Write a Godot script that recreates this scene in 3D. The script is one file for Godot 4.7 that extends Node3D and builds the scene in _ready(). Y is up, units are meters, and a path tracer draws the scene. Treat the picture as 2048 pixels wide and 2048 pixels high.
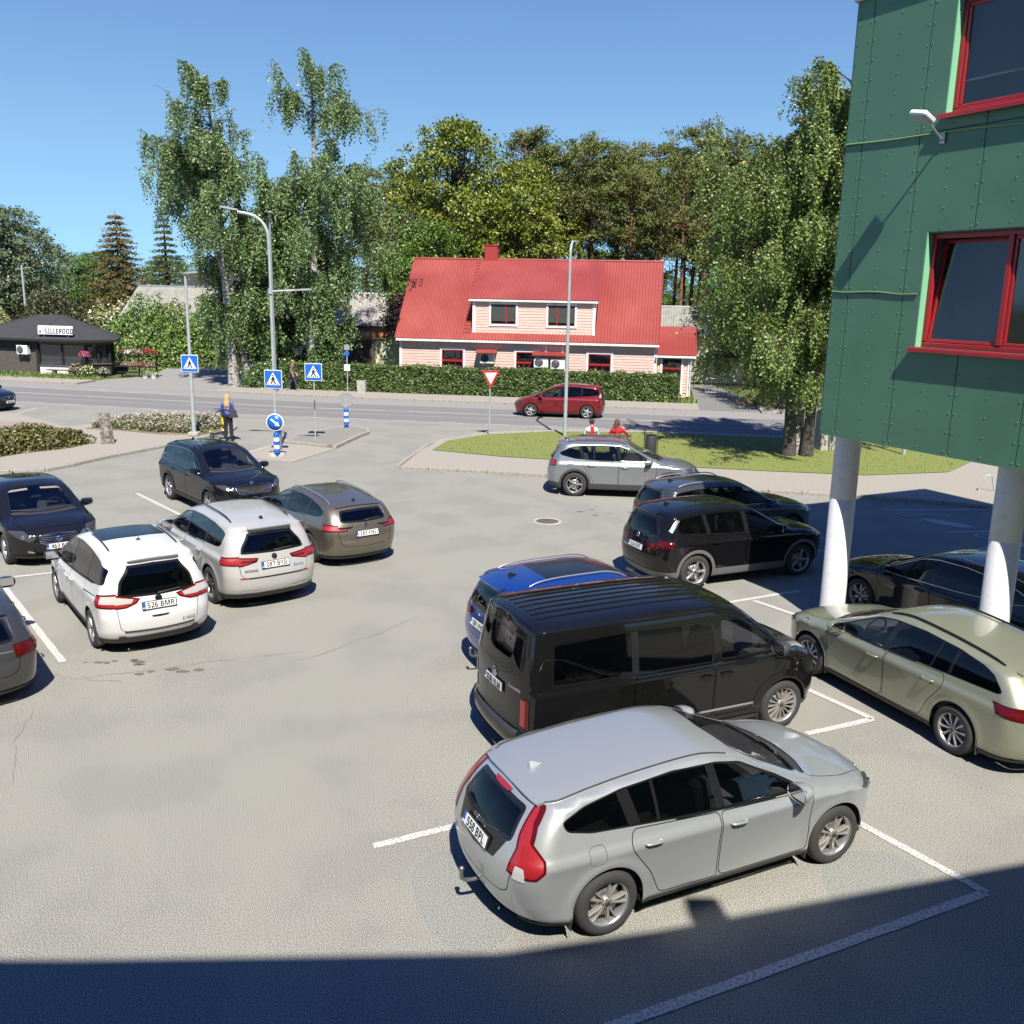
extends Node3D
# ---------------------------------------------------------------- mesh buffer
class Buf:
	var v := PackedVector3Array()
	var n := PackedVector3Array()
	var c := PackedColorArray()
	var i := PackedInt32Array()
	var col := Color(1, 1, 1)
	var use_col := false
	func vert(p: Vector3, nn: Vector3) -> int:
		v.append(p); n.append(nn)
		if use_col: c.append(col)
		return v.size() - 1
	func tri(a: int, b: int, d: int):
		var g := (v[b] - v[a]).cross(v[d] - v[a])
		if g.dot(n[a] + n[b] + n[d]) > 0.0:
			i.append(a); i.append(d); i.append(b)
		else:
			i.append(a); i.append(b); i.append(d)
	func flat(pts: Array, away = null):
		# flat convex polygon, normal pointing away from a given inner point (or as wound)
		var g: Vector3 = (pts[1] - pts[0]).cross(pts[2] - pts[0])
		if g.length_squared() < 1e-14 and pts.size() > 3: g = (pts[2] - pts[0]).cross(pts[3] - pts[0])
		if g.length_squared() < 1e-16: return
		g = g.normalized()
		if away != null and g.dot(pts[0] - away) < 0.0: g = -g
		var b0 := v.size()
		for p in pts: vert(p, g)
		for k in range(1, pts.size() - 1): tri(b0, b0 + k, b0 + k + 1)
	func box(at: Vector3, size: Vector3, bs := Basis.IDENTITY):
		hexa(at, size, size, bs)
	func hexa(at: Vector3, bot: Vector3, top: Vector3, bs := Basis.IDENTITY):
		# box whose top face (y+) may have another x/z size
		var h := bot.y * 0.5
		var q := []
		for y in [-1, 1]:
			var s: Vector3 = bot if y < 0 else top
			for w in [[-1, -1], [1, -1], [1, 1], [-1, 1]]:
				q.append(at + bs * Vector3(w[0] * s.x * 0.5, y * h, w[1] * s.z * 0.5))
		for f in [[0, 1, 2, 3], [4, 5, 6, 7], [0, 1, 5, 4], [1, 2, 6, 5], [2, 3, 7, 6], [3, 0, 4, 7]]:
			flat([q[f[0]], q[f[1]], q[f[2]], q[f[3]]], at)
	func cbox(at: Vector3, size: Vector3, r := 0.01, bs := Basis.IDENTITY):
		# chamfered box
		var h := size * 0.5
		r = min(r, min(h.x, min(h.y, h.z)) * 0.9)
		var P := func(sx, sy, sz, ax): # corner point lying on the face of axis ax
			var e := Vector3(sx * (h.x - r), sy * (h.y - r), sz * (h.z - r))
			e[ax] = [sx, sy, sz][ax] * h[ax]
			return at + bs * e
		for ax in 3:
			for s in [-1, 1]:
				var pts := []
				for w in [[-1, -1], [1, -1], [1, 1], [-1, 1]]:
					var e := [0, 0, 0]; e[ax] = s; e[(ax + 1) % 3] = w[0]; e[(ax + 2) % 3] = w[1]
					pts.append(P.call(e[0], e[1], e[2], ax))
				flat(pts, at)
		for ax in 3:
			var b := (ax + 1) % 3
			var d := (ax + 2) % 3
			for sb in [-1, 1]:
				for sd in [-1, 1]:
					var e0 := [0, 0, 0]; e0[ax] = -1; e0[b] = sb; e0[d] = sd
					var e1 := [0, 0, 0]; e1[ax] = 1; e1[b] = sb; e1[d] = sd
					flat([P.call(e0[0], e0[1], e0[2], b), P.call(e1[0], e1[1], e1[2], b), P.call(e1[0], e1[1], e1[2], d), P.call(e0[0], e0[1], e0[2], d)], at)
		for sx in [-1, 1]:
			for sy in [-1, 1]:
				for sz in [-1, 1]:
					flat([P.call(sx, sy, sz, 0), P.call(sx, sy, sz, 1), P.call(sx, sy, sz, 2)], at)
	func tube(pts: Array, rad, sides := 8, caps := true):
		var m := pts.size()
		if m < 2: return
		var up := Vector3.UP
		var t0: Vector3 = (pts[1] - pts[0]).normalized()
		if abs(t0.dot(up)) > 0.95: up = Vector3.RIGHT
		var side := t0.cross(up).normalized()
		var base := v.size()
		for k in m:
			var t: Vector3
			if k == 0: t = pts[1] - pts[0]
			elif k == m - 1: t = pts[m - 1] - pts[m - 2]
			else: t = (pts[k + 1] - pts[k]).normalized() + (pts[k] - pts[k - 1]).normalized()
			t = t.normalized()
			side = (side - t * side.dot(t)).normalized()
			var b2 := t.cross(side)
			var r: float = rad[k] if rad is Array else rad
			for s in sides:
				var a := TAU * s / sides
				var nn := side * cos(a) + b2 * sin(a)
				vert(pts[k] + nn * r, nn)
		for k in m - 1:
			for s in sides:
				var a := base + k * sides + s
				var b := base + k * sides + (s + 1) % sides
				tri(a, b, b + sides); tri(a, b + sides, a + sides)
		if caps:
			for e in [0, m - 1]:
				var dirn: Vector3 = (pts[0] - pts[1]) if e == 0 else (pts[m - 1] - pts[m - 2])
				dirn = dirn.normalized()
				var q := v.size()
				for s in sides: vert(v[base + e * sides + s], dirn)
				for s in range(1, sides - 1): tri(q, q + s, q + s + 1)
	func lathe(prof: Array, sides := 16, xf := Transform3D.IDENTITY, smooth := true):
		# prof: Vector2(r, y) turned about the y axis
		var base := v.size()
		var m := prof.size()
		if smooth:
			for k in m:
				var d: Vector2
				if k == 0: d = prof[1] - prof[0]
				elif k == m - 1: d = prof[k] - prof[k - 1]
				else: d = (prof[k + 1] - prof[k]).normalized() + (prof[k] - prof[k - 1]).normalized()
				var nr := Vector2(d.y, -d.x).normalized()
				for s in sides:
					var a := TAU * s / sides
					vert(xf * Vector3(prof[k].x * cos(a), prof[k].y, prof[k].x * sin(a)), (xf.basis * Vector3(nr.x * cos(a), nr.y, nr.x * sin(a))).normalized())
			for k in m - 1:
				for s in sides:
					var a := base + k * sides + s
					var b := base + k * sides + (s + 1) % sides
					tri(a, b, b + sides); tri(a, b + sides, a + sides)
		else:
			for k in m - 1:
				var d: Vector2 = prof[k + 1] - prof[k]
				var nr := Vector2(d.y, -d.x).normalized()
				var q := v.size()
				for w in [prof[k], prof[k + 1]]:
					for s in sides:
						var a := TAU * s / sides
						vert(xf * Vector3(w.x * cos(a), w.y, w.x * sin(a)), (xf.basis * Vector3(nr.x * cos(a), nr.y, nr.x * sin(a))).normalized())
				for s in sides:
					var a := q + s
					var b := q + (s + 1) % sides
					tri(a, b, b + sides); tri(a, b + sides, a + sides)
	func prism(poly: PackedVector2Array, y0: float, y1: float, xf := Transform3D.IDENTITY, bottom := true):
		# polygon in local x/z, extruded along local y
		var t := Geometry2D.triangulate_polygon(poly)
		for lv in [[y1, 1.0], [y0, -1.0]]:
			if lv[1] < 0 and not bottom: continue
			var q := v.size()
			var nn: Vector3 = (xf.basis * Vector3(0, lv[1], 0)).normalized()
			for p in poly: vert(xf * Vector3(p.x, lv[0], p.y), nn)
			for k in range(0, t.size(), 3): tri(q + t[k], q + t[k + 1], q + t[k + 2])
		var cw := 1.0 if Geometry2D.is_polygon_clockwise(poly) else -1.0
		for k in poly.size():
			var a := poly[k]
			var b := poly[(k + 1) % poly.size()]
			var d := b - a
			if d.length() < 1e-6: continue
			var nr := Vector2(-d.y, d.x).normalized() * cw
			var nn := (xf.basis * Vector3(nr.x, 0, nr.y)).normalized()
			var q := v.size()
			vert(xf * Vector3(a.x, y0, a.y), nn); vert(xf * Vector3(b.x, y0, b.y), nn); vert(xf * Vector3(b.x, y1, b.y), nn); vert(xf * Vector3(a.x, y1, a.y), nn)
			tri(q, q + 1, q + 2); tri(q, q + 2, q + 3)
	func ball(at: Vector3, r: Vector3, sides := 12, rings := 8, bs := Basis.IDENTITY):
		var base := v.size()
		for a in rings + 1:
			var t := PI * a / rings
			for s in sides:
				var f := TAU * s / sides
				var u := Vector3(sin(t) * cos(f), cos(t), sin(t) * sin(f))
				vert(at + bs * (u * r), (bs * (u / r)).normalized())
		for a in rings:
			for s in sides:
				var p := base + a * sides + s
				var q := base + a * sides + (s + 1) % sides
				tri(p, q, q + sides); tri(p, q + sides, p + sides)
	func mirrored() -> Buf:
		var o := Buf.new()
		o.use_col = use_col; o.c = c.duplicate()
		for p in v: o.v.append(Vector3(p.x, p.y, -p.z))
		for p in n: o.n.append(Vector3(p.x, p.y, -p.z))
		for k in range(0, i.size(), 3):
			o.i.append(i[k]); o.i.append(i[k + 2]); o.i.append(i[k + 1])
		return o
	func mesh() -> ArrayMesh:
		var m := ArrayMesh.new()
		if i.is_empty(): return m
		var a := []
		a.resize(Mesh.ARRAY_MAX)
		a[Mesh.ARRAY_VERTEX] = v; a[Mesh.ARRAY_NORMAL] = n; a[Mesh.ARRAY_INDEX] = i
		if use_col: a[Mesh.ARRAY_COLOR] = c
		m.add_surface_from_arrays(Mesh.PRIMITIVE_TRIANGLES, a)
		return m

# ---------------------------------------------------------------- scene helpers
var used := {}
func numbered(called: String) -> String:
	var k: int = used.get(called, 0)
	used[called] = k + 1
	return called if k == 0 else "%s_%03d" % [called, k]
func part(parent: Node, called: String, what, m: Material) -> MeshInstance3D:
	var o := MeshInstance3D.new()
	o.name = called
	o.mesh = what.mesh() if what is Buf else what
	o.material_override = m
	parent.add_child(o, true)
	return o
func node(parent: Node, called: String, at := Vector3.ZERO) -> Node3D:
	var o := Node3D.new()
	o.name = called; o.position = at
	parent.add_child(o, true)
	return o
func tag(o: Node, label: String, category: String, group := ""):
	o.set_meta("label", label); o.set_meta("category", category)
	if group: o.set_meta("group", group)
func thing(called: String, label: String, category: String, at := Vector3.ZERO, turn := 0.0, group := "") -> Node3D:
	var o := Node3D.new()
	o.name = numbered(called)
	add_child(o)
	o.position = at; o.rotation.y = turn
	tag(o, label, category, group)
	return o
func struct(called: String, what, m: Material) -> MeshInstance3D:
	var o := part(self, numbered(called), what, m)
	o.set_meta("kind", "structure")
	return o
func lin(r: float, g: float, b: float) -> Color:
	return Color(r, g, b).linear_to_srgb()
func mat(c: Color, rough := 0.6, metal := 0.0, spec := 0.5) -> StandardMaterial3D:
	var m := StandardMaterial3D.new()
	m.albedo_color = c; m.roughness = rough; m.metallic = metal; m.metallic_specular = spec
	m.cull_mode = BaseMaterial3D.CULL_DISABLED
	return m
func paint(c: Color, metal := 0.35, rough := 0.32) -> StandardMaterial3D:
	var m := mat(c, rough, metal)
	m.clearcoat_enabled = true; m.clearcoat = 1.0; m.clearcoat_roughness = 0.03
	return m
func dark_paint(c: Color) -> StandardMaterial3D:
	var m := mat(c, 0.5, 0.0, 0.1)
	m.clearcoat_enabled = true; m.clearcoat = 1.0; m.clearcoat_roughness = 0.04
	return m
func noise_tex(seed_: int, freq: float, ramp: Gradient, size := 512, octaves := 4, as_normal := false, bump := 4.0, ntype := FastNoiseLite.TYPE_SIMPLEX_SMOOTH) -> NoiseTexture2D:
	var f := FastNoiseLite.new()
	f.seed = seed_; f.frequency = freq; f.noise_type = ntype
	f.fractal_type = FastNoiseLite.FRACTAL_FBM; f.fractal_octaves = octaves
	var t := NoiseTexture2D.new()
	t.width = size; t.height = size; t.seamless = true; t.noise = f
	if as_normal:
		t.as_normal_map = true; t.bump_strength = bump
	elif ramp: t.color_ramp = ramp
	return t
func grad(stops: Array) -> Gradient:
	var g := Gradient.new()
	var o := PackedFloat32Array()
	var c := PackedColorArray()
	for s in stops:
		o.append(s[0]); c.append(s[1])
	g.offsets = o; g.colors = c
	return g
func tri_mat(base: StandardMaterial3D, tex: Texture2D, scale: float, normal: Texture2D = null, nscale := 1.0) -> StandardMaterial3D:
	base.albedo_texture = tex
	base.uv1_triplanar = true; base.uv1_world_triplanar = true
	base.uv1_scale = Vector3.ONE * scale
	if normal:
		base.normal_enabled = true; base.normal_texture = normal; base.normal_scale = nscale
	return base
func text_mesh(s: String, h: float, depth := 0.004, bold := true, serif := false) -> TextMesh:
	var t := TextMesh.new()
	var f := SystemFont.new()
	f.font_names = PackedStringArray(["Droid Serif" if serif else "Droid Sans"])
	f.font_weight = 700 if bold else 400
	t.font = f; t.text = s; t.font_size = 32; t.pixel_size = h / 23.0; t.depth = depth; t.curve_step = 2.0
	return t
# road frame: a metres along the street, o metres away from the camera side, y up
const ROAD := 0.14835
func R(a: float, o: float, y := 0.0) -> Vector3:
	return Vector3(a * cos(ROAD) + o * sin(ROAD), y, a * sin(ROAD) - o * cos(ROAD))
func bend(a: float) -> float:
	return -0.11 * (a + 18.0) if a < -18.0 else 0.0
func poly3(pts: Array) -> PackedVector2Array:
	var p := PackedVector2Array()
	for q in pts: p.append(q if q is Vector2 else Vector2(q[0], q[1]))
	return p
func rounded(pts: Array, r: float, closed := true, seg := 4) -> PackedVector2Array:
	# rounds the corners of a polygon
	var out := PackedVector2Array()
	var m := pts.size()
	for k in m:
		var a: Vector2 = pts[(k + m - 1) % m]
		var b: Vector2 = pts[k]
		var c: Vector2 = pts[(k + 1) % m]
		if not closed and (k == 0 or k == m - 1):
			out.append(b); continue
		var d0: float = min(r, a.distance_to(b) * 0.45)
		var d1: float = min(r, c.distance_to(b) * 0.45)
		var p := b + (a - b).normalized() * d0
		var q := b + (c - b).normalized() * d1
		for s in seg + 1:
			var t := float(s) / seg
			out.append(p.lerp(b, t).lerp(b.lerp(q, t), t))
	return out
func spline(pts: Array, n := 6) -> Array:
	# Catmull-Rom through Vector3 or Vector2 points
	var out := []
	var m := pts.size()
	for k in m - 1:
		var p0 = pts[max(k - 1, 0)]
		var p1 = pts[k]
		var p2 = pts[k + 1]
		var p3 = pts[min(k + 2, m - 1)]
		for s in n:
			var t := float(s) / n
			out.append(p1.cubic_interpolate(p2, p0, p3, t))
	out.append(pts[m - 1])
	return out
# ---------------------------------------------------------------- car bodies
# One smooth surface z = W(x, y); x forward, y up, z to the right. Panels are cut from it in side, top, rear and front view.
class Body:
	var S := PackedFloat32Array()
	var T := PackedFloat32Array()
	var C := PackedFloat32Array()
	var XF := PackedFloat32Array()
	var XR := PackedFloat32Array()
	var AR := PackedFloat32Array()
	var hw := 0.93
	var af := 0.7
	var pf := 2.2
	var pr := 2.5
	var pc := 2.3
	var wx := [1.39, -1.39]
	var ry := 0.33
	var ra := 0.37
	var flare := 0.012
	var x_ft := 2.0
	var x_rt := -2.0
	var gc := 0.2
	var off := 0.0
	var boat := 0.03
	static func table(pts: Array, lo: float, step: float, count: int, blur: int, smooth := true) -> PackedFloat32Array:
		# pts: Vector2(key, value) with rising keys
		var o := PackedFloat32Array()
		o.resize(count)
		var m := pts.size()
		var k := 0
		for q in count:
			var x := lo + q * step
			if x <= pts[0].x: o[q] = pts[0].y; continue
			if x >= pts[m - 1].x: o[q] = pts[m - 1].y; continue
			while pts[k + 1].x < x: k += 1
			var a: Vector2 = pts[k]
			var b: Vector2 = pts[k + 1]
			var h := b.x - a.x
			var t := (x - a.x) / h
			if smooth:
				var d := (b.y - a.y) / h
				var m0 := d
				var m1 := d
				if k > 0:
					var e: float = (a.y - pts[k - 1].y) / (a.x - pts[k - 1].x)
					m0 = 0.0 if e * d <= 0.0 else 2.0 * e * d / (e + d)
				if k + 2 < m:
					var e: float = (pts[k + 2].y - b.y) / (pts[k + 2].x - b.x)
					m1 = 0.0 if e * d <= 0.0 else 2.0 * e * d / (e + d)
				var t2 := t * t
				var t3 := t2 * t
				o[q] = (2 * t3 - 3 * t2 + 1) * a.y + (t3 - 2 * t2 + t) * h * m0 + (-2 * t3 + 3 * t2) * b.y + (t3 - t2) * h * m1
			else:
				o[q] = lerpf(a.y, b.y, t)
		for z in blur:
			var p := o.duplicate()
			for q in range(1, count - 1): o[q] = (p[q - 1] + p[q] * 2.0 + p[q + 1]) * 0.25
		return o
	func ty(a: PackedFloat32Array, y: float) -> float:
		var f := clampf(y * 100.0, 0.0, 218.9)
		var k := int(f)
		return lerpf(a[k], a[k + 1], f - k)
	func tx(a: PackedFloat32Array, x: float) -> float:
		var f := clampf((x + 3.2) * 50.0, 0.0, 318.9)
		var k := int(f)
		return lerpf(a[k], a[k + 1], f - k)
	static func E(t: float, p: float) -> float:
		if t >= 1.0: return 1.0
		if t <= 0.0: return 0.0
		return pow(1.0 - pow(1.0 - t, p), 1.0 / p)
	func W(x: float, y: float) -> float:
		var t := tx(T, x)
		if y >= t: return 0.0
		var df := ty(XF, y) - x
		var dr := x - ty(XR, y)
		if df <= 0.0 or dr <= 0.0: return 0.0
		var w := ty(S, y) * hw * (1.0 - boat * x * x * 0.16)
		for c in wx:
			var dx: float = x - c
			if absf(dx) < 0.6:
				var q := (sqrt(dx * dx + (y - ry) * (y - ry)) - ra - 0.025) / 0.055
				if q < 3.0 and q > -3.0: w += flare * exp(-q * q)
		return w * E(df / af, pf) * E(dr / ty(AR, y), pr) * E((t - y) / tx(C, x), pc)
	func X(y: float, z: float, sgn: float) -> float:
		# outermost x (front for sgn > 0) where the half width is still |z|
		var a := (x_ft - 0.75) if sgn > 0 else (x_rt + 0.7)
		var b := ty(XF, y) if sgn > 0 else ty(XR, y)
		for k in 16:
			var m := (a + b) * 0.5
			if W(m, y) >= z: a = m
			else: b = m
		return a
	func Y(x: float, z: float) -> float:
		var b := tx(T, x)
		var a := b - tx(C, x) * 1.3
		for k in 15:
			var m := (a + b) * 0.5
			if W(x, m) >= z: a = m
			else: b = m
		return a
	func nrm(x: float, y: float, z: float, sg: float) -> Vector3:
		var w := W(x, y)
		var h := 0.006
		var gx := (W(x + h, y) - W(x - h, y)) / (2 * h)
		var gy := (W(x, y + h) - W(x, y - h)) / (2 * h)
		return Vector3(-gx, -gy, sg).normalized()
	func side(p: Vector2) -> Array:
		var n := nrm(p.x, p.y, 0, 1.0)
		return [Vector3(p.x, p.y, W(p.x, p.y)) + n * off, n]
	func top(p: Vector2) -> Array:
		var z := absf(p.y)
		var y := Y(p.x, max(z, 0.004))
		var h := 0.014
		var zi: float = max(z - h, 0.002)
		var n := Vector3(-(Y(p.x + h, max(z, 0.004)) - Y(p.x - h, max(z, 0.004))) / (2 * h), 1, -(Y(p.x, z + h) - Y(p.x, zi)) / (z + h - zi) * (0.0 if z < 0.01 else 1.0)).normalized()
		if p.y < 0: n.z = -n.z
		return [Vector3(p.x, y, p.y) + n * off, n]
	func rear(p: Vector2) -> Array: return ends(p, -1.0)
	func front(p: Vector2) -> Array: return ends(p, 1.0)
	func ends(p: Vector2, sg: float) -> Array:
		var z := absf(p.x)
		var x := X(p.y, max(z, 0.004), sg)
		var h := 0.014
		var zi: float = max(z - h, 0.002)
		var n := Vector3(sg, -sg * (X(p.y + h, max(z, 0.004), sg) - X(p.y - h, max(z, 0.004), sg)) / (2 * h), -sg * (X(p.y, z + h, sg) - X(p.y, zi, sg)) / (z + h - zi) * (0.0 if z < 0.01 else 1.0)).normalized()
		if p.x < 0: n.z = -n.z
		return [Vector3(x, p.y, p.x) + n * off, n]
	static func crop(region: PackedVector2Array, p: PackedVector2Array) -> Array:
		return Geometry2D.intersect_polygons(region, p)
	func skin(region: PackedVector2Array, holes: Array, cell: float, fn: Callable, b: Buf = null) -> Buf:
		if b == null: b = Buf.new()
		if region.size() < 3: return b
		var lo := region[0]
		var hi := region[0]
		for p in region:
			lo = lo.min(p); hi = hi.max(p)
		var o := Vector2(floor(lo.x / cell) * cell, floor(lo.y / cell) * cell) - Vector2(cell, cell) * 0.013
		var nx := int(ceil((hi.x - o.x) / cell))
		var ny := int(ceil((hi.y - o.y) / cell))
		var touched := {}
		var boxes := []
		var all := [region]
		all.append_array(holes)
		for pl in all:
			var m: int = pl.size()
			for k in m:
				var a: Vector2 = pl[k]
				var e: Vector2 = pl[(k + 1) % m]
				var st := int(ceil(a.distance_to(e) / (cell * 0.12))) + 1
				for s in st + 1:
					var q := (a.lerp(e, float(s) / st) - o) / cell
					touched[Vector2i(int(floor(q.x)), int(floor(q.y)))] = true
			var l: Vector2 = pl[0]
			var h: Vector2 = pl[0]
			for p in pl:
				l = l.min(p); h = h.max(p)
			boxes.append(Rect2(l, h - l))
		var cache := {}
		for ix in nx:
			for iy in ny:
				var key := Vector2i(ix, iy)
				var c0 := o + Vector2(ix, iy) * cell
				if not touched.has(key):
					var mid := c0 + Vector2(cell, cell) * 0.5
					if not Geometry2D.is_point_in_polygon(mid, region): continue
					var inside := false
					for hk in holes.size():
						if boxes[hk + 1].has_point(mid) and Geometry2D.is_point_in_polygon(mid, holes[hk]):
							inside = true; break
					if inside: continue
					var id := []
					for w in [[0, 0], [1, 0], [1, 1], [0, 1]]:
						var g := Vector2i(ix + w[0], iy + w[1])
						if not cache.has(g):
							var r: Array = fn.call(o + Vector2(g) * cell)
							cache[g] = b.vert(r[0], r[1])
						id.append(cache[g])
					b.tri(id[0], id[1], id[2]); b.tri(id[0], id[2], id[3])
				else:
					var sq := PackedVector2Array([c0, c0 + Vector2(cell, 0), c0 + Vector2(cell, cell), c0 + Vector2(0, cell)])
					var polys: Array = Geometry2D.intersect_polygons(sq, region)
					for hk in holes.size():
						if not boxes[hk + 1].intersects(Rect2(c0, Vector2(cell, cell))): continue
						var nextp := []
						for pl in polys: nextp.append_array(Geometry2D.clip_polygons(pl, holes[hk]))
						polys = nextp
					for pl in polys:
						if pl.size() < 3 or Geometry2D.is_polygon_clockwise(pl): continue
						var t := Geometry2D.triangulate_polygon(pl)
						if t.is_empty(): continue
						var q := b.v.size()
						for p in pl:
							var r: Array = fn.call(p)
							b.vert(r[0], r[1])
						for k in range(0, t.size(), 3): b.tri(q + t[k], q + t[k + 1], q + t[k + 2])
		return b

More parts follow.
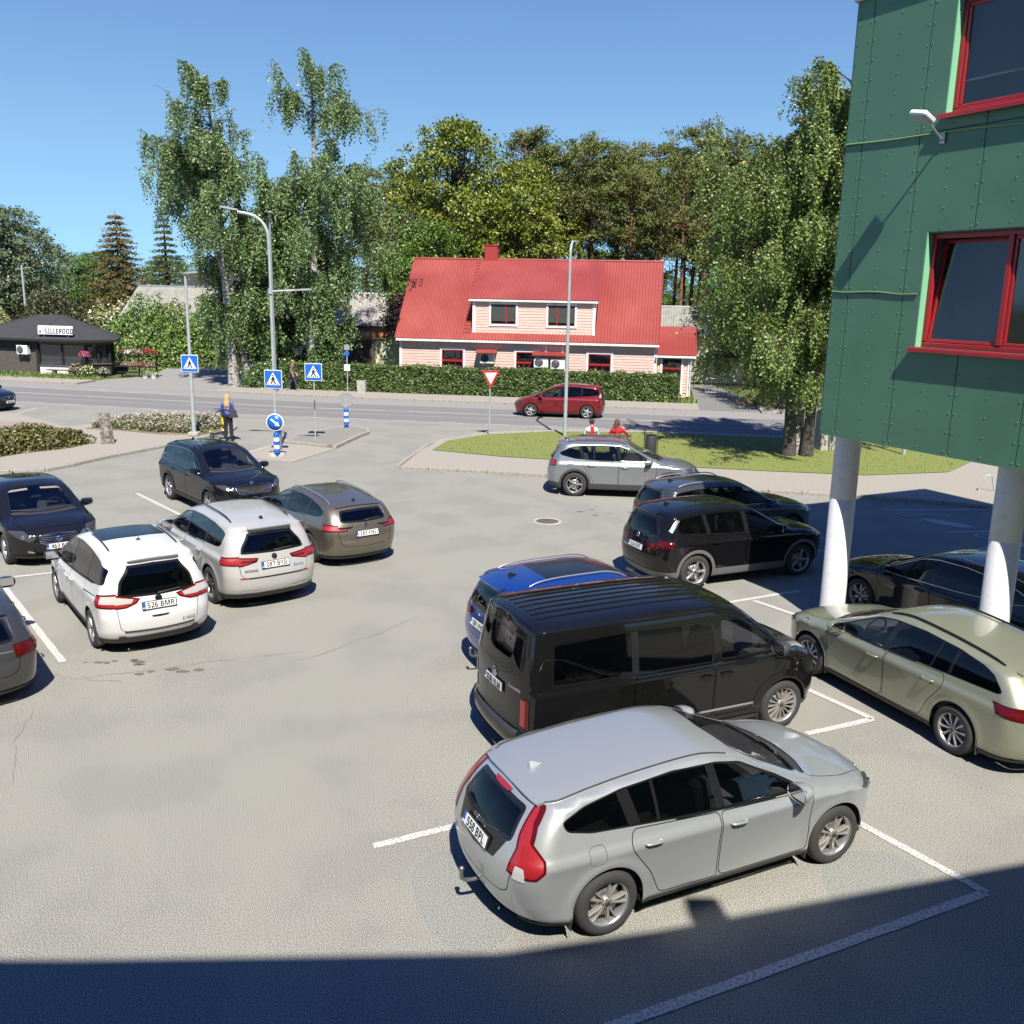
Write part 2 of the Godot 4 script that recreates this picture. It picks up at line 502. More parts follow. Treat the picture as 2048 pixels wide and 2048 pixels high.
# template shapes in metres; cars stretch them to their own length, height and wheelbase
var TEMPLATES := {
	"wagon": {
		"L": [-2.37, -1.388, 1.388, 2.26], "H": 1.48, "hw": 0.93,
		"top": [[-2.45, 1.25], [-2.2, 1.29], [-1.9, 1.34], [-1.5, 1.4], [-0.9, 1.455], [-0.3, 1.48], [0.15, 1.425], [0.62, 1.23], [1.18, 1.0], [1.32, 0.965], [1.7, 0.905], [2.0, 0.83], [2.17, 0.745], [2.26, 0.66]],
		"xr": [[0.18, -2.18], [0.28, -2.29], [0.45, -2.355], [0.62, -2.37], [0.76, -2.35], [0.86, -2.31], [0.95, -2.275], [1.05, -2.215], [1.15, -2.14], [1.28, -2.02], [1.36, -1.97]],
		"xf": [[0.18, 2.1], [0.27, 2.2], [0.4, 2.245], [0.56, 2.26], [0.68, 2.25], [0.8, 2.24], [1.0, 2.24]],
		"s": [[0.18, 0.875], [0.23, 0.945], [0.3, 0.968], [0.36, 0.966], [0.5, 0.972], [0.64, 0.98], [0.76, 0.99], [0.83, 1.0], [0.86, 0.996], [0.89, 0.968], [0.93, 0.945], [0.97, 0.93], [1.2, 0.845], [1.38, 0.755], [1.46, 0.72]],
		"c": [[-2.4, 0.10], [-1.9, 0.085], [-0.3, 0.085], [0.2, 0.1], [0.7, 0.12], [1.15, 0.125], [1.4, 0.125], [2.2, 0.13]],
		"ar": [[0.2, 0.5], [0.7, 0.42], [1.0, 0.36], [1.35, 0.3]],
		"x_ft": 2.02, "x_rt": -1.9, "gc": 0.2,
		"screen": [[1.2, 0.0], [1.16, 0.3], [1.04, 0.58], [0.95, 0.66], [0.3, 0.565], [0.24, 0.5], [0.18, 0.0]],
		"hood": [[1.3, 0.0], [1.25, 0.35], [1.12, 0.68], [1.6, 0.7], [1.97, 0.58], [2.0, 0.3], [2.01, 0.0]],
		"rwin": [[0.0, 1.27], [0.46, 1.255], [0.51, 1.23], [0.585, 0.995], [0.55, 0.955], [0.0, 0.94]],
		"gate": [[0.0, 1.6], [1.3, 1.6], [1.3, 0.93], [0.66, 0.9], [0.6, 0.55], [0.5, 0.5], [0.0, 0.485]],
		"dlo": [[0.98, 0.955], [0.6, 1.16], [0.2, 1.345], [-0.1, 1.395], [-0.6, 1.405], [-1.2, 1.36], [-1.6, 1.29], [-1.84, 1.2], [-1.8, 1.11], [-1.55, 1.055], [-0.6, 0.995], [0.5, 0.955]],
		"pil": [[-0.1, -0.18, 0.1, 0], [-0.82, -0.86, 0.035, 0], [-1.06, -1.2, 0.13, 0]],
		"doors": [[[1.02, 0.925], [-0.12, 0.955], [-0.13, 0.34], [-0.09, 0.29], [0.93, 0.285], [0.98, 0.33]], [[-0.15, 0.955], [-1.12, 1.0], [-1.16, 0.85], [-0.93, 0.55], [-0.82, 0.3], [-0.16, 0.29], [-0.16, 0.34]]],
		"handles": [[0.06, 0.83], [-0.93, 0.86]], "flap": [-1.52, 0.86], "mirror": [0.83, 0.985],
		"tail_side": [[-2.0, 0.9], [-2.02, 0.78], [-2.5, 0.74], [-2.5, 0.92]], "tail_rear": [[0.4, 0.9], [0.45, 0.78], [0.9, 0.74], [0.9, 0.92]],
		"head_side": [[1.75, 0.8], [2.05, 0.62], [2.4, 0.58], [2.4, 0.78]], "head_front": [[0.42, 0.66], [0.5, 0.58], [0.9, 0.6], [0.9, 0.8], [0.62, 0.76]],
		"grille": [[0.0, 0.72], [0.36, 0.7], [0.36, 0.56], [0.28, 0.52], [0.0, 0.52]], "intake": [[0.0, 0.4], [0.5, 0.42], [0.44, 0.3], [0.0, 0.27]],
		"plate_r": 0.8, "plate_f": 0.45, "rw": 0.33, "rim": 0.222, "rail_z": 0.6, "rail": [-1.75, 0.12]},
	"suv": {
		"L": [-2.39, -1.395, 1.395, 2.305], "H": 1.66, "hw": 0.94,
		"top": [[-2.45, 1.5], [-2.2, 1.535], [-1.7, 1.605], [-1.0, 1.65], [-0.35, 1.655], [0.1, 1.60], [0.6, 1.37], [1.1, 1.14], [1.25, 1.105], [1.6, 1.06], [1.95, 0.985], [2.16, 0.89], [2.28, 0.76]],
		"xr": [[0.22, -2.2], [0.32, -2.31], [0.48, -2.375], [0.66, -2.39], [0.8, -2.365], [0.95, -2.325], [1.12, -2.28], [1.3, -2.2], [1.48, -2.1], [1.54, -2.12]],
		"xf": [[0.2, 2.1], [0.3, 2.22], [0.45, 2.285], [0.65, 2.305], [0.8, 2.29], [0.95, 2.27], [1.1, 2.27]],
		"s": [[0.2, 0.9], [0.28, 0.945], [0.4, 0.968], [0.58, 0.976], [0.75, 0.984], [0.88, 0.993], [0.95, 1.0], [0.98, 0.995], [1.01, 0.965], [1.05, 0.945], [1.08, 0.93], [1.3, 0.86], [1.54, 0.76], [1.64, 0.72]],
		"c": [[-2.4, 0.11], [-1.9, 0.095], [-0.3, 0.09], [0.1, 0.12], [0.7, 0.15], [1.1, 0.13], [1.4, 0.12], [2.2, 0.15]],
		"ar": [[0.2, 0.42], [0.7, 0.36], [1.1, 0.32], [1.5, 0.28]],
		"x_ft": 2.08, "x_rt": -2.05, "gc": 0.24,
		"screen": [[1.12, 0.0], [1.08, 0.3], [0.97, 0.58], [0.88, 0.66], [0.25, 0.58], [0.19, 0.5], [0.14, 0.0]],
		"hood": [[1.22, 0.0], [1.17, 0.35], [1.05, 0.7], [1.6, 0.72], [2.0, 0.62], [2.05, 0.3], [2.06, 0.0]],
		"rwin": [[0.0, 1.44], [0.5, 1.425], [0.55, 1.4], [0.63, 1.13], [0.6, 1.085], [0.0, 1.07]],
		"gate": [[0.0, 1.8], [1.3, 1.8], [1.3, 1.06], [0.66, 1.0], [0.64, 0.72], [0.58, 0.66], [0.0, 0.645]],
		"dlo": [[0.92, 1.085], [0.55, 1.3], [0.2, 1.475], [-0.1, 1.535], [-0.7, 1.55], [-1.3, 1.525], [-1.75, 1.47], [-1.9, 1.42], [-1.83, 1.2], [-1.7, 1.155], [-0.6, 1.1], [0.4, 1.08]],
		"pil": [[-0.08, -0.16, 0.1, 0], [-1.05, -1.17, 0.1, 0]],
		"doors": [[[0.98, 1.045], [-0.1, 1.06], [-0.11, 0.42], [-0.07, 0.37], [0.9, 0.36], [0.95, 0.41]], [[-0.13, 1.06], [-1.1, 1.1], [-1.15, 0.95], [-0.94, 0.66], [-0.82, 0.38], [-0.14, 0.37], [-0.14, 0.42]]],
		"handles": [[0.06, 0.93], [-0.93, 0.96]], "flap": [-1.55, 0.98], "mirror": [0.78, 1.1],
		"tail_side": [[-1.98, 1.04], [-2.03, 0.9], [-2.5, 0.87], [-2.5, 1.06]], "tail_rear": [[0.3, 1.0], [0.34, 0.93], [0.62, 0.87], [0.9, 0.87], [0.9, 1.05], [0.62, 1.03]],
		"head_side": [[1.8, 0.93], [2.05, 0.8], [2.4, 0.77], [2.4, 0.92]], "head_front": [[0.48, 0.84], [0.52, 0.78], [0.95, 0.77], [0.95, 0.93], [0.62, 0.88]],
		"grille": [[0.0, 0.91], [0.48, 0.89], [0.46, 0.76], [0.38, 0.71], [0.0, 0.7]], "intake": [[0.0, 0.5], [0.6, 0.53], [0.55, 0.38], [0.0, 0.34]],
		"plate_r": 0.86, "plate_f": 0.55, "rw": 0.355, "rim": 0.24, "rail_z": 0.62, "rail": [-1.7, 0.1]},
	"mpv": {
		"L": [-2.27, -1.394, 1.394, 2.24], "H": 1.67, "hw": 0.915,
		"top": [[-2.4, 1.5], [-2.1, 1.555], [-1.5, 1.63], [-0.8, 1.67], [-0.2, 1.66], [0.3, 1.56], [0.8, 1.32], [1.28, 1.08], [1.45, 1.02], [1.75, 0.94], [1.98, 0.84], [2.13, 0.73], [2.22, 0.62]],
		"xr": [[0.2, -2.08], [0.3, -2.19], [0.45, -2.255], [0.62, -2.27], [0.76, -2.24], [0.95, -2.2], [1.1, -2.165], [1.3, -2.1], [1.5, -2.02], [1.56, -2.03]],
		"xf": [[0.18, 2.06], [0.28, 2.17], [0.42, 2.225], [0.58, 2.24], [0.72, 2.225], [0.9, 2.22], [1.1, 2.22]],
		"s": [[0.18, 0.885], [0.25, 0.935], [0.38, 0.962], [0.55, 0.974], [0.72, 0.984], [0.86, 0.998], [0.91, 1.0], [0.94, 0.992], [0.97, 0.966], [1.02, 0.948], [1.06, 0.935], [1.3, 0.86], [1.54, 0.765], [1.65, 0.72]],
		"c": [[-2.4, 0.11], [-1.9, 0.095], [-0.3, 0.09], [0.2, 0.12], [0.8, 0.15], [1.3, 0.14], [1.6, 0.13], [2.2, 0.14]],
		"ar": [[0.2, 0.42], [0.7, 0.36], [1.1, 0.32], [1.5, 0.28]],
		"x_ft": 1.98, "x_rt": -1.97, "gc": 0.2,
		"screen": [[1.36, 0.0], [1.31, 0.3], [1.17, 0.58], [1.08, 0.65], [0.36, 0.57], [0.3, 0.5], [0.24, 0.0]],
		"hood": [[1.45, 0.0], [1.4, 0.35], [1.28, 0.66], [1.6, 0.68], [1.9, 0.58], [1.96, 0.3], [1.97, 0.0]],
		"rwin": [[0.0, 1.47], [0.53, 1.455], [0.6, 1.43], [0.68, 1.02], [0.62, 0.985], [0.0, 0.965]],
		"gate": [[0.0, 1.8], [1.3, 1.8], [1.3, 1.06], [0.655, 0.98], [0.64, 0.88], [0.6, 0.48], [0.52, 0.44], [0.0, 0.42]],
		"dlo": [[1.25, 1.0], [0.9, 1.2], [0.45, 1.41], [0.1, 1.525], [-0.4, 1.565], [-1.0, 1.555], [-1.6, 1.5], [-1.93, 1.41], [-1.97, 1.18], [-1.5, 1.12], [-0.6, 1.06], [0.5, 1.01]],
		"pil": [[0.72, 0.62, 0.05, 0], [-0.08, -0.14, 0.1, 0], [-1.08, -1.14, 0.09, 0]],
		"doors": [[[1.1, 0.98], [-0.1, 1.02], [-0.11, 0.34], [-0.07, 0.3], [0.93, 0.295], [1.0, 0.34]], [[-0.13, 1.02], [-1.1, 1.075], [-1.14, 0.92], [-0.93, 0.6], [-0.84, 0.32], [-0.14, 0.3], [-0.14, 0.34]]],
		"handles": [[0.06, 0.88], [-0.3, 0.9]], "flap": [-1.5, 0.98], "mirror": [0.92, 1.03],
		"tail_side": [[-1.82, 1.0], [-1.86, 0.9], [-2.5, 0.86], [-2.5, 1.06]], "tail_rear": [[0.3, 0.96], [0.34, 0.9], [0.5, 0.86], [0.9, 0.86], [0.9, 1.06], [0.58, 1.0]],
		"head_side": [[1.6, 0.86], [1.95, 0.66], [2.4, 0.62], [2.4, 0.84]], "head_front": [[0.42, 0.7], [0.5, 0.6], [0.9, 0.62], [0.9, 0.84], [0.62, 0.8]],
		"grille": [[0.0, 0.66], [0.36, 0.66], [0.36, 0.57], [0.28, 0.54], [0.0, 0.54]], "intake": [[0.0, 0.46], [0.55, 0.46], [0.48, 0.3], [0.0, 0.27]],
		"plate_r": 0.82, "plate_f": 0.5, "rw": 0.325, "rim": 0.22, "rail_z": 0.62, "rail": [-1.6, 0.0]},
	"van": {
		"L": [-2.49, -1.5, 1.5, 2.41], "H": 1.95, "hw": 0.952,
		"top": [[-2.6, 1.86], [-2.3, 1.9], [-1.8, 1.935], [-0.5, 1.95], [0.3, 1.925], [0.75, 1.84], [1.2, 1.53], [1.62, 1.21], [1.75, 1.155], [1.95, 1.1], [2.15, 1.02], [2.3, 0.88], [2.4, 0.7]],
		"xr": [[0.24, -2.38], [0.32, -2.46], [0.42, -2.49], [0.52, -2.485], [0.58, -2.44], [0.7, -2.43], [1.1, -2.425], [1.3, -2.4], [1.8, -2.3], [1.9, -2.28]],
		"xf": [[0.2, 2.22], [0.32, 2.36], [0.5, 2.405], [0.7, 2.41], [0.9, 2.4], [1.2, 2.4]],
		"s": [[0.22, 0.92], [0.32, 0.96], [0.45, 0.985], [0.65, 0.99], [0.95, 0.995], [1.06, 1.0], [1.09, 0.996], [1.12, 0.976], [1.2, 0.965], [1.5, 0.915], [1.8, 0.855], [1.93, 0.82]],
		"c": [[-2.6, 0.12], [-1.9, 0.1], [0.3, 0.11], [0.9, 0.15], [1.6, 0.14], [1.8, 0.14], [2.3, 0.16]],
		"ar": [[0.2, 0.3], [0.7, 0.24], [1.1, 0.22], [1.9, 0.2]],
		"x_ft": 2.16, "x_rt": -2.2, "gc": 0.24,
		"screen": [[1.66, 0.0], [1.62, 0.35], [1.5, 0.66], [1.42, 0.73], [0.87, 0.66], [0.82, 0.58], [0.79, 0.0]],
		"hood": [[1.74, 0.0], [1.7, 0.4], [1.58, 0.74], [1.9, 0.75], [2.08, 0.66], [2.13, 0.3], [2.14, 0.0]],
		"rwin": [[0.0, 1.74], [0.54, 1.73], [0.59, 1.69], [0.65, 1.25], [0.62, 1.19], [0.0, 1.18]],
		"gate": [[0.0, 2.2], [1.3, 2.2], [1.3, 0.58], [0.0, 0.57]],
		"dlo": [[1.5, 1.2], [1.02, 1.6], [0.92, 1.66], [0.7, 1.69], [0.42, 1.7], [0.42, 1.18], [0.5, 1.17]],
		"pil": [[-0.89, -0.89, 0.1, 0]],
		"dlo2": [[[0.29, 1.7], [-1.0, 1.72], [-2.02, 1.68], [-2.06, 1.17], [0.3, 1.16]]],
		"doors": [[[1.5, 1.14], [0.34, 1.14], [0.33, 0.45], [0.37, 0.4], [0.92, 0.4], [1.06, 0.7], [1.3, 0.84], [1.45, 0.86]], [[0.31, 1.14], [-0.88, 1.14], [-0.9, 0.9], [-0.9, 0.44], [-0.86, 0.4], [0.3, 0.4]]],
		"handles": [[0.5, 0.98], [0.18, 0.98]], "flap": [9.0, 0.9], "mirror": [1.36, 1.22],
		"tail_side": [[-2.3, 1.16], [-2.3, 0.74], [-2.6, 0.74], [-2.6, 1.16]], "tail_rear": [[0.73, 1.16], [0.75, 0.74], [0.99, 0.74], [0.99, 1.16]],
		"head_side": [[2.0, 1.0], [2.16, 0.84], [2.5, 0.8], [2.5, 0.98]], "head_front": [[0.5, 0.9], [0.55, 0.8], [0.98, 0.8], [0.98, 1.0], [0.66, 0.98]],
		"grille": [[0.0, 0.9], [0.5, 0.88], [0.5, 0.76], [0.0, 0.74]], "intake": [[0.0, 0.55], [0.7, 0.56], [0.66, 0.36], [0.0, 0.34]],
		"plate_r": 0.98, "plate_f": 0.6, "rw": 0.35, "rim": 0.245, "rail_z": 0.6, "rail": [0, 0]},
}
var CM := {}
func car_materials():
	CM.glass = mat(Color(0.03, 0.04, 0.05, 0.28), 0.02)
	CM.glass.transparency = BaseMaterial3D.TRANSPARENCY_ALPHA
	CM.tint = mat(Color(0.012, 0.014, 0.018, 0.8), 0.03)
	CM.tint.transparency = BaseMaterial3D.TRANSPARENCY_ALPHA
	CM.black = mat(lin(0.012, 0.012, 0.013), 0.18)
	CM.plastic = mat(lin(0.035, 0.035, 0.036), 0.6)
	CM.grey_plastic = mat(lin(0.12, 0.12, 0.118), 0.55)
	CM.tyre = mat(lin(0.035, 0.034, 0.033), 0.85)
	CM.alloy = mat(lin(0.5, 0.5, 0.5), 0.32, 0.75)
	CM.alloy_dark = mat(lin(0.05, 0.05, 0.052), 0.35, 0.4)
	CM.chrome = mat(lin(0.7, 0.7, 0.72), 0.12, 1.0)
	CM.dark = mat(lin(0.012, 0.012, 0.013), 0.9)
	CM.cabin = mat(lin(0.05, 0.05, 0.052), 0.85)
	CM.red = mat(lin(0.3, 0.008, 0.012), 0.08)
	CM.red.clearcoat_enabled = true
	CM.deep_red = mat(lin(0.08, 0.004, 0.005), 0.08)
	CM.smoked = mat(lin(0.06, 0.004, 0.005), 0.08)
	CM.clear_lens = mat(lin(0.62, 0.6, 0.56), 0.1, 0.3)
	CM.lamp = mat(lin(0.07, 0.072, 0.078), 0.06, 0.3)
	CM.plate = mat(lin(0.78, 0.78, 0.76), 0.4)
	CM.plate_blue = mat(lin(0.02, 0.09, 0.42), 0.4)
	CM.ink = mat(lin(0.01, 0.01, 0.01), 0.5)
	CM.visor = mat(lin(0.5, 0.47, 0.38), 0.8)
	CM.logo_blue = mat(lin(0.02, 0.05, 0.25), 0.3)

func stretch(t: Dictionary, s: Dictionary) -> Callable:
	var a: Array = t.L
	var b: Array = s.L
	var ky: float = s.H / t.H
	return func(p: Array) -> Vector2:
		var x: float = p[0]
		var o: float
		if x < a[1]: o = b[1] + (x - a[1]) * (b[1] - b[0]) / (a[1] - a[0])
		elif x > a[2]: o = b[2] + (x - a[2]) * (b[3] - b[2]) / (a[3] - a[2])
		else: o = b[1] + (x - a[1]) * (b[2] - b[1]) / (a[2] - a[1])
		return Vector2(o, p[1] * ky)

func half_poly(pts: PackedVector2Array) -> PackedVector2Array:
	# a half outline (first coordinate >= 0, from centre to centre) becomes the whole outline
	var o := pts.duplicate()
	for k in range(pts.size() - 1, -1, -1):
		if absf(pts[k].x) > 1e-4: o.append(Vector2(-pts[k].x, pts[k].y))
	if Geometry2D.is_polygon_clockwise(o): o.reverse()
	return o
func ccw(p: PackedVector2Array) -> PackedVector2Array:
	if Geometry2D.is_polygon_clockwise(p): p.reverse()
	return p

func make_wheel(r: float, rim: float, w: float, style: String, spokes: int, parent: Node, at: Vector3, flip: bool, spoke_mat: Material, cache: Dictionary):
	var wn := node(parent, "wheel", at)
	if flip: wn.rotation.y = PI
	# the wheel turns about local z, its face towards +z
	if not cache.has("tyre"):
		var zx := Transform3D(Basis(Vector3.RIGHT, PI / 2), Vector3.ZERO) # lathe y -> z
		var b := Buf.new()
		var h := w * 0.5
		b.lathe([Vector2(rim - 0.005, h - 0.012), Vector2(rim + 0.012, h), Vector2((rim + r) * 0.5, h + 0.004), Vector2(r - 0.025, h - 0.008), Vector2(r - 0.006, h - 0.03), Vector2(r, h - 0.06), Vector2(r, -h + 0.06), Vector2(r - 0.006, -h + 0.03), Vector2(r - 0.03, -h + 0.006), Vector2(rim, -h)], 40, zx)
		cache.tyre = b.mesh()
		var g := Buf.new()
		g.lathe([Vector2(rim * 0.97, -h * 0.3), Vector2(rim * 0.9, h - 0.05), Vector2(rim * 0.955, h - 0.025), Vector2(rim, h - 0.006), Vector2(rim + 0.008, h - 0.008)], 40, zx)
		cache.rim = g.mesh()
		var d := Buf.new()
		d.lathe([Vector2(0.001, 0.0), Vector2(rim * 0.93, 0.0), Vector2(rim * 0.95, -0.03)], 32, zx)
		cache.disc = d.mesh()
		var bd := Buf.new()
		bd.lathe([Vector2(0.05, h - 0.075), Vector2(rim * 0.66, h - 0.075), Vector2(rim * 0.67, h - 0.095)], 32, zx)
		cache.brake = bd.mesh()
		var s := Buf.new()
		var zf := h - 0.022
		for k in spokes:
			var a0 := TAU * k / spokes
			var list := [[0.0, 0.0]]
			if style == "twin": list = [[-0.17, -0.04], [0.17, 0.04]]
			elif style == "vee": list = [[-0.2, 0.0], [0.2, 0.0]]
			elif style == "turbine": list = [[0.12, -0.1]]
			for q in list:
				var ao: float = a0 + q[0] * 6.0 / spokes
				var ai: float = a0 + q[1]
				var wo: float = {"wide": 0.058, "twin": 0.026, "vee": 0.024, "turbine": 0.05, "fine": 0.02}[style] * rim / 0.24
				var wi: float = {"wide": 0.036, "twin": 0.024, "vee": 0.028, "turbine": 0.022, "fine": 0.018}[style] * rim / 0.24
				var po := Vector3(cos(ao), sin(ao), 0) * rim * 0.945
				var pi_ := Vector3(cos(ai), sin(ai), 0) * rim * 0.14
				var dirv := (po - pi_).normalized()
				var sd := Vector3(-dirv.y, dirv.x, 0)
				var mid := (po + pi_) * 0.5
				var wm := (wo + wi) * 0.46
				var sec := [[pi_, wi, zf - 0.012], [mid, wm, zf - 0.002], [po, wo, zf - 0.006]]
				for e in 2:
					var A: Array = sec[e]
					var B: Array = sec[e + 1]
					var al: Vector3 = A[0] - sd * A[1] * 0.5 + Vector3(0, 0, A[2] - 0.012)
					var ar_: Vector3 = A[0] + sd * A[1] * 0.5 + Vector3(0, 0, A[2] - 0.012)
					var at_: Vector3 = A[0] - sd * A[1] * 0.3 + Vector3(0, 0, A[2])
					var au: Vector3 = A[0] + sd * A[1] * 0.3 + Vector3(0, 0, A[2])
					var bl: Vector3 = B[0] - sd * B[1] * 0.5 + Vector3(0, 0, B[2] - 0.012)
					var br: Vector3 = B[0] + sd * B[1] * 0.5 + Vector3(0, 0, B[2] - 0.012)
					var bt: Vector3 = B[0] - sd * B[1] * 0.3 + Vector3(0, 0, B[2])
					var bu: Vector3 = B[0] + sd * B[1] * 0.3 + Vector3(0, 0, B[2])
					var inn: Vector3 = (A[0] + B[0]) * 0.5 + Vector3(0, 0, A[2] - 0.05)
					s.flat([at_, au, bu, bt], inn); s.flat([al, at_, bt, bl], inn); s.flat([au, ar_, br, bu], inn)
					var dn := Vector3(0, 0, -0.04)
					s.flat([al, bl, bl + dn, al + dn], inn); s.flat([ar_, br, br + dn, ar_ + dn], inn)
		s.lathe([Vector2(rim * 0.27, zf - 0.05), Vector2(rim * 0.25, zf - 0.014), Vector2(rim * 0.16, zf - 0.004), Vector2(0.001, zf - 0.002)], 20, zx)
		cache.spokes = s.mesh()
		var cp := Buf.new()
		cp.lathe([Vector2(rim * 0.13, zf - 0.003), Vector2(rim * 0.12, zf + 0.004), Vector2(0.001, zf + 0.006)], 16, zx)
		for k in 5:
			var a := TAU * (k + 0.5) / 5
			cp.ball(Vector3(cos(a) * rim * 0.2, sin(a) * rim * 0.2, zf - 0.004), Vector3(0.009, 0.009, 0.006), 6, 4)
		cache.cap = cp.mesh()
	part(wn, "tyre", cache.tyre, CM.tyre)
	part(wn, "rim", cache.rim, CM.alloy)
	part(wn, "wheel_back", cache.disc, CM.dark)
	part(wn, "brake_disc", cache.brake, CM.grey_steel)
	part(wn, "spokes", cache.spokes, spoke_mat)
	part(wn, "hub_cap", cache.cap, CM.plastic)

func plate_on(parent: Node, at: Vector3, fwd: Vector3, up: Vector3, txt: String):
	# number plate 0.52 x 0.11 with blue band; fwd is the outward normal
	var z := fwd.normalized()
	var y := (up - z * up.dot(z)).normalized()
	var x := y.cross(z)
	var holder := node(parent, "number_plate", at)
	holder.basis = Basis(x, y, z)
	var b := Buf.new(); b.cbox(Vector3(0, 0, 0.004), Vector3(0.545, 0.138, 0.014), 0.006)
	part(holder, "plate_frame", b, CM.plastic)
	var p := Buf.new(); p.cbox(Vector3(0.02, 0, 0.013), Vector3(0.478, 0.112, 0.007), 0.003)
	part(holder, "plate", p, CM.plate)
	var e := Buf.new(); e.cbox(Vector3(-0.24, 0, 0.013), Vector3(0.042, 0.112, 0.007), 0.003)
	part(holder, "plate_band", e, CM.plate_blue)
	var t := part(holder, "plate_letters", text_mesh(txt, 0.088, 0.003), CM.ink)
	t.position = Vector3(0.02, 0, 0.0175)
	t.scale = Vector3(0.86, 1, 1)
	var et := part(holder, "plate_country", text_mesh("EST", 0.022, 0.003), CM.plate)
	et.position = Vector3(-0.24, -0.035, 0.0175)

func make_car(s: Dictionary) -> Node3D:
	var t: Dictionary = TEMPLATES[s.shape]
	for k in t:
		if not s.has(k): s[k] = t[k]
	for k in s.get("over", {}): s[k] = s.over[k]
	var m := stretch(t, s)
	var ky: float = s.H / t.H
	var kz: float = s.hw / t.hw
	var pts := func(a: Array) -> PackedVector2Array:
		var o := PackedVector2Array()
		for p in a: o.append(m.call(p))
		return o
	var zy := func(a: Array) -> PackedVector2Array:   # rear and front outlines (z, y)
		var o := PackedVector2Array()
		for p in a: o.append(Vector2(p[0] * kz, p[1] * ky))
		return o
	var xz := func(a: Array) -> PackedVector2Array:   # top outlines (x, z) -> (x, z)
		var o := PackedVector2Array()
		for p in a: o.append(Vector2(m.call([p[0], 0])[0], p[1] * kz))
		return o
	var B := Body.new()
	B.hw = s.hw; B.ry = s.rw; B.ra = s.get("ra", s.rw + 0.045); B.wx = [s.L[2], s.L[1]]
	B.flare = s.get("flare", 0.012); B.gc = s.gc * ky
	B.af = s.get("af", 0.7); B.pf = s.get("pf", 2.2); B.pr = s.get("pr", 2.5)
	var srt := func(a: PackedVector2Array) -> Array:
		var q := Array(a)
		q.sort_custom(func(u, w): return u.x < w.x)
		return q
	B.T = Body.table(srt.call(pts.call(s.top)), -3.2, 0.02, 322, 2)
	var sw := func(a: Array, conv: bool) -> Array: # [y, x] -> Vector2(y, x)
		var o := []
		for p in a:
			var v: Vector2 = m.call([p[1], p[0]]) if conv else Vector2(p[1], p[0] * ky)
			o.append(Vector2(v.y, v.x))
		return o
	B.XR = Body.table(sw.call(s.xr, true), 0.0, 0.01, 222, 2)
	B.XF = Body.table(sw.call(s.xf, true), 0.0, 0.01, 222, 2)
	B.AR = Body.table(sw.call(s.ar, false), 0.0, 0.01, 222, 2)
	B.S = Body.table(sw.call(s.s, false), 0.0, 0.01, 222, 2, false)
	var cc := []
	for p in s.c: cc.append(Vector2(m.call([p[0], 0])[0], p[1]))
	B.C = Body.table(cc, -3.2, 0.02, 322, 2)
	B.x_ft = m.call([s.x_ft, 0])[0]; B.x_rt = m.call([s.x_rt, 0])[0]
	# --- chart borders
	var zt := func(x: float) -> float: return B.W(x, B.tx(B.T, x) - B.tx(B.C, x) * 0.98) * 0.84
	var zq := func(y: float) -> float: return B.ty(B.S, y) * B.hw * 0.72
	var edge_top := []
	var nst := 90
	for k in nst + 1:
		var x := lerpf(B.x_rt, B.x_ft, float(k) / nst)
		edge_top.append(Vector2(x, zt.call(x)))
	var side_reg := PackedVector2Array()
	for k in nst + 1:
		var x: float = edge_top[k].x
		side_reg.append(Vector2(x, B.Y(x, edge_top[k].y)))
	# front border downwards, bottom, rear border upwards
	var yf: float = side_reg[nst].y
	var yr: float = side_reg[0].y
	var y0 := B.gc
	for k in range(1, 49):
		var y := lerpf(yf, y0, k / 48.0)
		side_reg.append(Vector2(B.X(y, min(zq.call(y), edge_top[nst].y), 1.0), y))
	for k in 49:
		var y := lerpf(y0, yr, k / 48.0)
		if k < 48: side_reg.append(Vector2(B.X(y, lerpf(zq.call(y), min(zq.call(y), edge_top[0].y), smoothstep(yr - 0.35, yr, y)), -1.0), y))
	side_reg = ccw(side_reg)
	var top_reg := PackedVector2Array()
	for k in nst + 1: top_reg.append(edge_top[k])
	for k in range(nst, -1, -1): top_reg.append(Vector2(edge_top[k].x, -edge_top[k].y))
	top_reg = ccw(top_reg)
	var end_reg := func(xe: float, ye: float, ztop: float, sg: float) -> PackedVector2Array:
		var right := []
		for k in 49:
			var y := lerpf(y0, ye, k / 48.0)
			var z: float = min(zq.call(y), ztop) if sg > 0 else lerpf(zq.call(y), min(zq.call(y), ztop), smoothstep(ye - 0.35, ye, y))
			right.append(Vector2(z, y))
		var o := PackedVector2Array(right)
		var zz: float = right[48].x
		for k in range(1, 24):
			var z := lerpf(zz, -zz, k / 24.0)
			o.append(Vector2(z, B.Y(xe, absf(z))))
		for k in range(48, -1, -1): o.append(Vector2(-right[k].x, right[k].y))
		return ccw(o)
	var rear_reg: PackedVector2Array = end_reg.call(B.x_rt, yr, edge_top[0].y, -1.0)
	var front_reg: PackedVector2Array = end_reg.call(B.x_ft, yf, edge_top[nst].y, 1.0)
	# thin welts behind the seams where the charts meet
	B.off = -0.0065
	var seam := Buf.new()
	var ln1 := []; var ln2 := []; var ln3 := []
	for k in nst + 1: ln1.append(B.top(edge_top[k])[0])
	for k in 33:
		var y := lerpf(y0, yr, k / 32.0)
		ln2.append(B.rear(Vector2(lerpf(zq.call(y), min(zq.call(y), edge_top[0].y), smoothstep(yr - 0.35, yr, y)), min(y, yr - 0.002)))[0])
		y = lerpf(y0, yf, k / 32.0)
		ln3.append(B.front(Vector2(min(zq.call(y), edge_top[nst].y), min(y, yf - 0.002)))[0])
	for l in [ln1, ln2, ln3]: seam.tube(l, 0.01, 5, false)
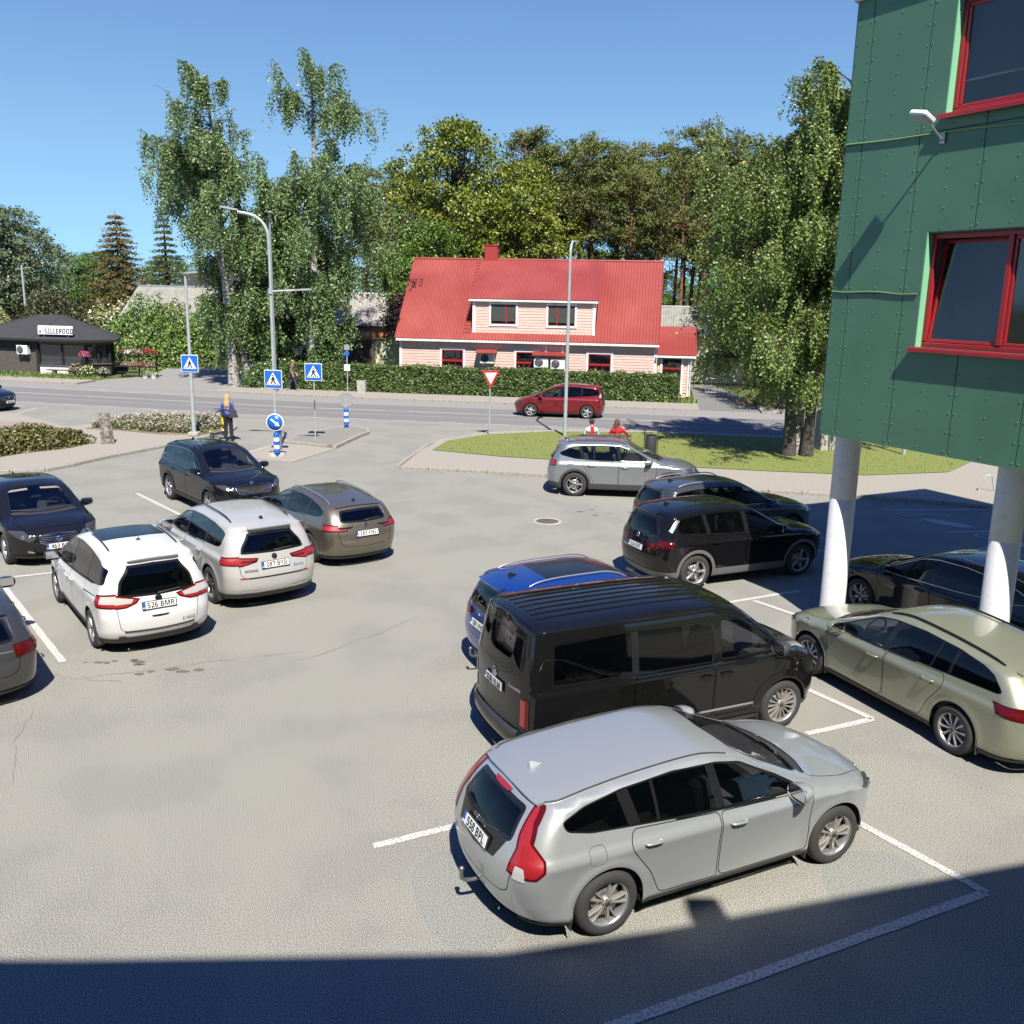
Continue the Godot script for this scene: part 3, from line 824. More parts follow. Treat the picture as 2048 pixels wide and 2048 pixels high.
	var seams := [seam, seam.mirrored()]
	for e in 2:
		var sb := Buf.new()
		var l := []
		var xe := B.x_ft if e else B.x_rt
		var ze: float = edge_top[nst if e else 0].y
		for k in 13: l.append(B.top(Vector2(xe, lerpf(-ze, ze, k / 12.0)))[0])
		sb.tube(l, 0.007, 5, false)
		seams.append(sb)
	# --- outlines
	var arches := []
	for c in B.wx:
		var o := PackedVector2Array()
		for k in 25:
			var a := PI * k / 24
			o.append(Vector2(c + cos(a) * B.ra, B.ry + 0.01 + sin(a) * B.ra))
		o.append(Vector2(c - B.ra, -0.2)); o.append(Vector2(c + B.ra, -0.2))
		arches.append(ccw(o))
	var dlos := [ccw(rounded(Array(pts.call(s.dlo)), s.get("dlo_r", 0.05)))]
	for d in s.get("dlo2", []): dlos.append(ccw(rounded(Array(pts.call(d)), 0.07)))
	var doors := []
	for d in s.doors: doors.append(ccw(rounded(Array(pts.call(d)), 0.05)))
	var flap := PackedVector2Array()
	var fc: Vector2 = m.call(s.flap)
	for k in 16:
		var a := TAU * k / 16
		flap.append(fc + Vector2(sign(cos(a)) * pow(absf(cos(a)), 0.6), sign(sin(a)) * pow(absf(sin(a)), 0.6)) * 0.085)
	var grow := func(p: PackedVector2Array, by: float) -> PackedVector2Array:
		var r := Geometry2D.offset_polygon(p, by, Geometry2D.JOIN_ROUND)
		return ccw(r[0]) if r.size() else p
	var gate := half_poly(rounded(Array(zy.call(s.gate)), 0.05, false))
	var rwin := half_poly(rounded(Array(zy.call(s.rwin)), 0.05, false))
	for pl in Geometry2D.intersect_polygons(rwin, grow.call(rear_reg, -0.018)): rwin = ccw(pl)
	var swap := func(p: PackedVector2Array) -> PackedVector2Array:
		var o := PackedVector2Array()
		for q in p: o.append(Vector2(q.y, q.x))
		return o
	var half_xz := func(a: Array) -> PackedVector2Array:
		var q: PackedVector2Array = xz.call(a)
		return ccw(swap.call(half_poly(rounded(Array(swap.call(q)), 0.06, false))))
	var screen: PackedVector2Array = half_xz.call(s.screen)
	var hood: PackedVector2Array = half_xz.call(s.hood)
	var root := Node3D.new()
	root.name = numbered(s.called)
	add_child(root)
	var P: Material = s.paint
	var cell: float = s.get("cell", 0.06)
	var gap := 0.009
	# --- sides
	B.off = 0.0
	var holes := []
	holes.append_array(arches); holes.append_array(dlos)
	for d in doors: holes.append(grow.call(d, gap))
	var flap_side: float = s.get("flap_side", 1.0)
	var plain := B.skin(side_reg, holes, cell, B.side)
	var with_flap := B.skin(side_reg, holes + [grow.call(ccw(flap), 0.004)], cell, B.side)
	part(root, "body_side", with_flap if flap_side > 0 else plain, P)
	part(root, "body_side", (plain if flap_side > 0 else with_flap).mirrored(), P)
	if Geometry2D.is_point_in_polygon(fc, side_reg):
		var fb := B.skin(ccw(flap), [], 0.05, B.side)
		part(root, "fuel_flap", fb if flap_side > 0 else fb.mirrored(), P)
	var handle_mat: Material = s.get("handle_mat", P)
	for k in doors.size():
		var db := Buf.new()
		var dh := []
		for a in arches: dh.append(grow.call(a, 0.03))
		for a in dlos: dh.append(grow.call(a, 0.002))
		B.skin(doors[k], dh, cell, B.side, db)
		for mir in 2:
			if s.get("one_slide", false) and mir == 1 and k == 1: pass
			var dn := part(root, "door", db.mirrored() if mir else db, P)
			var hc: Vector2 = m.call(s.handles[k])
			B.off = 0.0
			var h0: Array = B.side(hc)
			var hb := Buf.new()
			var fwdv := Vector3(1, 0, 0)
			var cup := Buf.new()
			var zz: Vector3 = h0[0]
			hb.tube(spline([zz + Vector3(0.095, 0, -0.004), zz + Vector3(0.075, 0.002, 0.026), zz + Vector3(0, 0.006, 0.034), zz + Vector3(-0.075, 0.006, 0.026), zz + Vector3(-0.095, 0.004, -0.004)], 3), 0.0135, 8)
			part(dn, "door_handle", hb.mirrored() if mir else hb, handle_mat)
	# --- side glass
	var bars := []
	for q in s.pil:
		var a: Vector2 = m.call([q[0], dlos[0][0].y / ky]); var bt := 2.2
		var yb: float = 0.62 * s.H
		var x0: float = m.call([q[0], 1])[0]; var x1: float = m.call([q[1], 1])[0]
		var yt: float = 0.95 * s.H
		var sl := (x1 - x0) / (yt - yb)
		bars.append(PackedVector2Array([Vector2(x0 - q[2] * 0.5 - sl * 0.5, yb - 0.5), Vector2(x0 + q[2] * 0.5 - sl * 0.5, yb - 0.5), Vector2(x1 + q[2] * 0.5 + sl * 0.5, yt + 0.5), Vector2(x1 - q[2] * 0.5 + sl * 0.5, yt + 0.5)]))
	for dk in dlos.size():
		B.off = -0.012
		var rim_in: PackedVector2Array = grow.call(dlos[dk], -0.016)
		var fr := B.skin(grow.call(dlos[dk], 0.002), [rim_in], cell, B.side)
		B.off = -0.004
		for q in bars:
			for pl in Geometry2D.intersect_polygons(rim_in, ccw(q)): B.skin(ccw(pl), [], cell, B.side, fr)
		part(root, "window_frame", fr, CM.black); part(root, "window_frame", fr.mirrored(), CM.black)
		B.off = -0.007
		var panes := [rim_in]
		for q in bars:
			var nx := []
			for pl in panes: nx.append_array(Geometry2D.clip_polygons(pl, ccw(q)))
			panes = nx
		for pl in panes:
			if pl.size() < 3: continue
			pl = ccw(pl)
			var cx := 0.0
			for v in pl: cx += v.x / pl.size()
			var gb := B.skin(pl, [], cell, B.side)
			var gm: Material = CM.glass if cx > s.get("tint_from", -0.1) else CM.tint
			part(root, "side_window", gb, gm); part(root, "side_window", gb.mirrored(), gm)
	# chrome or dark trim line under or round the windows
	if s.has("trim"):
		B.off = 0.004
		var line := []
		for dk in dlos.size():
			line = []
			for v in dlos[dk]:
				if s.trim == "round" or v.y < (0.685 * s.H if s.shape != "van" else 0): line.append(B.side(v)[0])
			if s.trim == "round": line.append(line[0])
			if line.size() > 2:
				var tb := Buf.new(); tb.tube(line, 0.008, 5)
				part(root, "window_trim", tb, s.get("trim_mat", CM.chrome)); part(root, "window_trim", tb.mirrored(), s.get("trim_mat", CM.chrome))
	# --- roof, hood, windscreen
	B.off = 0.0
	var cowl := ccw(half_xz.call([[s.screen[0][0] + 0.09, 0.0], [s.screen[0][0] + 0.05, 0.35], [s.screen[0][0] - 0.08, 0.66], [s.screen[0][0] - 0.16, 0.66], [s.screen[0][0] - 0.09, 0.4], [s.screen[0][0] - 0.02, 0.0]]))
	var roof_holes := [screen, grow.call(hood, gap), cowl]
	if s.has("sunroof"): roof_holes.append(half_xz.call(s.sunroof))
	for sb in seams: part(root, "body_seam", sb, P)
	part(root, "roof", B.skin(top_reg, roof_holes, cell, B.top), s.get("roof_mat", P))
	part(root, "hood", B.skin(hood, [], cell, B.top), P)
	B.off = -0.01
	part(root, "cowl", B.skin(cowl, [screen], cell, B.top), CM.plastic)
	B.off = -0.006
	part(root, "windscreen", B.skin(screen, [], cell, B.top), CM.glass)
	B.off = -0.003
	part(root, "windscreen_frame", B.skin(screen, [grow.call(screen, -0.035)], cell, B.top), CM.black)
	if s.has("sunroof"):
		B.off = -0.001
		part(root, "glass_roof", B.skin(half_xz.call(s.sunroof), [], cell, B.top), CM.black)
	# --- rear
	B.off = 0.0
	part(root, "rear_bumper", B.skin(rear_reg, [grow.call(gate, gap)], cell, B.rear), P)
	var gate_in := PackedVector2Array()
	for pl in Geometry2D.intersect_polygons(gate, rear_reg):
		if pl.size() > gate_in.size(): gate_in = pl
	gate_in = ccw(gate_in)
	var tg := part(root, "tailgate", B.skin(gate_in, [rwin], cell, B.rear), s.get("gate_mat", P))
	B.off = -0.004
	part(tg, "rear_window", B.skin(rwin, [], cell, B.rear), CM.tint if not s.get("clear_rear", false) else CM.glass)
	B.off = -0.001
	part(tg, "window_seal", B.skin(rwin, [grow.call(rwin, -0.04)], cell, B.rear), CM.black)
	# --- front
	B.off = 0.0
	var grille := half_poly(rounded(Array(zy.call(s.grille)), 0.03, false))
	var intake := half_poly(rounded(Array(zy.call(s.intake)), 0.03, false))
	part(root, "front_bumper", B.skin(front_reg, [grille, intake], cell, B.front), P)
	B.off = -0.03
	var gr := part(root, "grille", B.skin(grille, [], cell, B.front), CM.black)
	part(root, "air_intake", B.skin(intake, [], cell, B.front), CM.black)
	# grille bars and rim
	B.off = 0.004
	var gl := []
	for v in grille: gl.append(B.front(v)[0])
	gl.append(gl[0])
	var gb2 := Buf.new(); gb2.tube(gl, 0.011, 6)
	part(gr, "grille_rim", gb2, s.get("grille_mat", CM.chrome))
	var gy0 := 9.0; var gy1 := -9.0; var gz1 := 0.0
	for v in grille:
		gy0 = min(gy0, v.y); gy1 = max(gy1, v.y); gz1 = max(gz1, v.x)
	B.off = -0.012
	var bars_n: int = s.get("bars", 4)
	for k in bars_n:
		var gb := Buf.new()
		if s.get("bars_up", false):
			for sg in [-1, 1]:
				var z: float = gz1 * (k + 0.5) / bars_n * sg
				gb.tube([B.front(Vector2(z, gy0 + 0.02))[0], B.front(Vector2(z, (gy0 + gy1) * 0.5))[0], B.front(Vector2(z, gy1 - 0.02))[0]], 0.007, 5)
		else:
			var y := lerpf(gy0, gy1, (k + 0.7) / (bars_n + 0.4))
			var ln := []
			for q in 9: ln.append(B.front(Vector2(lerpf(-gz1 * 0.95, gz1 * 0.95, q / 8.0), y))[0])
			gb.tube(ln, 0.008, 5)
		part(gr, "grille_bar", gb, s.get("bar_mat", CM.chrome))
	# --- lights
	var lens := func(name_: String, side_pts: Array, end_pts: Array, end_fn: Callable, reg: PackedVector2Array, mt: Material, o: float):
		B.off = o
		var lb := Buf.new()
		for pl in Geometry2D.intersect_polygons(side_reg, ccw(pts.call(side_pts))): B.skin(ccw(pl), arches, 0.04, B.side, lb)
		for pl in Geometry2D.intersect_polygons(reg, ccw(zy.call(end_pts))): B.skin(ccw(pl), [], 0.04, end_fn, lb)
		var a := part(root, name_, lb, mt)
		var c := part(root, name_, lb.mirrored(), mt)
		if name_ == "taillight":
			B.off = o + 0.002
			var ib := Buf.new()
			for pl in Geometry2D.intersect_polygons(side_reg, grow.call(ccw(pts.call(side_pts)), -0.022)): B.skin(ccw(pl), arches, 0.04, B.side, ib)
			for pl in Geometry2D.intersect_polygons(reg, grow.call(ccw(zy.call(end_pts)), -0.022)): B.skin(ccw(pl), [], 0.04, end_fn, ib)
			if ib.i.size():
				part(a, "light_lens", ib, s.get("lens_mat", CM.red)); part(c, "light_lens", ib.mirrored(), s.get("lens_mat", CM.red))
		return [a, c]
	var tl: Array = lens.call("taillight", s.tail_side, s.tail_rear, B.rear, rear_reg, s.get("tail_mat", CM.deep_red), 0.006)
	if s.has("tail_white"):
		B.off = 0.009
		for pl in Geometry2D.intersect_polygons(rear_reg, ccw(zy.call(s.tail_white))):
			var lb := B.skin(ccw(pl), [], 0.04, B.rear)
			part(tl[0], "reversing_light", lb, CM.clear_lens); part(tl[1], "reversing_light", lb.mirrored(), CM.clear_lens)
	if s.has("tail_white_side"):
		B.off = 0.009
		for pl in Geometry2D.intersect_polygons(side_reg, ccw(pts.call(s.tail_white_side))):
			var lb := B.skin(ccw(pl), [], 0.04, B.side)
			part(tl[0], "reversing_light", lb, CM.clear_lens); part(tl[1], "reversing_light", lb.mirrored(), CM.clear_lens)
	if s.has("tail_dark"):
		B.off = 0.009
		for pl in Geometry2D.intersect_polygons(rear_reg, ccw(zy.call(s.tail_dark))):
			var lb := B.skin(ccw(pl), [], 0.04, B.rear)
			part(tl[0], "light_bezel", lb, CM.black); part(tl[1], "light_bezel", lb.mirrored(), CM.black)
	var hl: Array = lens.call("headlight", s.head_side, s.head_front, B.front, front_reg, CM.lamp, 0.004)
	B.off = 0.012
	var hcz := 0.0; var hcy := 0.0
	var hp: PackedVector2Array = zy.call(s.head_front)
	for v in hp:
		hcz += min(v.x, s.hw * 0.78) / hp.size(); hcy += v.y / hp.size()
	for sg in 2:
		var lb := Buf.new()
		for dz in [-0.06, 0.07]:
			var q: Array = B.front(Vector2(min(hcz + dz, s.hw * 0.7), hcy))
			lb.lathe([Vector2(0.045, -0.02), Vector2(0.043, 0.004), Vector2(0.03, -0.004), Vector2(0.001, 0.006)], 14, Transform3D(Basis(Quaternion(Vector3.UP, q[1])), q[0]))
		part(hl[sg], "headlight_reflector", lb.mirrored() if sg else lb, CM.chrome)
	# --- extra coloured panels: [part name, chart, outline, material]
	for q in s.get("extra", []):
		B.off = q[4] if q.size() > 4 else 0.006
		var pb := Buf.new()
		match q[1]:
			"rear":
				for pl in Geometry2D.intersect_polygons(rear_reg, half_poly(zy.call(q[2]))): B.skin(ccw(pl), [], 0.05, B.rear, pb)
				part(root, q[0], pb, q[3])
			"rear2":
				for pl in Geometry2D.intersect_polygons(rear_reg, ccw(zy.call(q[2]))): B.skin(ccw(pl), [], 0.05, B.rear, pb)
				part(root, q[0], pb, q[3]); part(root, q[0], pb.mirrored(), q[3])
			"front":
				for pl in Geometry2D.intersect_polygons(front_reg, half_poly(zy.call(q[2]))): B.skin(ccw(pl), [], 0.05, B.front, pb)
				part(root, q[0], pb, q[3])
			"front2":
				for pl in Geometry2D.intersect_polygons(front_reg, ccw(zy.call(q[2]))): B.skin(ccw(pl), [], 0.05, B.front, pb)
				part(root, q[0], pb, q[3]); part(root, q[0], pb.mirrored(), q[3])
			"side":
				for pl in Geometry2D.intersect_polygons(side_reg, ccw(pts.call(q[2]))): B.skin(ccw(pl), arches, 0.05, B.side, pb)
				part(root, q[0], pb, q[3]); part(root, q[0], pb.mirrored(), q[3])
			"top":
				for pl in Geometry2D.intersect_polygons(top_reg, half_xz.call(q[2])): B.skin(ccw(pl), [screen], 0.06, B.top, pb)
				part(root, q[0], pb, q[3])
	# --- sill and arch cladding, lower valances
	var clad_mat: Material = s.get("clad_mat", CM.plastic)
	if s.get("clad", false):
		B.off = 0.012
		for w in 2:
			var ring: PackedVector2Array = grow.call(arches[w], 0.065)
			var pb := Buf.new()
			for pl in Geometry2D.intersect_polygons(side_reg, ring):
				if pl.size() > 2: B.skin(ccw(pl), [arches[w]], 0.045, B.side, pb)
			part(root, "wheel_arch_trim", pb, clad_mat); part(root, "wheel_arch_trim", pb.mirrored(), clad_mat)
	var hs: float = s.get("clad_h", 0.07 if not s.get("clad", false) else 0.15)
	B.off = 0.011
	var sill := PackedVector2Array([Vector2(-3, B.gc - 0.1), Vector2(3, B.gc - 0.1), Vector2(3, B.gc + hs), Vector2(-3, B.gc + hs)])
	var sh := []
	for a in arches: sh.append(grow.call(a, 0.0))
	var sill_parts: Array = Geometry2D.intersect_polygons(side_reg, sill)
	for a in sh:
		var nx := []
		for pl in sill_parts: nx.append_array(Geometry2D.clip_polygons(pl, a))
		sill_parts = nx
	for pl in sill_parts:
		var slb := B.skin(ccw(pl), [], 0.06, B.side)
		part(root, "sill_trim", slb, clad_mat); part(root, "sill_trim", slb.mirrored(), clad_mat)
	for e in 2:
		var vb := Buf.new()
		var low := PackedVector2Array([Vector2(-2, B.gc - 0.1), Vector2(2, B.gc - 0.1), Vector2(2, B.gc + hs * s.get("valance", 1.0)), Vector2(-2, B.gc + hs * s.get("valance", 1.0))])
		for pl in Geometry2D.intersect_polygons(rear_reg if e else front_reg, low): B.skin(ccw(pl), [], 0.06, B.rear if e else B.front, vb)
		part(root, "bumper_valance", vb, clad_mat)
	# --- wheel wells, underbody and cabin
	for c in B.wx:
		for sg in [-1, 1]:
			var wb := Buf.new()
			var zo: float = s.hw * 0.965
			var zi: float = s.hw * 0.55
			var prev := []
			for k in 17:
				var a := PI * k / 16
				var r := B.ra + 0.004
				var p0 := Vector3(c + cos(a) * r, B.ry + 0.01 + sin(a) * r, sg * (zo - 0.012))
				var p1 := Vector3(p0.x, p0.y, sg * zi)
				if k > 0: wb.flat([prev[0], p0, p1, prev[1]], Vector3(c, B.ry + 3.0, 0))
				prev = [p0, p1]
			wb.box(Vector3(c, B.ry + 0.1, sg * (zi - 0.01)), Vector3(B.ra * 2, B.ra * 1.8, 0.02))
			part(root, "wheel_well", wb, CM.dark)
	var ub := Buf.new()
	var xa: float = s.L[0] + 0.35
	var xb: float = s.L[3] - 0.4
	ub.box(Vector3((xa + xb) * 0.5, B.gc + 0.03, 0), Vector3(xb - xa, 0.05, s.hw * 1.06))
	ub.box(Vector3((s.L[1] + s.L[2]) * 0.5, B.gc + 0.035, 0), Vector3(s.L[2] - s.L[1] - B.ra * 2.1, 0.06, s.hw * 1.8))
	ub.box(Vector3(s.L[2] + 0.1, B.gc + 0.27, 0), Vector3(1.1, 0.4, s.hw * 1.0))
	part(root, "underbody", ub, CM.dark)
	var belt: float = 0.66 * s.H if s.shape != "van" else 1.1
	var cb := Buf.new()
	var x_dash: float = m.call([s.screen[0][0], 0])[0]
	var x_end: float = m.call([s.x_rt, 0])[0] + 0.02
	cb.box(Vector3((s.L[1] + s.L[2]) * 0.5, 0.42, 0), Vector3(s.L[2] - s.L[1] - B.ra * 2.1, 0.1, s.hw * 1.84))
	cb.box(Vector3((x_end + s.L[1] + 0.35) * 0.5, belt - 0.22, 0), Vector3(s.L[1] + 0.35 - x_end, 0.14, s.hw * 1.62))
	for sg in [-1, 1]: # door cards
		cb.box(Vector3((x_dash + x_end) * 0.5 - 0.1, belt - 0.27, sg * s.hw * 0.885), Vector3(x_dash - x_end - 0.5, 0.42, 0.03))
	var cab := part(root, "cabin_floor", cb, CM.cabin)
	var dbuf := Buf.new()
	dbuf.cbox(Vector3(x_dash - 0.28, belt - 0.09, 0), Vector3(0.5, 0.2, s.hw * 1.56), 0.06)
	dbuf.cbox(Vector3(x_dash - 0.05, belt - 0.16, 0), Vector3(0.4, 0.2, s.hw * 1.3), 0.06)
	part(root, "dashboard", dbuf, CM.cabin)
	var sx: float = x_dash - 0.66
	var stw := Buf.new()
	var ring := []
	var sc := Vector3(sx + 0.06, belt + 0.0, -0.36)
	for k in 21:
		var a := TAU * k / 20
		ring.append(sc + Vector3(-sin(a) * 0.06, sin(a) * 0.175, cos(a) * 0.185))
	stw.tube(ring, 0.014, 6, false)
	stw.tube([sc, sc + Vector3(0.25, -0.08, 0)], 0.03, 6)
	stw.tube([sc + Vector3(0, 0, -0.18), sc + Vector3(0, -0.01, 0.18)], 0.02, 6)
	part(root, "steering_wheel", stw, CM.dark)
	var rows := [x_dash - 1.1, x_dash - 1.98]
	if s.shape == "van": rows = [x_dash - 0.95]
	for rk in rows.size():
		for zc in ([-0.37, 0.37] if rk == 0 else [-0.4, 0.0, 0.4]):
			var sb := Buf.new()
			var wd: float = 0.5 if rk == 0 else 0.4
			sb.cbox(Vector3(rows[rk] + 0.12, belt - 0.4, zc), Vector3(0.5, 0.16, wd), 0.05)
			sb.cbox(Vector3(rows[rk] - 0.2, belt - 0.12, zc), Vector3(0.16, 0.62, wd), 0.05, Basis(Vector3(0, 0, 1), 0.28))
			sb.cbox(Vector3(rows[rk] - 0.31, belt + 0.25, zc), Vector3(0.1, 0.17, 0.26), 0.04, Basis(Vector3(0, 0, 1), 0.2))
			part(root, "seat", sb, CM.cabin)
	if s.get("visors", false):
		for zc in [-0.34, 0.34]:
			B.off = -0.03
			var q: Array = B.top(Vector2(m.call([s.screen[5][0] + 0.06, 0])[0], zc))
			var vb := Buf.new()
			vb.cbox(q[0], Vector3(0.075, 0.012, 0.42), 0.005, Basis(Quaternion(Vector3.UP, q[1])))
			part(root, "sun_visor", vb, CM.visor)
	var mb := Buf.new()
	mb.cbox(Vector3(m.call([s.screen[5][0] + 0.22, 0])[0], B.tx(B.T, m.call([s.screen[5][0] + 0.22, 0])[0]) - 0.11, 0), Vector3(0.04, 0.06, 0.22), 0.015)
	part(root, "rear_view_mirror", mb, CM.dark)
	# --- mirrors
	var mc: Vector2 = m.call(s.mirror)
	B.off = 0.0
	var q0: Array = B.side(Vector2(mc.x + 0.04, mc.y - 0.02))
	var ms: float = s.get("mirror_size", 1.14)
	for mir in 2:
		var sgz := -1.0 if mir else 1.0
		var mm := Buf.new()
		var ctr := Vector3(mc.x - 0.02, mc.y + 0.035, q0[0].z + 0.125)
		# a rounded shell: superellipsoid, flat towards the rear
		var rings := 9
		var sides := 16
		var base := 0
		for a in rings + 1:
			var f := float(a) / rings            # 0 front tip .. 1 rear opening
			var rr := pow(sin(min(f * 1.12, 1.0) * PI * 0.5), 0.65)
			var xo := lerpf(0.1, -0.075, f) * ms
			for k in sides:
				var an := TAU * k / sides
				var yy: float = sign(sin(an)) * pow(absf(sin(an)), 0.75) * 0.078 * rr * ms
				var zz: float = sign(cos(an)) * pow(absf(cos(an)), 0.75) * 0.118 * rr * ms
				var p := ctr + Vector3(xo - absf(zz) * 0.1, yy + xo * 0.1, zz)
				mm.vert(p, Vector3(xo * 0.9 if f < 0.5 else 0.0, yy * 2.0, zz).normalized() if rr > 0.01 else Vector3(1, 0, 0))
		for a in rings:
			for k in sides:
				var p := base + a * sides + k
				var q := base + a * sides + (k + 1) % sides
				mm.tri(p, q, q + sides); mm.tri(p, q + sides, p + sides)
		var mn := part(root, "side_mirror", mm.mirrored() if mir else mm, s.get("mirror_mat", P))
		var gl2 := Buf.new()
		gl2.cbox(ctr + Vector3(-0.07 * ms, 0, 0), Vector3(0.012, 0.125 * ms, 0.2 * ms), 0.005)
		part(mn, "mirror_glass", gl2.mirrored() if mir else gl2, CM.chrome)
		var ft := Buf.new()
		ft.tube([q0[0] + Vector3(0, -0.01, -0.02), ctr + Vector3(0, -0.05, -0.03)], [0.03, 0.026], 8)
		part(mn, "mirror_foot", ft.mirrored() if mir else ft, CM.black)
	# --- roof rails, fin, wipers
	if s.has("rails"):
		for mir in 2:
			var line := []
			var xa2: float = m.call([s.rail[0], 0])[0]
			var xb2: float = m.call([s.rail[1], 0])[0]
			B.off = 0.0
			for k in 15:
				var f := k / 14.0
				var x := lerpf(xa2, xb2, f)
				var z: float = zt.call(x) * s.get("rail_in", 0.93)
				var q: Array = B.top(Vector2(x, z))
				var lift: float = s.get("rail_lift", 0.045) * (1.0 - pow(absf(f * 2 - 1), 8.0))
				line.append(q[0] + Vector3(0, lift, 0) + q[1] * 0.004)
			var rb := Buf.new(); rb.tube(line, s.get("rail_r", 0.014), 7)
			part(root, "roof_rail", rb.mirrored() if mir else rb, s.rails)
	for z in s.get("ribs", []):
		B.off = 0.003
		var rl := []
		for q in 13: rl.append(B.top(Vector2(lerpf(m.call([-2.1, 0])[0], m.call([0.4, 0])[0], q / 12.0), z))[0])
		var rb := Buf.new(); rb.tube(rl, 0.011, 6)
		part(root, "roof_rib", rb, P)
	var spl: float = s.get("spoiler", {"wagon": 0.12, "suv": 0.15, "mpv": 0.1, "van": 0.05}[s.shape])
	B.off = 0.0
	var sp := Buf.new()
	var ze2: float = max(edge_top[0].y * 0.97, 0.05)
	var prev := []
	for k in 17:
		var z := lerpf(-ze2, ze2, k / 16.0)
		var p: Array = B.top(Vector2(B.x_rt + 0.04, z))
		var ln0: float = spl * (1.0 - 0.35 * pow(absf(z / ze2), 4.0))
		var t0: Vector3 = p[0] + p[1] * 0.004
		var t1: Vector3 = t0 + Vector3(-ln0 - 0.04, -(ln0 + 0.04) * 0.16, 0)
		var cur := [t0, t1, t1 - Vector3(-0.012, 0.024, 0), p[0] - Vector3(-0.02, 0.05, 0)]
		if k > 0:
			var cen: Vector3 = (cur[0] + cur[2] + prev[0] + prev[2]) * 0.25
			for e in 3: sp.flat([prev[e], cur[e], cur[e + 1], prev[e + 1]], cen)
		if k == 0 or k == 16: sp.flat([cur[0], cur[1], cur[2], cur[3]], cur[0] + Vector3(0, 0, 1.0 if k == 0 else -1.0))
		prev = cur
	part(root, "roof_spoiler", sp, s.get("roof_mat", P))
	if s.get("fin", true):
		var fx: float = m.call([s.get("fin_x", -1.72), 0])[0]
		var q: Array = B.top(Vector2(fx, 0.0))
		var fb := Buf.new()
		var tipx := -0.04
		var outl := [Vector3(0.1, 0, 0), Vector3(0.03, 0.028, 0), Vector3(-0.035, 0.058, 0), Vector3(-0.06, 0.055, 0), Vector3(-0.07, 0, 0)]
		for k in 4:
			var w0: float = [0.004, 0.026, 0.012, 0.008, 0.03][k]
			var w1: float = [0.004, 0.026, 0.012, 0.008, 0.03][k + 1]
			for sg in [-1, 1]:
				var a: Vector3 = q[0] + outl[k]
				var b: Vector3 = q[0] + outl[k + 1]
				var a2 := Vector3(a.x, q[0].y - 0.01, sg * 0.034)
				var b2 := Vector3(b.x, q[0].y - 0.01, sg * 0.034)
				fb.flat([a + Vector3(0, 0, sg * 0.004), b + Vector3(0, 0, sg * 0.004), b2, a2], q[0] + Vector3(0, 0.0, 0))
		fb.flat([q[0] + outl[3] + Vector3(0, 0, 0.004), q[0] + outl[3] - Vector3(0, 0, 0.004), Vector3(q[0].x - 0.07, q[0].y - 0.01, -0.034), Vector3(q[0].x - 0.07, q[0].y - 0.01, 0.034)], q[0] + Vector3(0.1, 0, 0))
		part(root, "antenna_fin", fb, s.get("fin_mat", CM.black))
	if s.get("whip", false):
		var q: Array = B.top(Vector2(m.call([-1.2, 0])[0], 0.0))
		var fb := Buf.new()
		fb.lathe([Vector2(0.035, 0), Vector2(0.03, 0.015), Vector2(0.012, 0.03), Vector2(0.001, 0.032)], 12, Transform3D(Basis.IDENTITY, q[0]))
		fb.tube([q[0] + Vector3(0, 0.02, 0), q[0] + Vector3(-0.2, 0.26, 0)], [0.006, 0.003], 6)
		part(root, "whip_antenna", fb, CM.black)
	B.off = 0.012
	for w in [[0.25, 0.62, -0.1, 0.3], [-0.62, -0.02, 0.1, 0.3]]:
		var wl := []
		var xs: float = m.call([s.screen[0][0] - 0.06, 0])[0]
		for k in 6:
			var z := lerpf(w[0], w[1], k / 5.0)
			wl.append(B.top(Vector2(xs - 0.01 - absf(z) * 0.12 - (0.05 * k / 5.0), z))[0])
		var wbuf := Buf.new(); wbuf.tube(wl, 0.012, 5)
		part(root, "wiper", wbuf, CM.plastic)
	var rw_lo := 9.0
	for v in rwin: rw_lo = min(rw_lo, v.y)
	var rwl := []
	var rwd: Array = s.get("rear_wiper", [0.0, 0.03, 0.36, 0.06])
	for k in 5:
		var f := k / 4.0
		rwl.append(B.rear(Vector2(lerpf(rwd[0], rwd[2], f), rw_lo + lerpf(rwd[1], rwd[3], f)))[0])
	var rwb := Buf.new(); rwb.tube(rwl, [0.018, 0.014, 0.011, 0.01, 0.008], 6)
	part(tg, "rear_wiper", rwb, CM.plastic)
	# third brake light
	B.off = 0.01
	# --- emblem and plates
	var em: Array = s.get("emblem_r", [])
	if em.size():
		var q: Array = B.rear(Vector2(0, em[0] * ky))
		var eb := Buf.new()
		eb.lathe([Vector2(em[1], -0.01), Vector2(em[1], 0.004), Vector2(em[1] * 0.85, 0.008), Vector2(em[1] * 0.72, 0.004), Vector2(0.001, 0.005)], 20, Transform3D(Basis(Quaternion(Vector3.UP, q[1])), q[0]))
		var en := part(tg, "emblem", eb, s.get("emblem_mat", CM.chrome))
		emblem_mark(en, q, em[1], s.get("mark", ""), -1.0)
	var ef: Array = s.get("emblem_f", [])
	if ef.size():
		var q: Array = B.front(Vector2(0, ef[0] * ky))
		q[0] += q[1] * 0.01
		var eb := Buf.new()
		eb.lathe([Vector2(ef[1], -0.03), Vector2(ef[1], 0.006), Vector2(ef[1] * 0.85, 0.01), Vector2(ef[1] * 0.7, 0.004), Vector2(0.001, 0.005)], 20, Transform3D(Basis(Quaternion(Vector3.UP, q[1])), q[0]))
		var en := part(root, "emblem", eb, CM.chrome)
		emblem_mark(en, q, ef[1], s.get("mark", ""), 1.0)
	B.off = 0.012
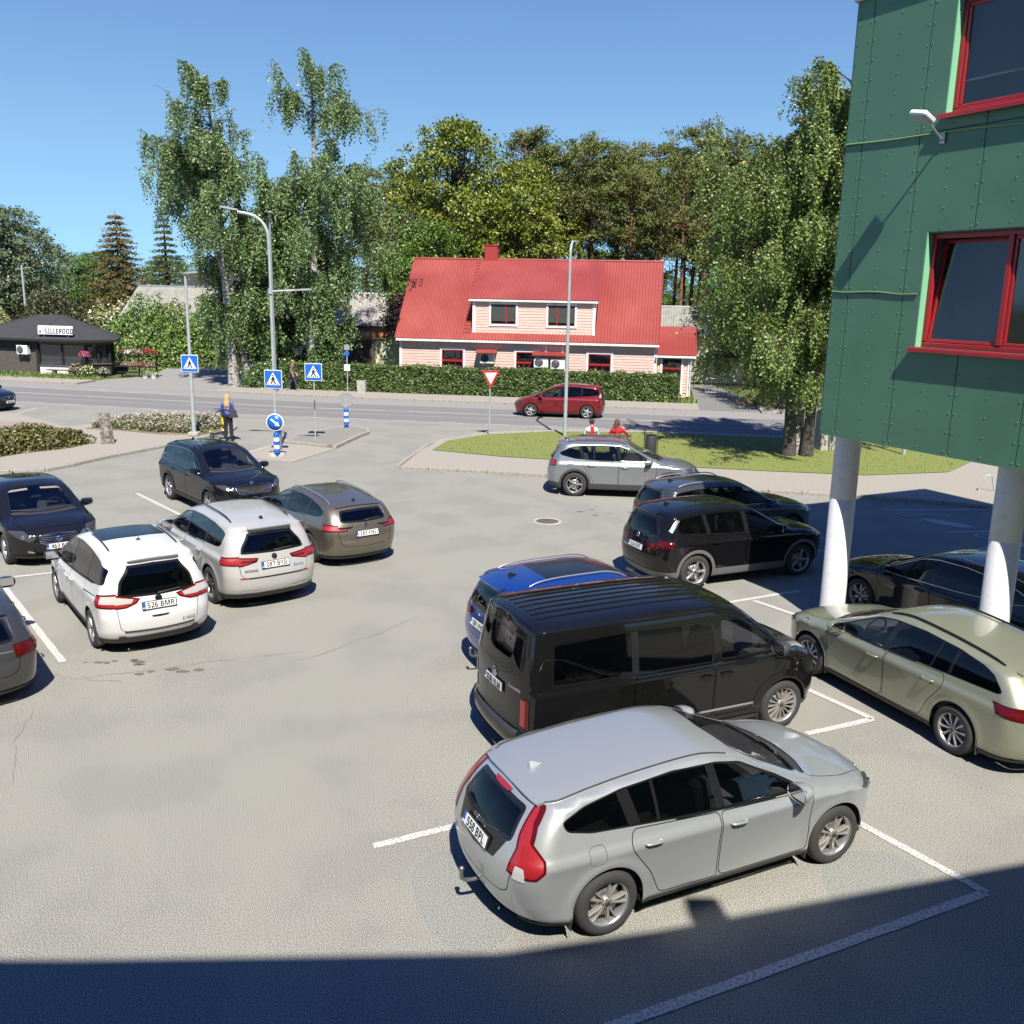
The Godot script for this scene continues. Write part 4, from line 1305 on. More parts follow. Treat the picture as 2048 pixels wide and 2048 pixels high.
	if s.get("plate", "") != "":
		var q: Array = B.rear(Vector2(0, s.plate_r * ky))
		var flatn := Vector3(-1, clampf(q[1].y, -0.1, 0.3), 0).normalized()
		plate_on(tg, q[0], flatn, Vector3.UP, s.plate)
	if s.get("plate_front", "") != "":
		var q: Array = B.front(Vector2(0, s.plate_f * ky))
		plate_on(root, q[0] + Vector3(0.015, 0, 0), Vector3(1, 0.05, 0), Vector3.UP, s.plate_front)
	# badge lettering on the tailgate: [text, z, y, height]
	for q in s.get("badges", []):
		B.off = 0.004
		var p: Array = B.rear(Vector2(-q[1] * kz, q[2] * ky))
		var bt := part(tg, "badge_letters", text_mesh(q[0], q[3], 0.005), CM.chrome)
		var z: Vector3 = p[1]
		var y := (Vector3.UP - z * z.y).normalized()
		bt.transform = Transform3D(Basis(y.cross(z), y, z), p[0])
	if s.get("tow", false):
		var tb := Buf.new()
		var x: float = B.ty(B.XR, 0.4)
		tb.tube(spline([Vector3(x + 0.1, 0.3, 0), Vector3(x - 0.06, 0.31, 0), Vector3(x - 0.13, 0.35, 0), Vector3(x - 0.135, 0.43, 0)], 4), 0.02, 8)
		tb.ball(Vector3(x - 0.135, 0.45, 0), Vector3(0.028, 0.028, 0.028))
		part(root, "tow_bar", tb, s.get("tow_mat", CM.grey_steel))
	if s.get("flaps", false):
		for mir in [-1, 1]:
			for c in B.wx:
				var fb := Buf.new()
				fb.cbox(Vector3(c - B.ra - 0.015, 0.27, mir * (s.hw - 0.13)), Vector3(0.012, 0.22, 0.2), 0.004)
				part(root, "mud_flap", fb, CM.plastic)
	# --- wheels
	var cache := {}
	for c in B.wx:
		for sg in [-1, 1]:
			make_wheel(s.rw, s.rim, 0.215, s.get("wheel", "wide"), s.get("spokes", 5), root, Vector3(c, s.rw, sg * (s.hw - 0.125)), sg < 0, s.get("spoke_mat", CM.alloy), cache)
	# --- place: heading in degrees to the right of straight ahead, at = middle of the wheelbase
	root.position = Vector3(s.at[0], 0, s.at[1])
	root.rotation.y = deg_to_rad(90.0 - s.heading)
	tag(root, s.label, s.get("category", "car"), s.get("group", ""))
	return root

func emblem_mark(parent: Node, q: Array, r: float, mark: String, sg: float):
	if mark == "": return
	var z: Vector3 = q[1]
	var y := (Vector3.UP - z * z.y).normalized()
	var hold := Transform3D(Basis(y.cross(z), y, z), q[0] + z * 0.008)
	var b := Buf.new()
	var m: Material = CM.ink
	match mark:
		"w":
			for st in [[[-0.6, 0.6], [-0.25, -0.7]], [[-0.25, -0.7], [0.0, 0.0]], [[0.0, 0.0], [0.25, -0.7]], [[0.25, -0.7], [0.6, 0.6]], [[-0.3, 0.8], [0.0, 0.15]], [[0.0, 0.15], [0.3, 0.8]]]:
				b.tube([hold * Vector3(st[0][0] * r, st[0][1] * r, 0), hold * Vector3(st[1][0] * r, st[1][1] * r, 0)], 0.006, 5)
			m = CM.chrome
		"bar":
			b.box(hold * Vector3(0, 0, 0.002), Vector3(r * 1.6, r * 0.4, 0.004), hold.basis)
			m = CM.logo_blue
		"arrow":
			b.tube([hold * Vector3(-0.5 * r, -0.3 * r, 0), hold * Vector3(0.1 * r, 0.5 * r, 0), hold * Vector3(0.5 * r, 0.3 * r, 0)], 0.008, 5)
			b.tube([hold * Vector3(-0.1 * r, -0.5 * r, 0), hold * Vector3(0.2 * r, 0.2 * r, 0)], 0.007, 5)
		"oval":
			b.tube([hold * Vector3(-0.5 * r, 0, 0), hold * Vector3(0.5 * r, 0, 0)], 0.007, 5)
			b.tube([hold * Vector3(0, -0.5 * r, 0), hold * Vector3(0, 0.5 * r, 0)], 0.007, 5)
	part(parent, "emblem_mark", b, m)
# ---------------------------------------------------------------- buildings
var M := {}
func materials():
	M.green = tri_mat(mat(Color.WHITE, 0.5), noise_tex(3, 0.006, grad([[0.2, lin(0.074, 0.182, 0.106)], [0.8, lin(0.092, 0.212, 0.128)]]), 512, 5), 0.22)
	M.green2 = tri_mat(mat(Color.WHITE, 0.5), noise_tex(13, 0.008, grad([[0.2, lin(0.08, 0.19, 0.112)], [0.8, lin(0.09, 0.204, 0.123)]]), 512, 5), 0.3)
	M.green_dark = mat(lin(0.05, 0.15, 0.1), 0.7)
	M.mint = mat(lin(0.22, 0.52, 0.3), 0.5)
	M.rivet = mat(lin(0.082, 0.195, 0.118), 0.5)
	M.cable = mat(lin(0.2, 0.32, 0.14), 0.5)
	M.red_frame = mat(lin(0.34, 0.018, 0.022), 0.35)
	M.pane = mat(Color(0.05, 0.07, 0.1, 0.35), 0.01)
	M.pane.transparency = BaseMaterial3D.TRANSPARENCY_ALPHA
	M.pane.metallic_specular = 0.9
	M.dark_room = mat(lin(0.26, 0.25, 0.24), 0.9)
	M.blind = mat(lin(0.09, 0.075, 0.12), 0.7)
	M.blind_pale = mat(lin(0.42, 0.45, 0.4), 0.8)
	M.white = tri_mat(mat(Color.WHITE, 0.55), noise_tex(5, 0.01, grad([[0.25, lin(0.62, 0.62, 0.6)], [0.6, lin(0.78, 0.78, 0.76)]]), 256, 5), 0.6)
	M.column = tri_mat(mat(Color.WHITE, 0.45), noise_tex(6, 0.02, grad([[0.2, lin(0.55, 0.55, 0.53)], [0.34, lin(0.63, 0.63, 0.615)], [0.8, lin(0.66, 0.66, 0.645)]]), 512, 6), 0.5)
	M.pink = tri_mat(mat(Color.WHITE, 0.6), noise_tex(7, 0.02, grad([[0.2, lin(0.6, 0.41, 0.345)], [0.8, lin(0.68, 0.475, 0.405)]]), 256, 5), 0.5)
	M.pink2 = tri_mat(mat(Color.WHITE, 0.6), noise_tex(8, 0.02, grad([[0.2, lin(0.62, 0.43, 0.365)], [0.8, lin(0.67, 0.475, 0.405)]]), 256, 5), 0.5)
	M.roof_red = tri_mat(mat(Color.WHITE, 0.42), noise_tex(9, 0.004, grad([[0.2, lin(0.24, 0.042, 0.033)], [0.5, lin(0.285, 0.055, 0.043)], [0.85, lin(0.34, 0.08, 0.064)]]), 512, 6), 0.12)
	M.brick_red = mat(lin(0.3, 0.03, 0.03), 0.8)
	M.asbestos = tri_mat(mat(Color.WHITE, 0.9), noise_tex(10, 0.035, grad([[0.3, lin(0.1, 0.1, 0.08)], [0.48, lin(0.2, 0.19, 0.17)], [0.56, lin(0.42, 0.4, 0.37)], [0.8, lin(0.52, 0.5, 0.47)]]), 512, 3), 0.35)
	M.asbestos_plain = tri_mat(mat(Color.WHITE, 0.9), noise_tex(11, 0.02, grad([[0.2, lin(0.2, 0.2, 0.17)], [0.8, lin(0.34, 0.33, 0.29)]]), 256, 5), 0.3)
	M.plaster = tri_mat(mat(Color.WHITE, 0.9), noise_tex(12, 0.012, grad([[0.2, lin(0.5, 0.5, 0.3)], [0.6, lin(0.62, 0.62, 0.4)], [0.9, lin(0.68, 0.67, 0.46)]]), 512, 6), 0.25)
	M.wood_dark = tri_mat(mat(Color.WHITE, 0.8), noise_tex(14, 0.03, grad([[0.2, lin(0.06, 0.04, 0.028)], [0.7, lin(0.13, 0.085, 0.055)]]), 256, 4), 1.0)
	M.wood_grey = tri_mat(mat(Color.WHITE, 0.85), noise_tex(15, 0.03, grad([[0.2, lin(0.07, 0.06, 0.052)], [0.8, lin(0.12, 0.105, 0.09)]]), 256, 4), 0.8)
	M.wood_light = tri_mat(mat(Color.WHITE, 0.8), noise_tex(16, 0.03, grad([[0.2, lin(0.28, 0.16, 0.08)], [0.8, lin(0.45, 0.28, 0.15)]]), 256, 4), 0.8)
	M.black_wood = mat(lin(0.018, 0.017, 0.016), 0.7)
	M.bitumen = tri_mat(mat(Color.WHITE, 0.9), noise_tex(17, 0.02, grad([[0.2, lin(0.03, 0.03, 0.032)], [0.8, lin(0.05, 0.05, 0.054)]]), 512, 6), 0.6)
	M.steel = mat(lin(0.34, 0.36, 0.37), 0.45, 0.5)
	M.steel_pale = tri_mat(mat(Color.WHITE, 0.5, 0.35), noise_tex(18, 0.02, grad([[0.2, lin(0.38, 0.42, 0.42)], [0.8, lin(0.5, 0.53, 0.53)]]), 256, 5), 0.7)
	M.concrete = tri_mat(mat(Color.WHITE, 0.9), noise_tex(19, 0.02, grad([[0.2, lin(0.3, 0.285, 0.25)], [0.8, lin(0.46, 0.44, 0.4)]]), 512, 6), 0.5)
	M.ac_white = mat(lin(0.7, 0.7, 0.68), 0.4)
	M.orange = mat(lin(0.5, 0.2, 0.08), 0.6)
	M.sign_blue = mat(lin(0.015, 0.13, 0.5), 0.35)
	M.sign_white = mat(lin(0.78, 0.78, 0.78), 0.35)
	M.sign_red = mat(lin(0.55, 0.02, 0.02), 0.35)
	M.sign_back = mat(lin(0.36, 0.36, 0.36), 0.5, 0.4)
	M.ink = mat(lin(0.015, 0.015, 0.015), 0.6)

# a corrugated sheet on a sloped rectangle; p0 lower start, ux along the eave, uy up the slope
func corrugated(p0: Vector3, ux: Vector3, uy: Vector3, pitch: float, amp: float, rows := 1) -> Buf:
	var b := Buf.new()
	var nn := ux.cross(uy).normalized()
	if nn.y < 0: nn = -nn
	var L := ux.length()
	var n := int(L / pitch) * 6
	var xd := ux.normalized()
	for k in n + 1:
		var f := float(k) / n
		var ph := fmod(f * L / pitch, 1.0)
		var h := amp * cos(ph * TAU)
		var sl := -amp * sin(ph * TAU) * TAU / pitch
		var vn := (nn - xd * sl).normalized()
		b.vert(p0 + ux * f + nn * h, vn)
		b.vert(p0 + ux * f + uy + nn * h, vn)
		if k > 0:
			var q := 2 * k - 2
			b.tri(q, q + 1, q + 3); b.tri(q, q + 3, q + 2)
	# the sheet's underside edge closes the eave
	var q2 := b.v.size()
	b.flat([p0 - nn * 0.03, p0 + ux - nn * 0.03, p0 + ux - nn * 0.005, p0 - nn * 0.005], p0 - uy)
	return b

func panel_wall(root: Node3D, u0: float, u1: float, y0: float, y1: float, wins: Array):
	# cladding panels on the local plane x = along, y up, outward +z; wins: Rect2 cut-outs
	var seams := [0.0]
	var s := 0.35
	while s < u1 - 0.2:
		seams.append(s); s += 1.14
	seams.append(u1)
	var lev := [y0, 5.93, 8.28, y1]
	var kk := 0
	for a in seams.size() - 1:
		for r in lev.size() - 1:
			kk += 1
			var g := 0.008
			var reg := PackedVector2Array([Vector2(seams[a] + g, lev[r] + g), Vector2(seams[a + 1] - g, lev[r] + g), Vector2(seams[a + 1] - g, lev[r + 1] - g), Vector2(seams[a] + g, lev[r + 1] - g)])
			var polys := [reg]
			for w in wins:
				var wp := PackedVector2Array([w.position, w.position + Vector2(w.size.x, 0), w.end, w.position + Vector2(0, w.size.y)])
				var nx := []
				for pl in polys: nx.append_array(Geometry2D.clip_polygons(pl, wp))
				polys = nx
			var xf := Transform3D(Basis(Vector3(1, 0, 0), Vector3(0, 0, 1), Vector3(0, -1, 0)), Vector3.ZERO)
			# prism works in x/z with y the extrusion: map (x, z) -> (x, y), extrusion -> +z
			xf = Transform3D(Basis(Vector3(1, 0, 0), Vector3(0, 0, 1), Vector3(0, 1, 0)), Vector3.ZERO)
			for pl in polys:
				if pl.size() < 3 or Geometry2D.is_polygon_clockwise(pl): continue
				var lo := Vector2(99, 99); var hi := Vector2(-99, -99)
				for p in pl:
					lo = lo.min(p); hi = hi.max(p)
				if hi.x - lo.x < 0.03 or hi.y - lo.y < 0.03: continue
				var b := Buf.new()
				b.prism(pl, 0.0, 0.012, xf)
				var pn := part(root, "cladding_panel", b, M.green if kk % 3 else M.green2)
				var rv := Buf.new()
				var cols := [lo.x + 0.045]
				if hi.x - lo.x > 0.2: cols.append(hi.x - 0.045)
				if hi.x - lo.x > 0.8: cols.append((lo.x + hi.x) * 0.5)
				for cx in cols:
					var y := lo.y + 0.08
					while y < hi.y:
						if not Geometry2D.is_point_in_polygon(Vector2(cx, y), pl):
							y += 0.29; continue
						rv.lathe([Vector2(0.012, 0), Vector2(0.0105, 0.006), Vector2(0.005, 0.009), Vector2(0.0005, 0.01)], 7, Transform3D(Basis(Vector3.RIGHT, PI / 2), Vector3(cx, y, 0.012)))
						y += 0.29
				if rv.i.size():
					var ro := part(pn, "rivets", rv, M.rivet)
					ro.set_meta("kind", "stuff")

func red_window(root: Node3D, w: Rect2, blind: float, tilt: bool):
	# opening with reveal, red frame, two sashes; local x along, y up, +z outward
	var n := node(root, "window", Vector3(w.position.x, w.position.y, 0))
	var W := w.size.x
	var H := w.size.y
	var d := -0.16
	var rv := Buf.new()
	rv.box(Vector3(0.01, H / 2, d * 0.5 + 0.004), Vector3(0.02, H, -d + 0.02))
	part(n, "window_reveal", rv, M.mint)
	var r2 := Buf.new(); r2.box(Vector3(W - 0.01, H / 2, d * 0.5), Vector3(0.02, H, -d + 0.01)); part(n, "window_reveal", r2, M.mint)
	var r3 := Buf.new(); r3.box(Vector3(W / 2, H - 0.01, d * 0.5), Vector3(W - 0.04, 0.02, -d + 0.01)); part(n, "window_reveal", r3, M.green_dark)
	var fr := Buf.new()
	var t := 0.075
	for bx in [[W / 2, t / 2, W - 0.042, t], [W / 2, H - t / 2 - 0.02, W - 0.042, t], [t / 2 + 0.02, H / 2, t, H - 2 * t - 0.02], [W - t / 2 - 0.02, H / 2, t, H - 2 * t - 0.02]]:
		fr.cbox(Vector3(bx[0], bx[1], d + 0.02), Vector3(bx[2], bx[3], 0.07), 0.008)
	part(n, "window_frame", fr, M.red_frame)
	var xm := W * 0.45
	var ml := Buf.new(); ml.cbox(Vector3(xm, H / 2, d + 0.025), Vector3(0.09, H - 2 * t - 0.022, 0.075), 0.008)
	part(n, "mullion", ml, M.red_frame)
	for k in 2:
		var x0 := t + 0.025 if k == 0 else xm + 0.05
		var x1 := xm - 0.05 if k == 0 else W - t - 0.025
		var sash := node(n, "sash", Vector3(0, t + 0.005, d + 0.01))
		if tilt and k == 0: sash.rotation.x = -0.11
		var sw := x1 - x0
		var sh := H - 2 * t - 0.03
		var sb := Buf.new()
		var q := 0.05
		for bx in [[sw / 2, q / 2, sw, q], [sw / 2, sh - q / 2, sw, q], [q / 2, sh / 2, q, sh - 2 * q], [sw - q / 2, sh / 2, q, sh - 2 * q]]:
			sb.cbox(Vector3(x0 + bx[0], bx[1], 0.0), Vector3(bx[2], bx[3], 0.05), 0.006)
		part(sash, "sash_frame", sb, M.red_frame)
		var gl := Buf.new(); gl.box(Vector3(x0 + sw / 2, sh / 2, 0.0), Vector3(sw - 2 * q + 0.004, sh - 2 * q + 0.004, 0.006))
		part(sash, "glass", gl, M.pane)
	var rm := Buf.new()
	rm.box(Vector3(W / 2, H / 2, d - 0.6), Vector3(W, H, 0.02))
	rm.box(Vector3(W / 2, 0.0, d - 0.32), Vector3(W, 0.02, 0.56))
	rm.box(Vector3(W / 2, H, d - 0.32), Vector3(W, 0.02, 0.56))
	for x in [0.0, W]: rm.box(Vector3(x, H / 2, d - 0.32), Vector3(0.02, H, 0.56))
	part(n, "room_behind", rm, M.dark_room)
	if blind > 0:
		var bl := Buf.new()
		bl.box(Vector3(W / 2, H - t - blind * H / 2, d - 0.07), Vector3(W - 2 * t, blind * H, 0.004))
		part(n, "roller_blind", bl, M.blind)
		var br := Buf.new(); br.cbox(Vector3(W / 2, H - t - blind * H, d - 0.07), Vector3(W - 2 * t, 0.025, 0.014), 0.004)
		part(n, "blind_rail", br, M.white)
	var si := Buf.new()
	si.hexa(Vector3(W / 2, -0.012, 0.03), Vector3(W + 0.1, 0.024, 0.17), Vector3(W + 0.1, 0.024, 0.15))
	si.box(Vector3(W / 2, -0.045, 0.113), Vector3(W + 0.1, 0.05, 0.006))
	part(n, "window_sill", si, M.red_frame)

func green_building():
	# local x runs along the wing's wall from the far corner towards the camera, +z outwards
	var dw := Vector3(0.455, 0, 0.8905).normalized()
	var nn := Vector3(-dw.z, 0, dw.x)
	var root := thing("office_building", "dark green panelled office wing on white round columns with red framed windows", "building")
	root.transform = Transform3D(Basis(dw, Vector3.UP, nn), Vector3(5.413, 0, -16.571))
	# Basis(dw, up, nn): x = dw, z = nn
	var LEN := 15.4
	var WID := 10.0
	var core := Buf.new()
	var wins := []
	for k in 3:
		wins.append(Rect2(1.82 + k * 4.56, 5.12, 3.0, 1.72))
		wins.append(Rect2(1.9 + k * 4.56, 8.5, 3.0, 1.6))
	# structural wall behind the panels, with openings
	var wallp := PackedVector2Array([Vector2(0, 3.56), Vector2(LEN, 3.56), Vector2(LEN, 10.45), Vector2(0, 10.45)])
	var xf := Transform3D(Basis(Vector3(1, 0, 0), Vector3(0, 0, 1), Vector3(0, 1, 0)), Vector3.ZERO)
	# bands between the windows (butted boxes)
	var bands := [[3.56, 5.12], [6.84, 8.5], [10.1, 10.45]]
	for b in bands: core.box(Vector3(LEN / 2, (b[0] + b[1]) / 2, -0.08), Vector3(LEN, b[1] - b[0], 0.14))
	for r in 2:
		var yb: float = [5.12, 8.5][r]; var yt: float = [6.84, 10.1][r]
		var xs := 0.0
		for k in 3:
			var w: Rect2 = wins[k * 2 + r]
			core.box(Vector3((xs + w.position.x) / 2, (yb + yt) / 2, -0.08), Vector3(w.position.x - xs, yt - yb, 0.14))
			xs = w.end.x
		core.box(Vector3((xs + LEN) / 2, (yb + yt) / 2, -0.08), Vector3(LEN - xs, yt - yb, 0.14))
	part(root, "wall", core, M.green_dark)
	var inner := Buf.new()
	inner.box(Vector3(LEN / 2, 7.0, -0.9 - (WID - 1.0) / 2), Vector3(LEN - 0.02, 6.86, WID - 1.0))
	inner.box(Vector3(0.05, 7.0, -0.45), Vector3(0.08, 6.86, 0.6))
	part(root, "inner_block", inner, M.green_dark)
	var sl := Buf.new(); sl.box(Vector3(LEN / 2, 3.6, -WID / 2 - 0.02), Vector3(LEN, 0.1, WID - 0.06)); part(root, "floor_slab", sl, M.white)
	var rf := Buf.new(); rf.cbox(Vector3(LEN / 2, 10.52, -WID / 2 + 0.02), Vector3(LEN + 0.1, 0.14, WID + 0.12), 0.02); part(root, "roof", rf, M.steel)
	panel_wall(root, 0.0, LEN, 3.5, 10.45, wins)
	# far end wall
	var ew := Buf.new(); ew.box(Vector3(-0.016, 6.98, -WID / 2), Vector3(0.03, 6.94, WID - 0.02)); part(root, "end_wall", ew, M.green)
	for k in 3:
		red_window(root, wins[k * 2], 0.0, k == 0)
		red_window(root, wins[k * 2 + 1], 0.66, false)
	# columns
	for k in 4:
		for row in 2:
			var cb := Buf.new()
			var at := Vector3(0.24 + 3.22 * k, 0, -0.46 if row == 0 else -WID + 0.5)
			cb.lathe([Vector2(0.225, 0.0), Vector2(0.222, 0.01), Vector2(0.222, 2.35), Vector2(0.2185, 2.353), Vector2(0.2185, 2.362), Vector2(0.222, 2.365), Vector2(0.222, 3.56)], 40, Transform3D(Basis.IDENTITY, at))
			part(root, "column", cb, M.column)
	# cables along the wall
	for c in [[0.0, 8.31, 4.6, 8.16, 0.014], [0.0, 5.955, 1.78, 5.925, 0.011]]:
		var cb := Buf.new()
		var pts := []
		for k in 13:
			var f := k / 12.0
			pts.append(Vector3(lerpf(c[0], c[2], f), lerpf(c[1], c[3], f) - 0.012 * sin(f * PI * 3), 0.026))
		cb.tube(pts, c[4], 6)
		part(root, "wall_cable", cb, M.cable)
	# ----- block the camera looks out of (behind the camera; throws the foreground shadow)
	var blk := thing("rear_office_block", "green panelled main block of the office, behind the viewpoint", "building")
	var fp := poly3([[-26, 1.3], [-2.35, 0.66], [1.38, 0.47], [2.84, 0.12], [7.62, -1.3], [12.4, -3.0], [14.5, 12], [-26, 12]])
	var bb := Buf.new(); bb.prism(fp, 0.0, 10.45); part(blk, "wall", bb, M.green)
	var br := Buf.new(); br.prism(fp, 10.452, 10.52); part(blk, "roof", br, M.steel)
	var vent := Buf.new()
	vent.cbox(Vector3(3.4, 10.68, -0.02), Vector3(0.34, 0.34, 0.3), 0.02)
	part(blk, "roof_vent", vent, M.steel)
	# ----- floodlight on the wall
	var fl := thing("floodlight", "grey floodlight on a bracket on the green wall", "floodlight")
	fl.transform = root.transform * Transform3D(Basis.IDENTITY, Vector3(1.92, 8.2, 0.012))
	var arm := Buf.new()
	arm.cbox(Vector3(0, -0.03, 0.02), Vector3(0.1, 0.16, 0.03), 0.006)
	arm.tube([Vector3(0, -0.06, 0.03), Vector3(0.0, 0.06, 0.2), Vector3(-0.02, 0.2, 0.36)], 0.016, 6)
	part(fl, "bracket", arm, M.steel)
	var hd := Buf.new()
	var hb := Basis(Vector3.RIGHT, -0.45) * Basis(Vector3.FORWARD, 0.2)
	hd.cbox(Vector3(-0.06, 0.24, 0.42), Vector3(0.32, 0.08, 0.26), 0.02, hb)
	part(fl, "lamp_housing", hd, M.white)
	var lens := Buf.new(); lens.cbox(Vector3(-0.06, 0.24, 0.42) - hb.y * 0.045, Vector3(0.26, 0.008, 0.22), 0.002, hb)
	part(fl, "lamp_glass", lens, M.steel_pale)

func house_window(root: Node3D, at: Vector3, w: float, h: float, style: String):
	# local: x along, y up, +z towards the street
	var n := node(root, "window", at)
	var tr := 0.13
	for bx in [[w / 2, -tr / 2, w + 2 * tr, tr], [w / 2, h + tr / 2, w + 2 * tr, tr], [-tr / 2, h / 2, tr, h], [w + tr / 2, h / 2, tr, h]]:
		var tb := Buf.new(); tb.cbox(Vector3(bx[0], bx[1], 0.045), Vector3(bx[2], bx[3], 0.05), 0.006)
		part(n, "window_trim", tb, M.white)
	var bk := Buf.new()
	var dp := 0.6 if style == "lower" else 1.6
	bk.box(Vector3(w / 2, h / 2, -dp), Vector3(w, h, 0.01))
	for x in [0.0, w]: bk.box(Vector3(x, h / 2, -dp / 2 + 0.01), Vector3(0.01, h, dp))
	for y in [0.0, h]: bk.box(Vector3(w / 2, y, -dp / 2 + 0.01), Vector3(w, 0.01, dp))
	part(n, "room_behind", bk, M.dark_room)
	var fr := Buf.new()
	var t := 0.055
	for bx in [[w / 2, t / 2, w, t], [w / 2, h - t / 2, w, t], [t / 2, h / 2, t, h - 2 * t], [w - t / 2, h / 2, t, h - 2 * t]]:
		fr.cbox(Vector3(bx[0], bx[1], 0.05), Vector3(bx[2], bx[3], 0.03), 0.005)
	part(n, "window_frame", fr, M.red_frame if style != "upper" else mat(lin(0.1, 0.02, 0.02), 0.4))
	if style == "upper":
		var ml := Buf.new(); ml.cbox(Vector3(w * (0.62 if at.x < 7 else 0.34), h / 2, 0.052), Vector3(0.09, h - 2 * t, 0.03), 0.005); part(n, "mullion", ml, M.red_frame)
		var bl := Buf.new(); bl.box(Vector3(w / 2, h * 0.55, 0.036), Vector3(w - 2 * t, h * 0.9 - 2 * t, 0.004)); part(n, "roller_blind", bl, M.blind_pale)
	else:
		var tr2 := Buf.new(); tr2.cbox(Vector3(w / 2, h * 0.62, 0.052), Vector3(w - 2 * t, 0.13, 0.03), 0.005); part(n, "transom", tr2, M.red_frame)
		for f in [0.36, 0.64]:
			var ml := Buf.new(); ml.cbox(Vector3(w * f, h * 0.28, 0.052), Vector3(0.045, h * 0.52, 0.026), 0.005); part(n, "mullion", ml, M.red_frame)
		var bl := Buf.new(); bl.box(Vector3(w / 2, h * 0.2, 0.036), Vector3(w - 2 * t, h * 0.36, 0.004)); part(n, "roller_blind", bl, M.blind_pale)
	var gl := Buf.new(); gl.box(Vector3(w / 2, h / 2, 0.046), Vector3(w - 2 * t, h - 2 * t, 0.005)); part(n, "glass", gl, M.pane)

func planks(root: Node3D, x0: float, x1: float, y0: float, y1: float, z: float, skip: Array):
	# lap siding, each board a part, cut where an opening (Rect2) lies
	var y := y0
	var hh := 0.165
	var kk := 0
	while y < y1 - 0.02:
		var h: float = min(hh, y1 - y)
		var spans := [[x0, x1]]
		for r in skip:
			if r.position.y < y + h and r.end.y > y:
				var nx := []
				for s in spans:
					if r.position.x > s[0]: nx.append([s[0], min(s[1], r.position.x)])
					if r.end.x < s[1]: nx.append([max(s[0], r.end.x), s[1]])
				spans = nx
		for s in spans:
			if s[1] - s[0] < 0.03: continue
			var b := Buf.new()
			var L: float = s[1] - s[0]
			var cx: float = (s[0] + s[1]) * 0.5
			# lapped board: thicker at the bottom
			var q := [Vector3(s[0], y, z), Vector3(s[0], y, z + 0.03), Vector3(s[0], y + h + 0.012, z + 0.008), Vector3(s[0], y + h + 0.012, z)]
			var e := Vector3(L, 0, 0)
			var c := Vector3(cx, y + h / 2, z + 0.005)
			for k in 4: b.flat([q[k], q[(k + 1) % 4], q[(k + 1) % 4] + e, q[k] + e], c)
			b.flat(q, c); b.flat([q[0] + e, q[1] + e, q[2] + e, q[3] + e], c)
			kk += 1
			part(root, "plank", b, M.pink if kk % 3 else M.pink2)
		y += hh

func ac_unit(label: String, at: Transform3D):
	var o := thing("air_conditioner", label, "air conditioner", Vector3.ZERO, 0, "outdoor air conditioner units")
	o.transform = at
	var b := Buf.new(); b.cbox(Vector3(0, 0.3, 0.17), Vector3(0.86, 0.6, 0.32), 0.02); part(o, "casing", b, M.ac_white)
	var f := Buf.new()
	var z := Transform3D(Basis(Vector3.RIGHT, PI / 2), Vector3(-0.13, 0.3, 0.331))
	for r in [0.24, 0.19, 0.14, 0.09]: f.lathe([Vector2(r, 0.0), Vector2(r + 0.006, 0.008), Vector2(r + 0.012, 0.0)], 24, z)
	for k in 8:
		var a := TAU * k / 8
		f.tube([Vector3(-0.13, 0.3, 0.336), Vector3(-0.13 + cos(a) * 0.25, 0.3 + sin(a) * 0.25, 0.336)], 0.005, 4)
	part(o, "fan_guard", f, M.steel)
	var d := Buf.new(); d.lathe([Vector2(0.001, 0.0), Vector2(0.25, 0.0), Vector2(0.255, -0.02)], 24, Transform3D(Basis(Vector3.RIGHT, PI / 2), Vector3(-0.13, 0.3, 0.3325))); part(o, "fan_opening", d, M.ink)
	for x in [-0.3, 0.3]:
		var k := Buf.new(); k.box(Vector3(x, -0.015, 0.17), Vector3(0.04, 0.03, 0.36)); k.box(Vector3(x, -0.14, 0.0), Vector3(0.04, 0.25, 0.02)); part(o, "bracket", k, M.steel)

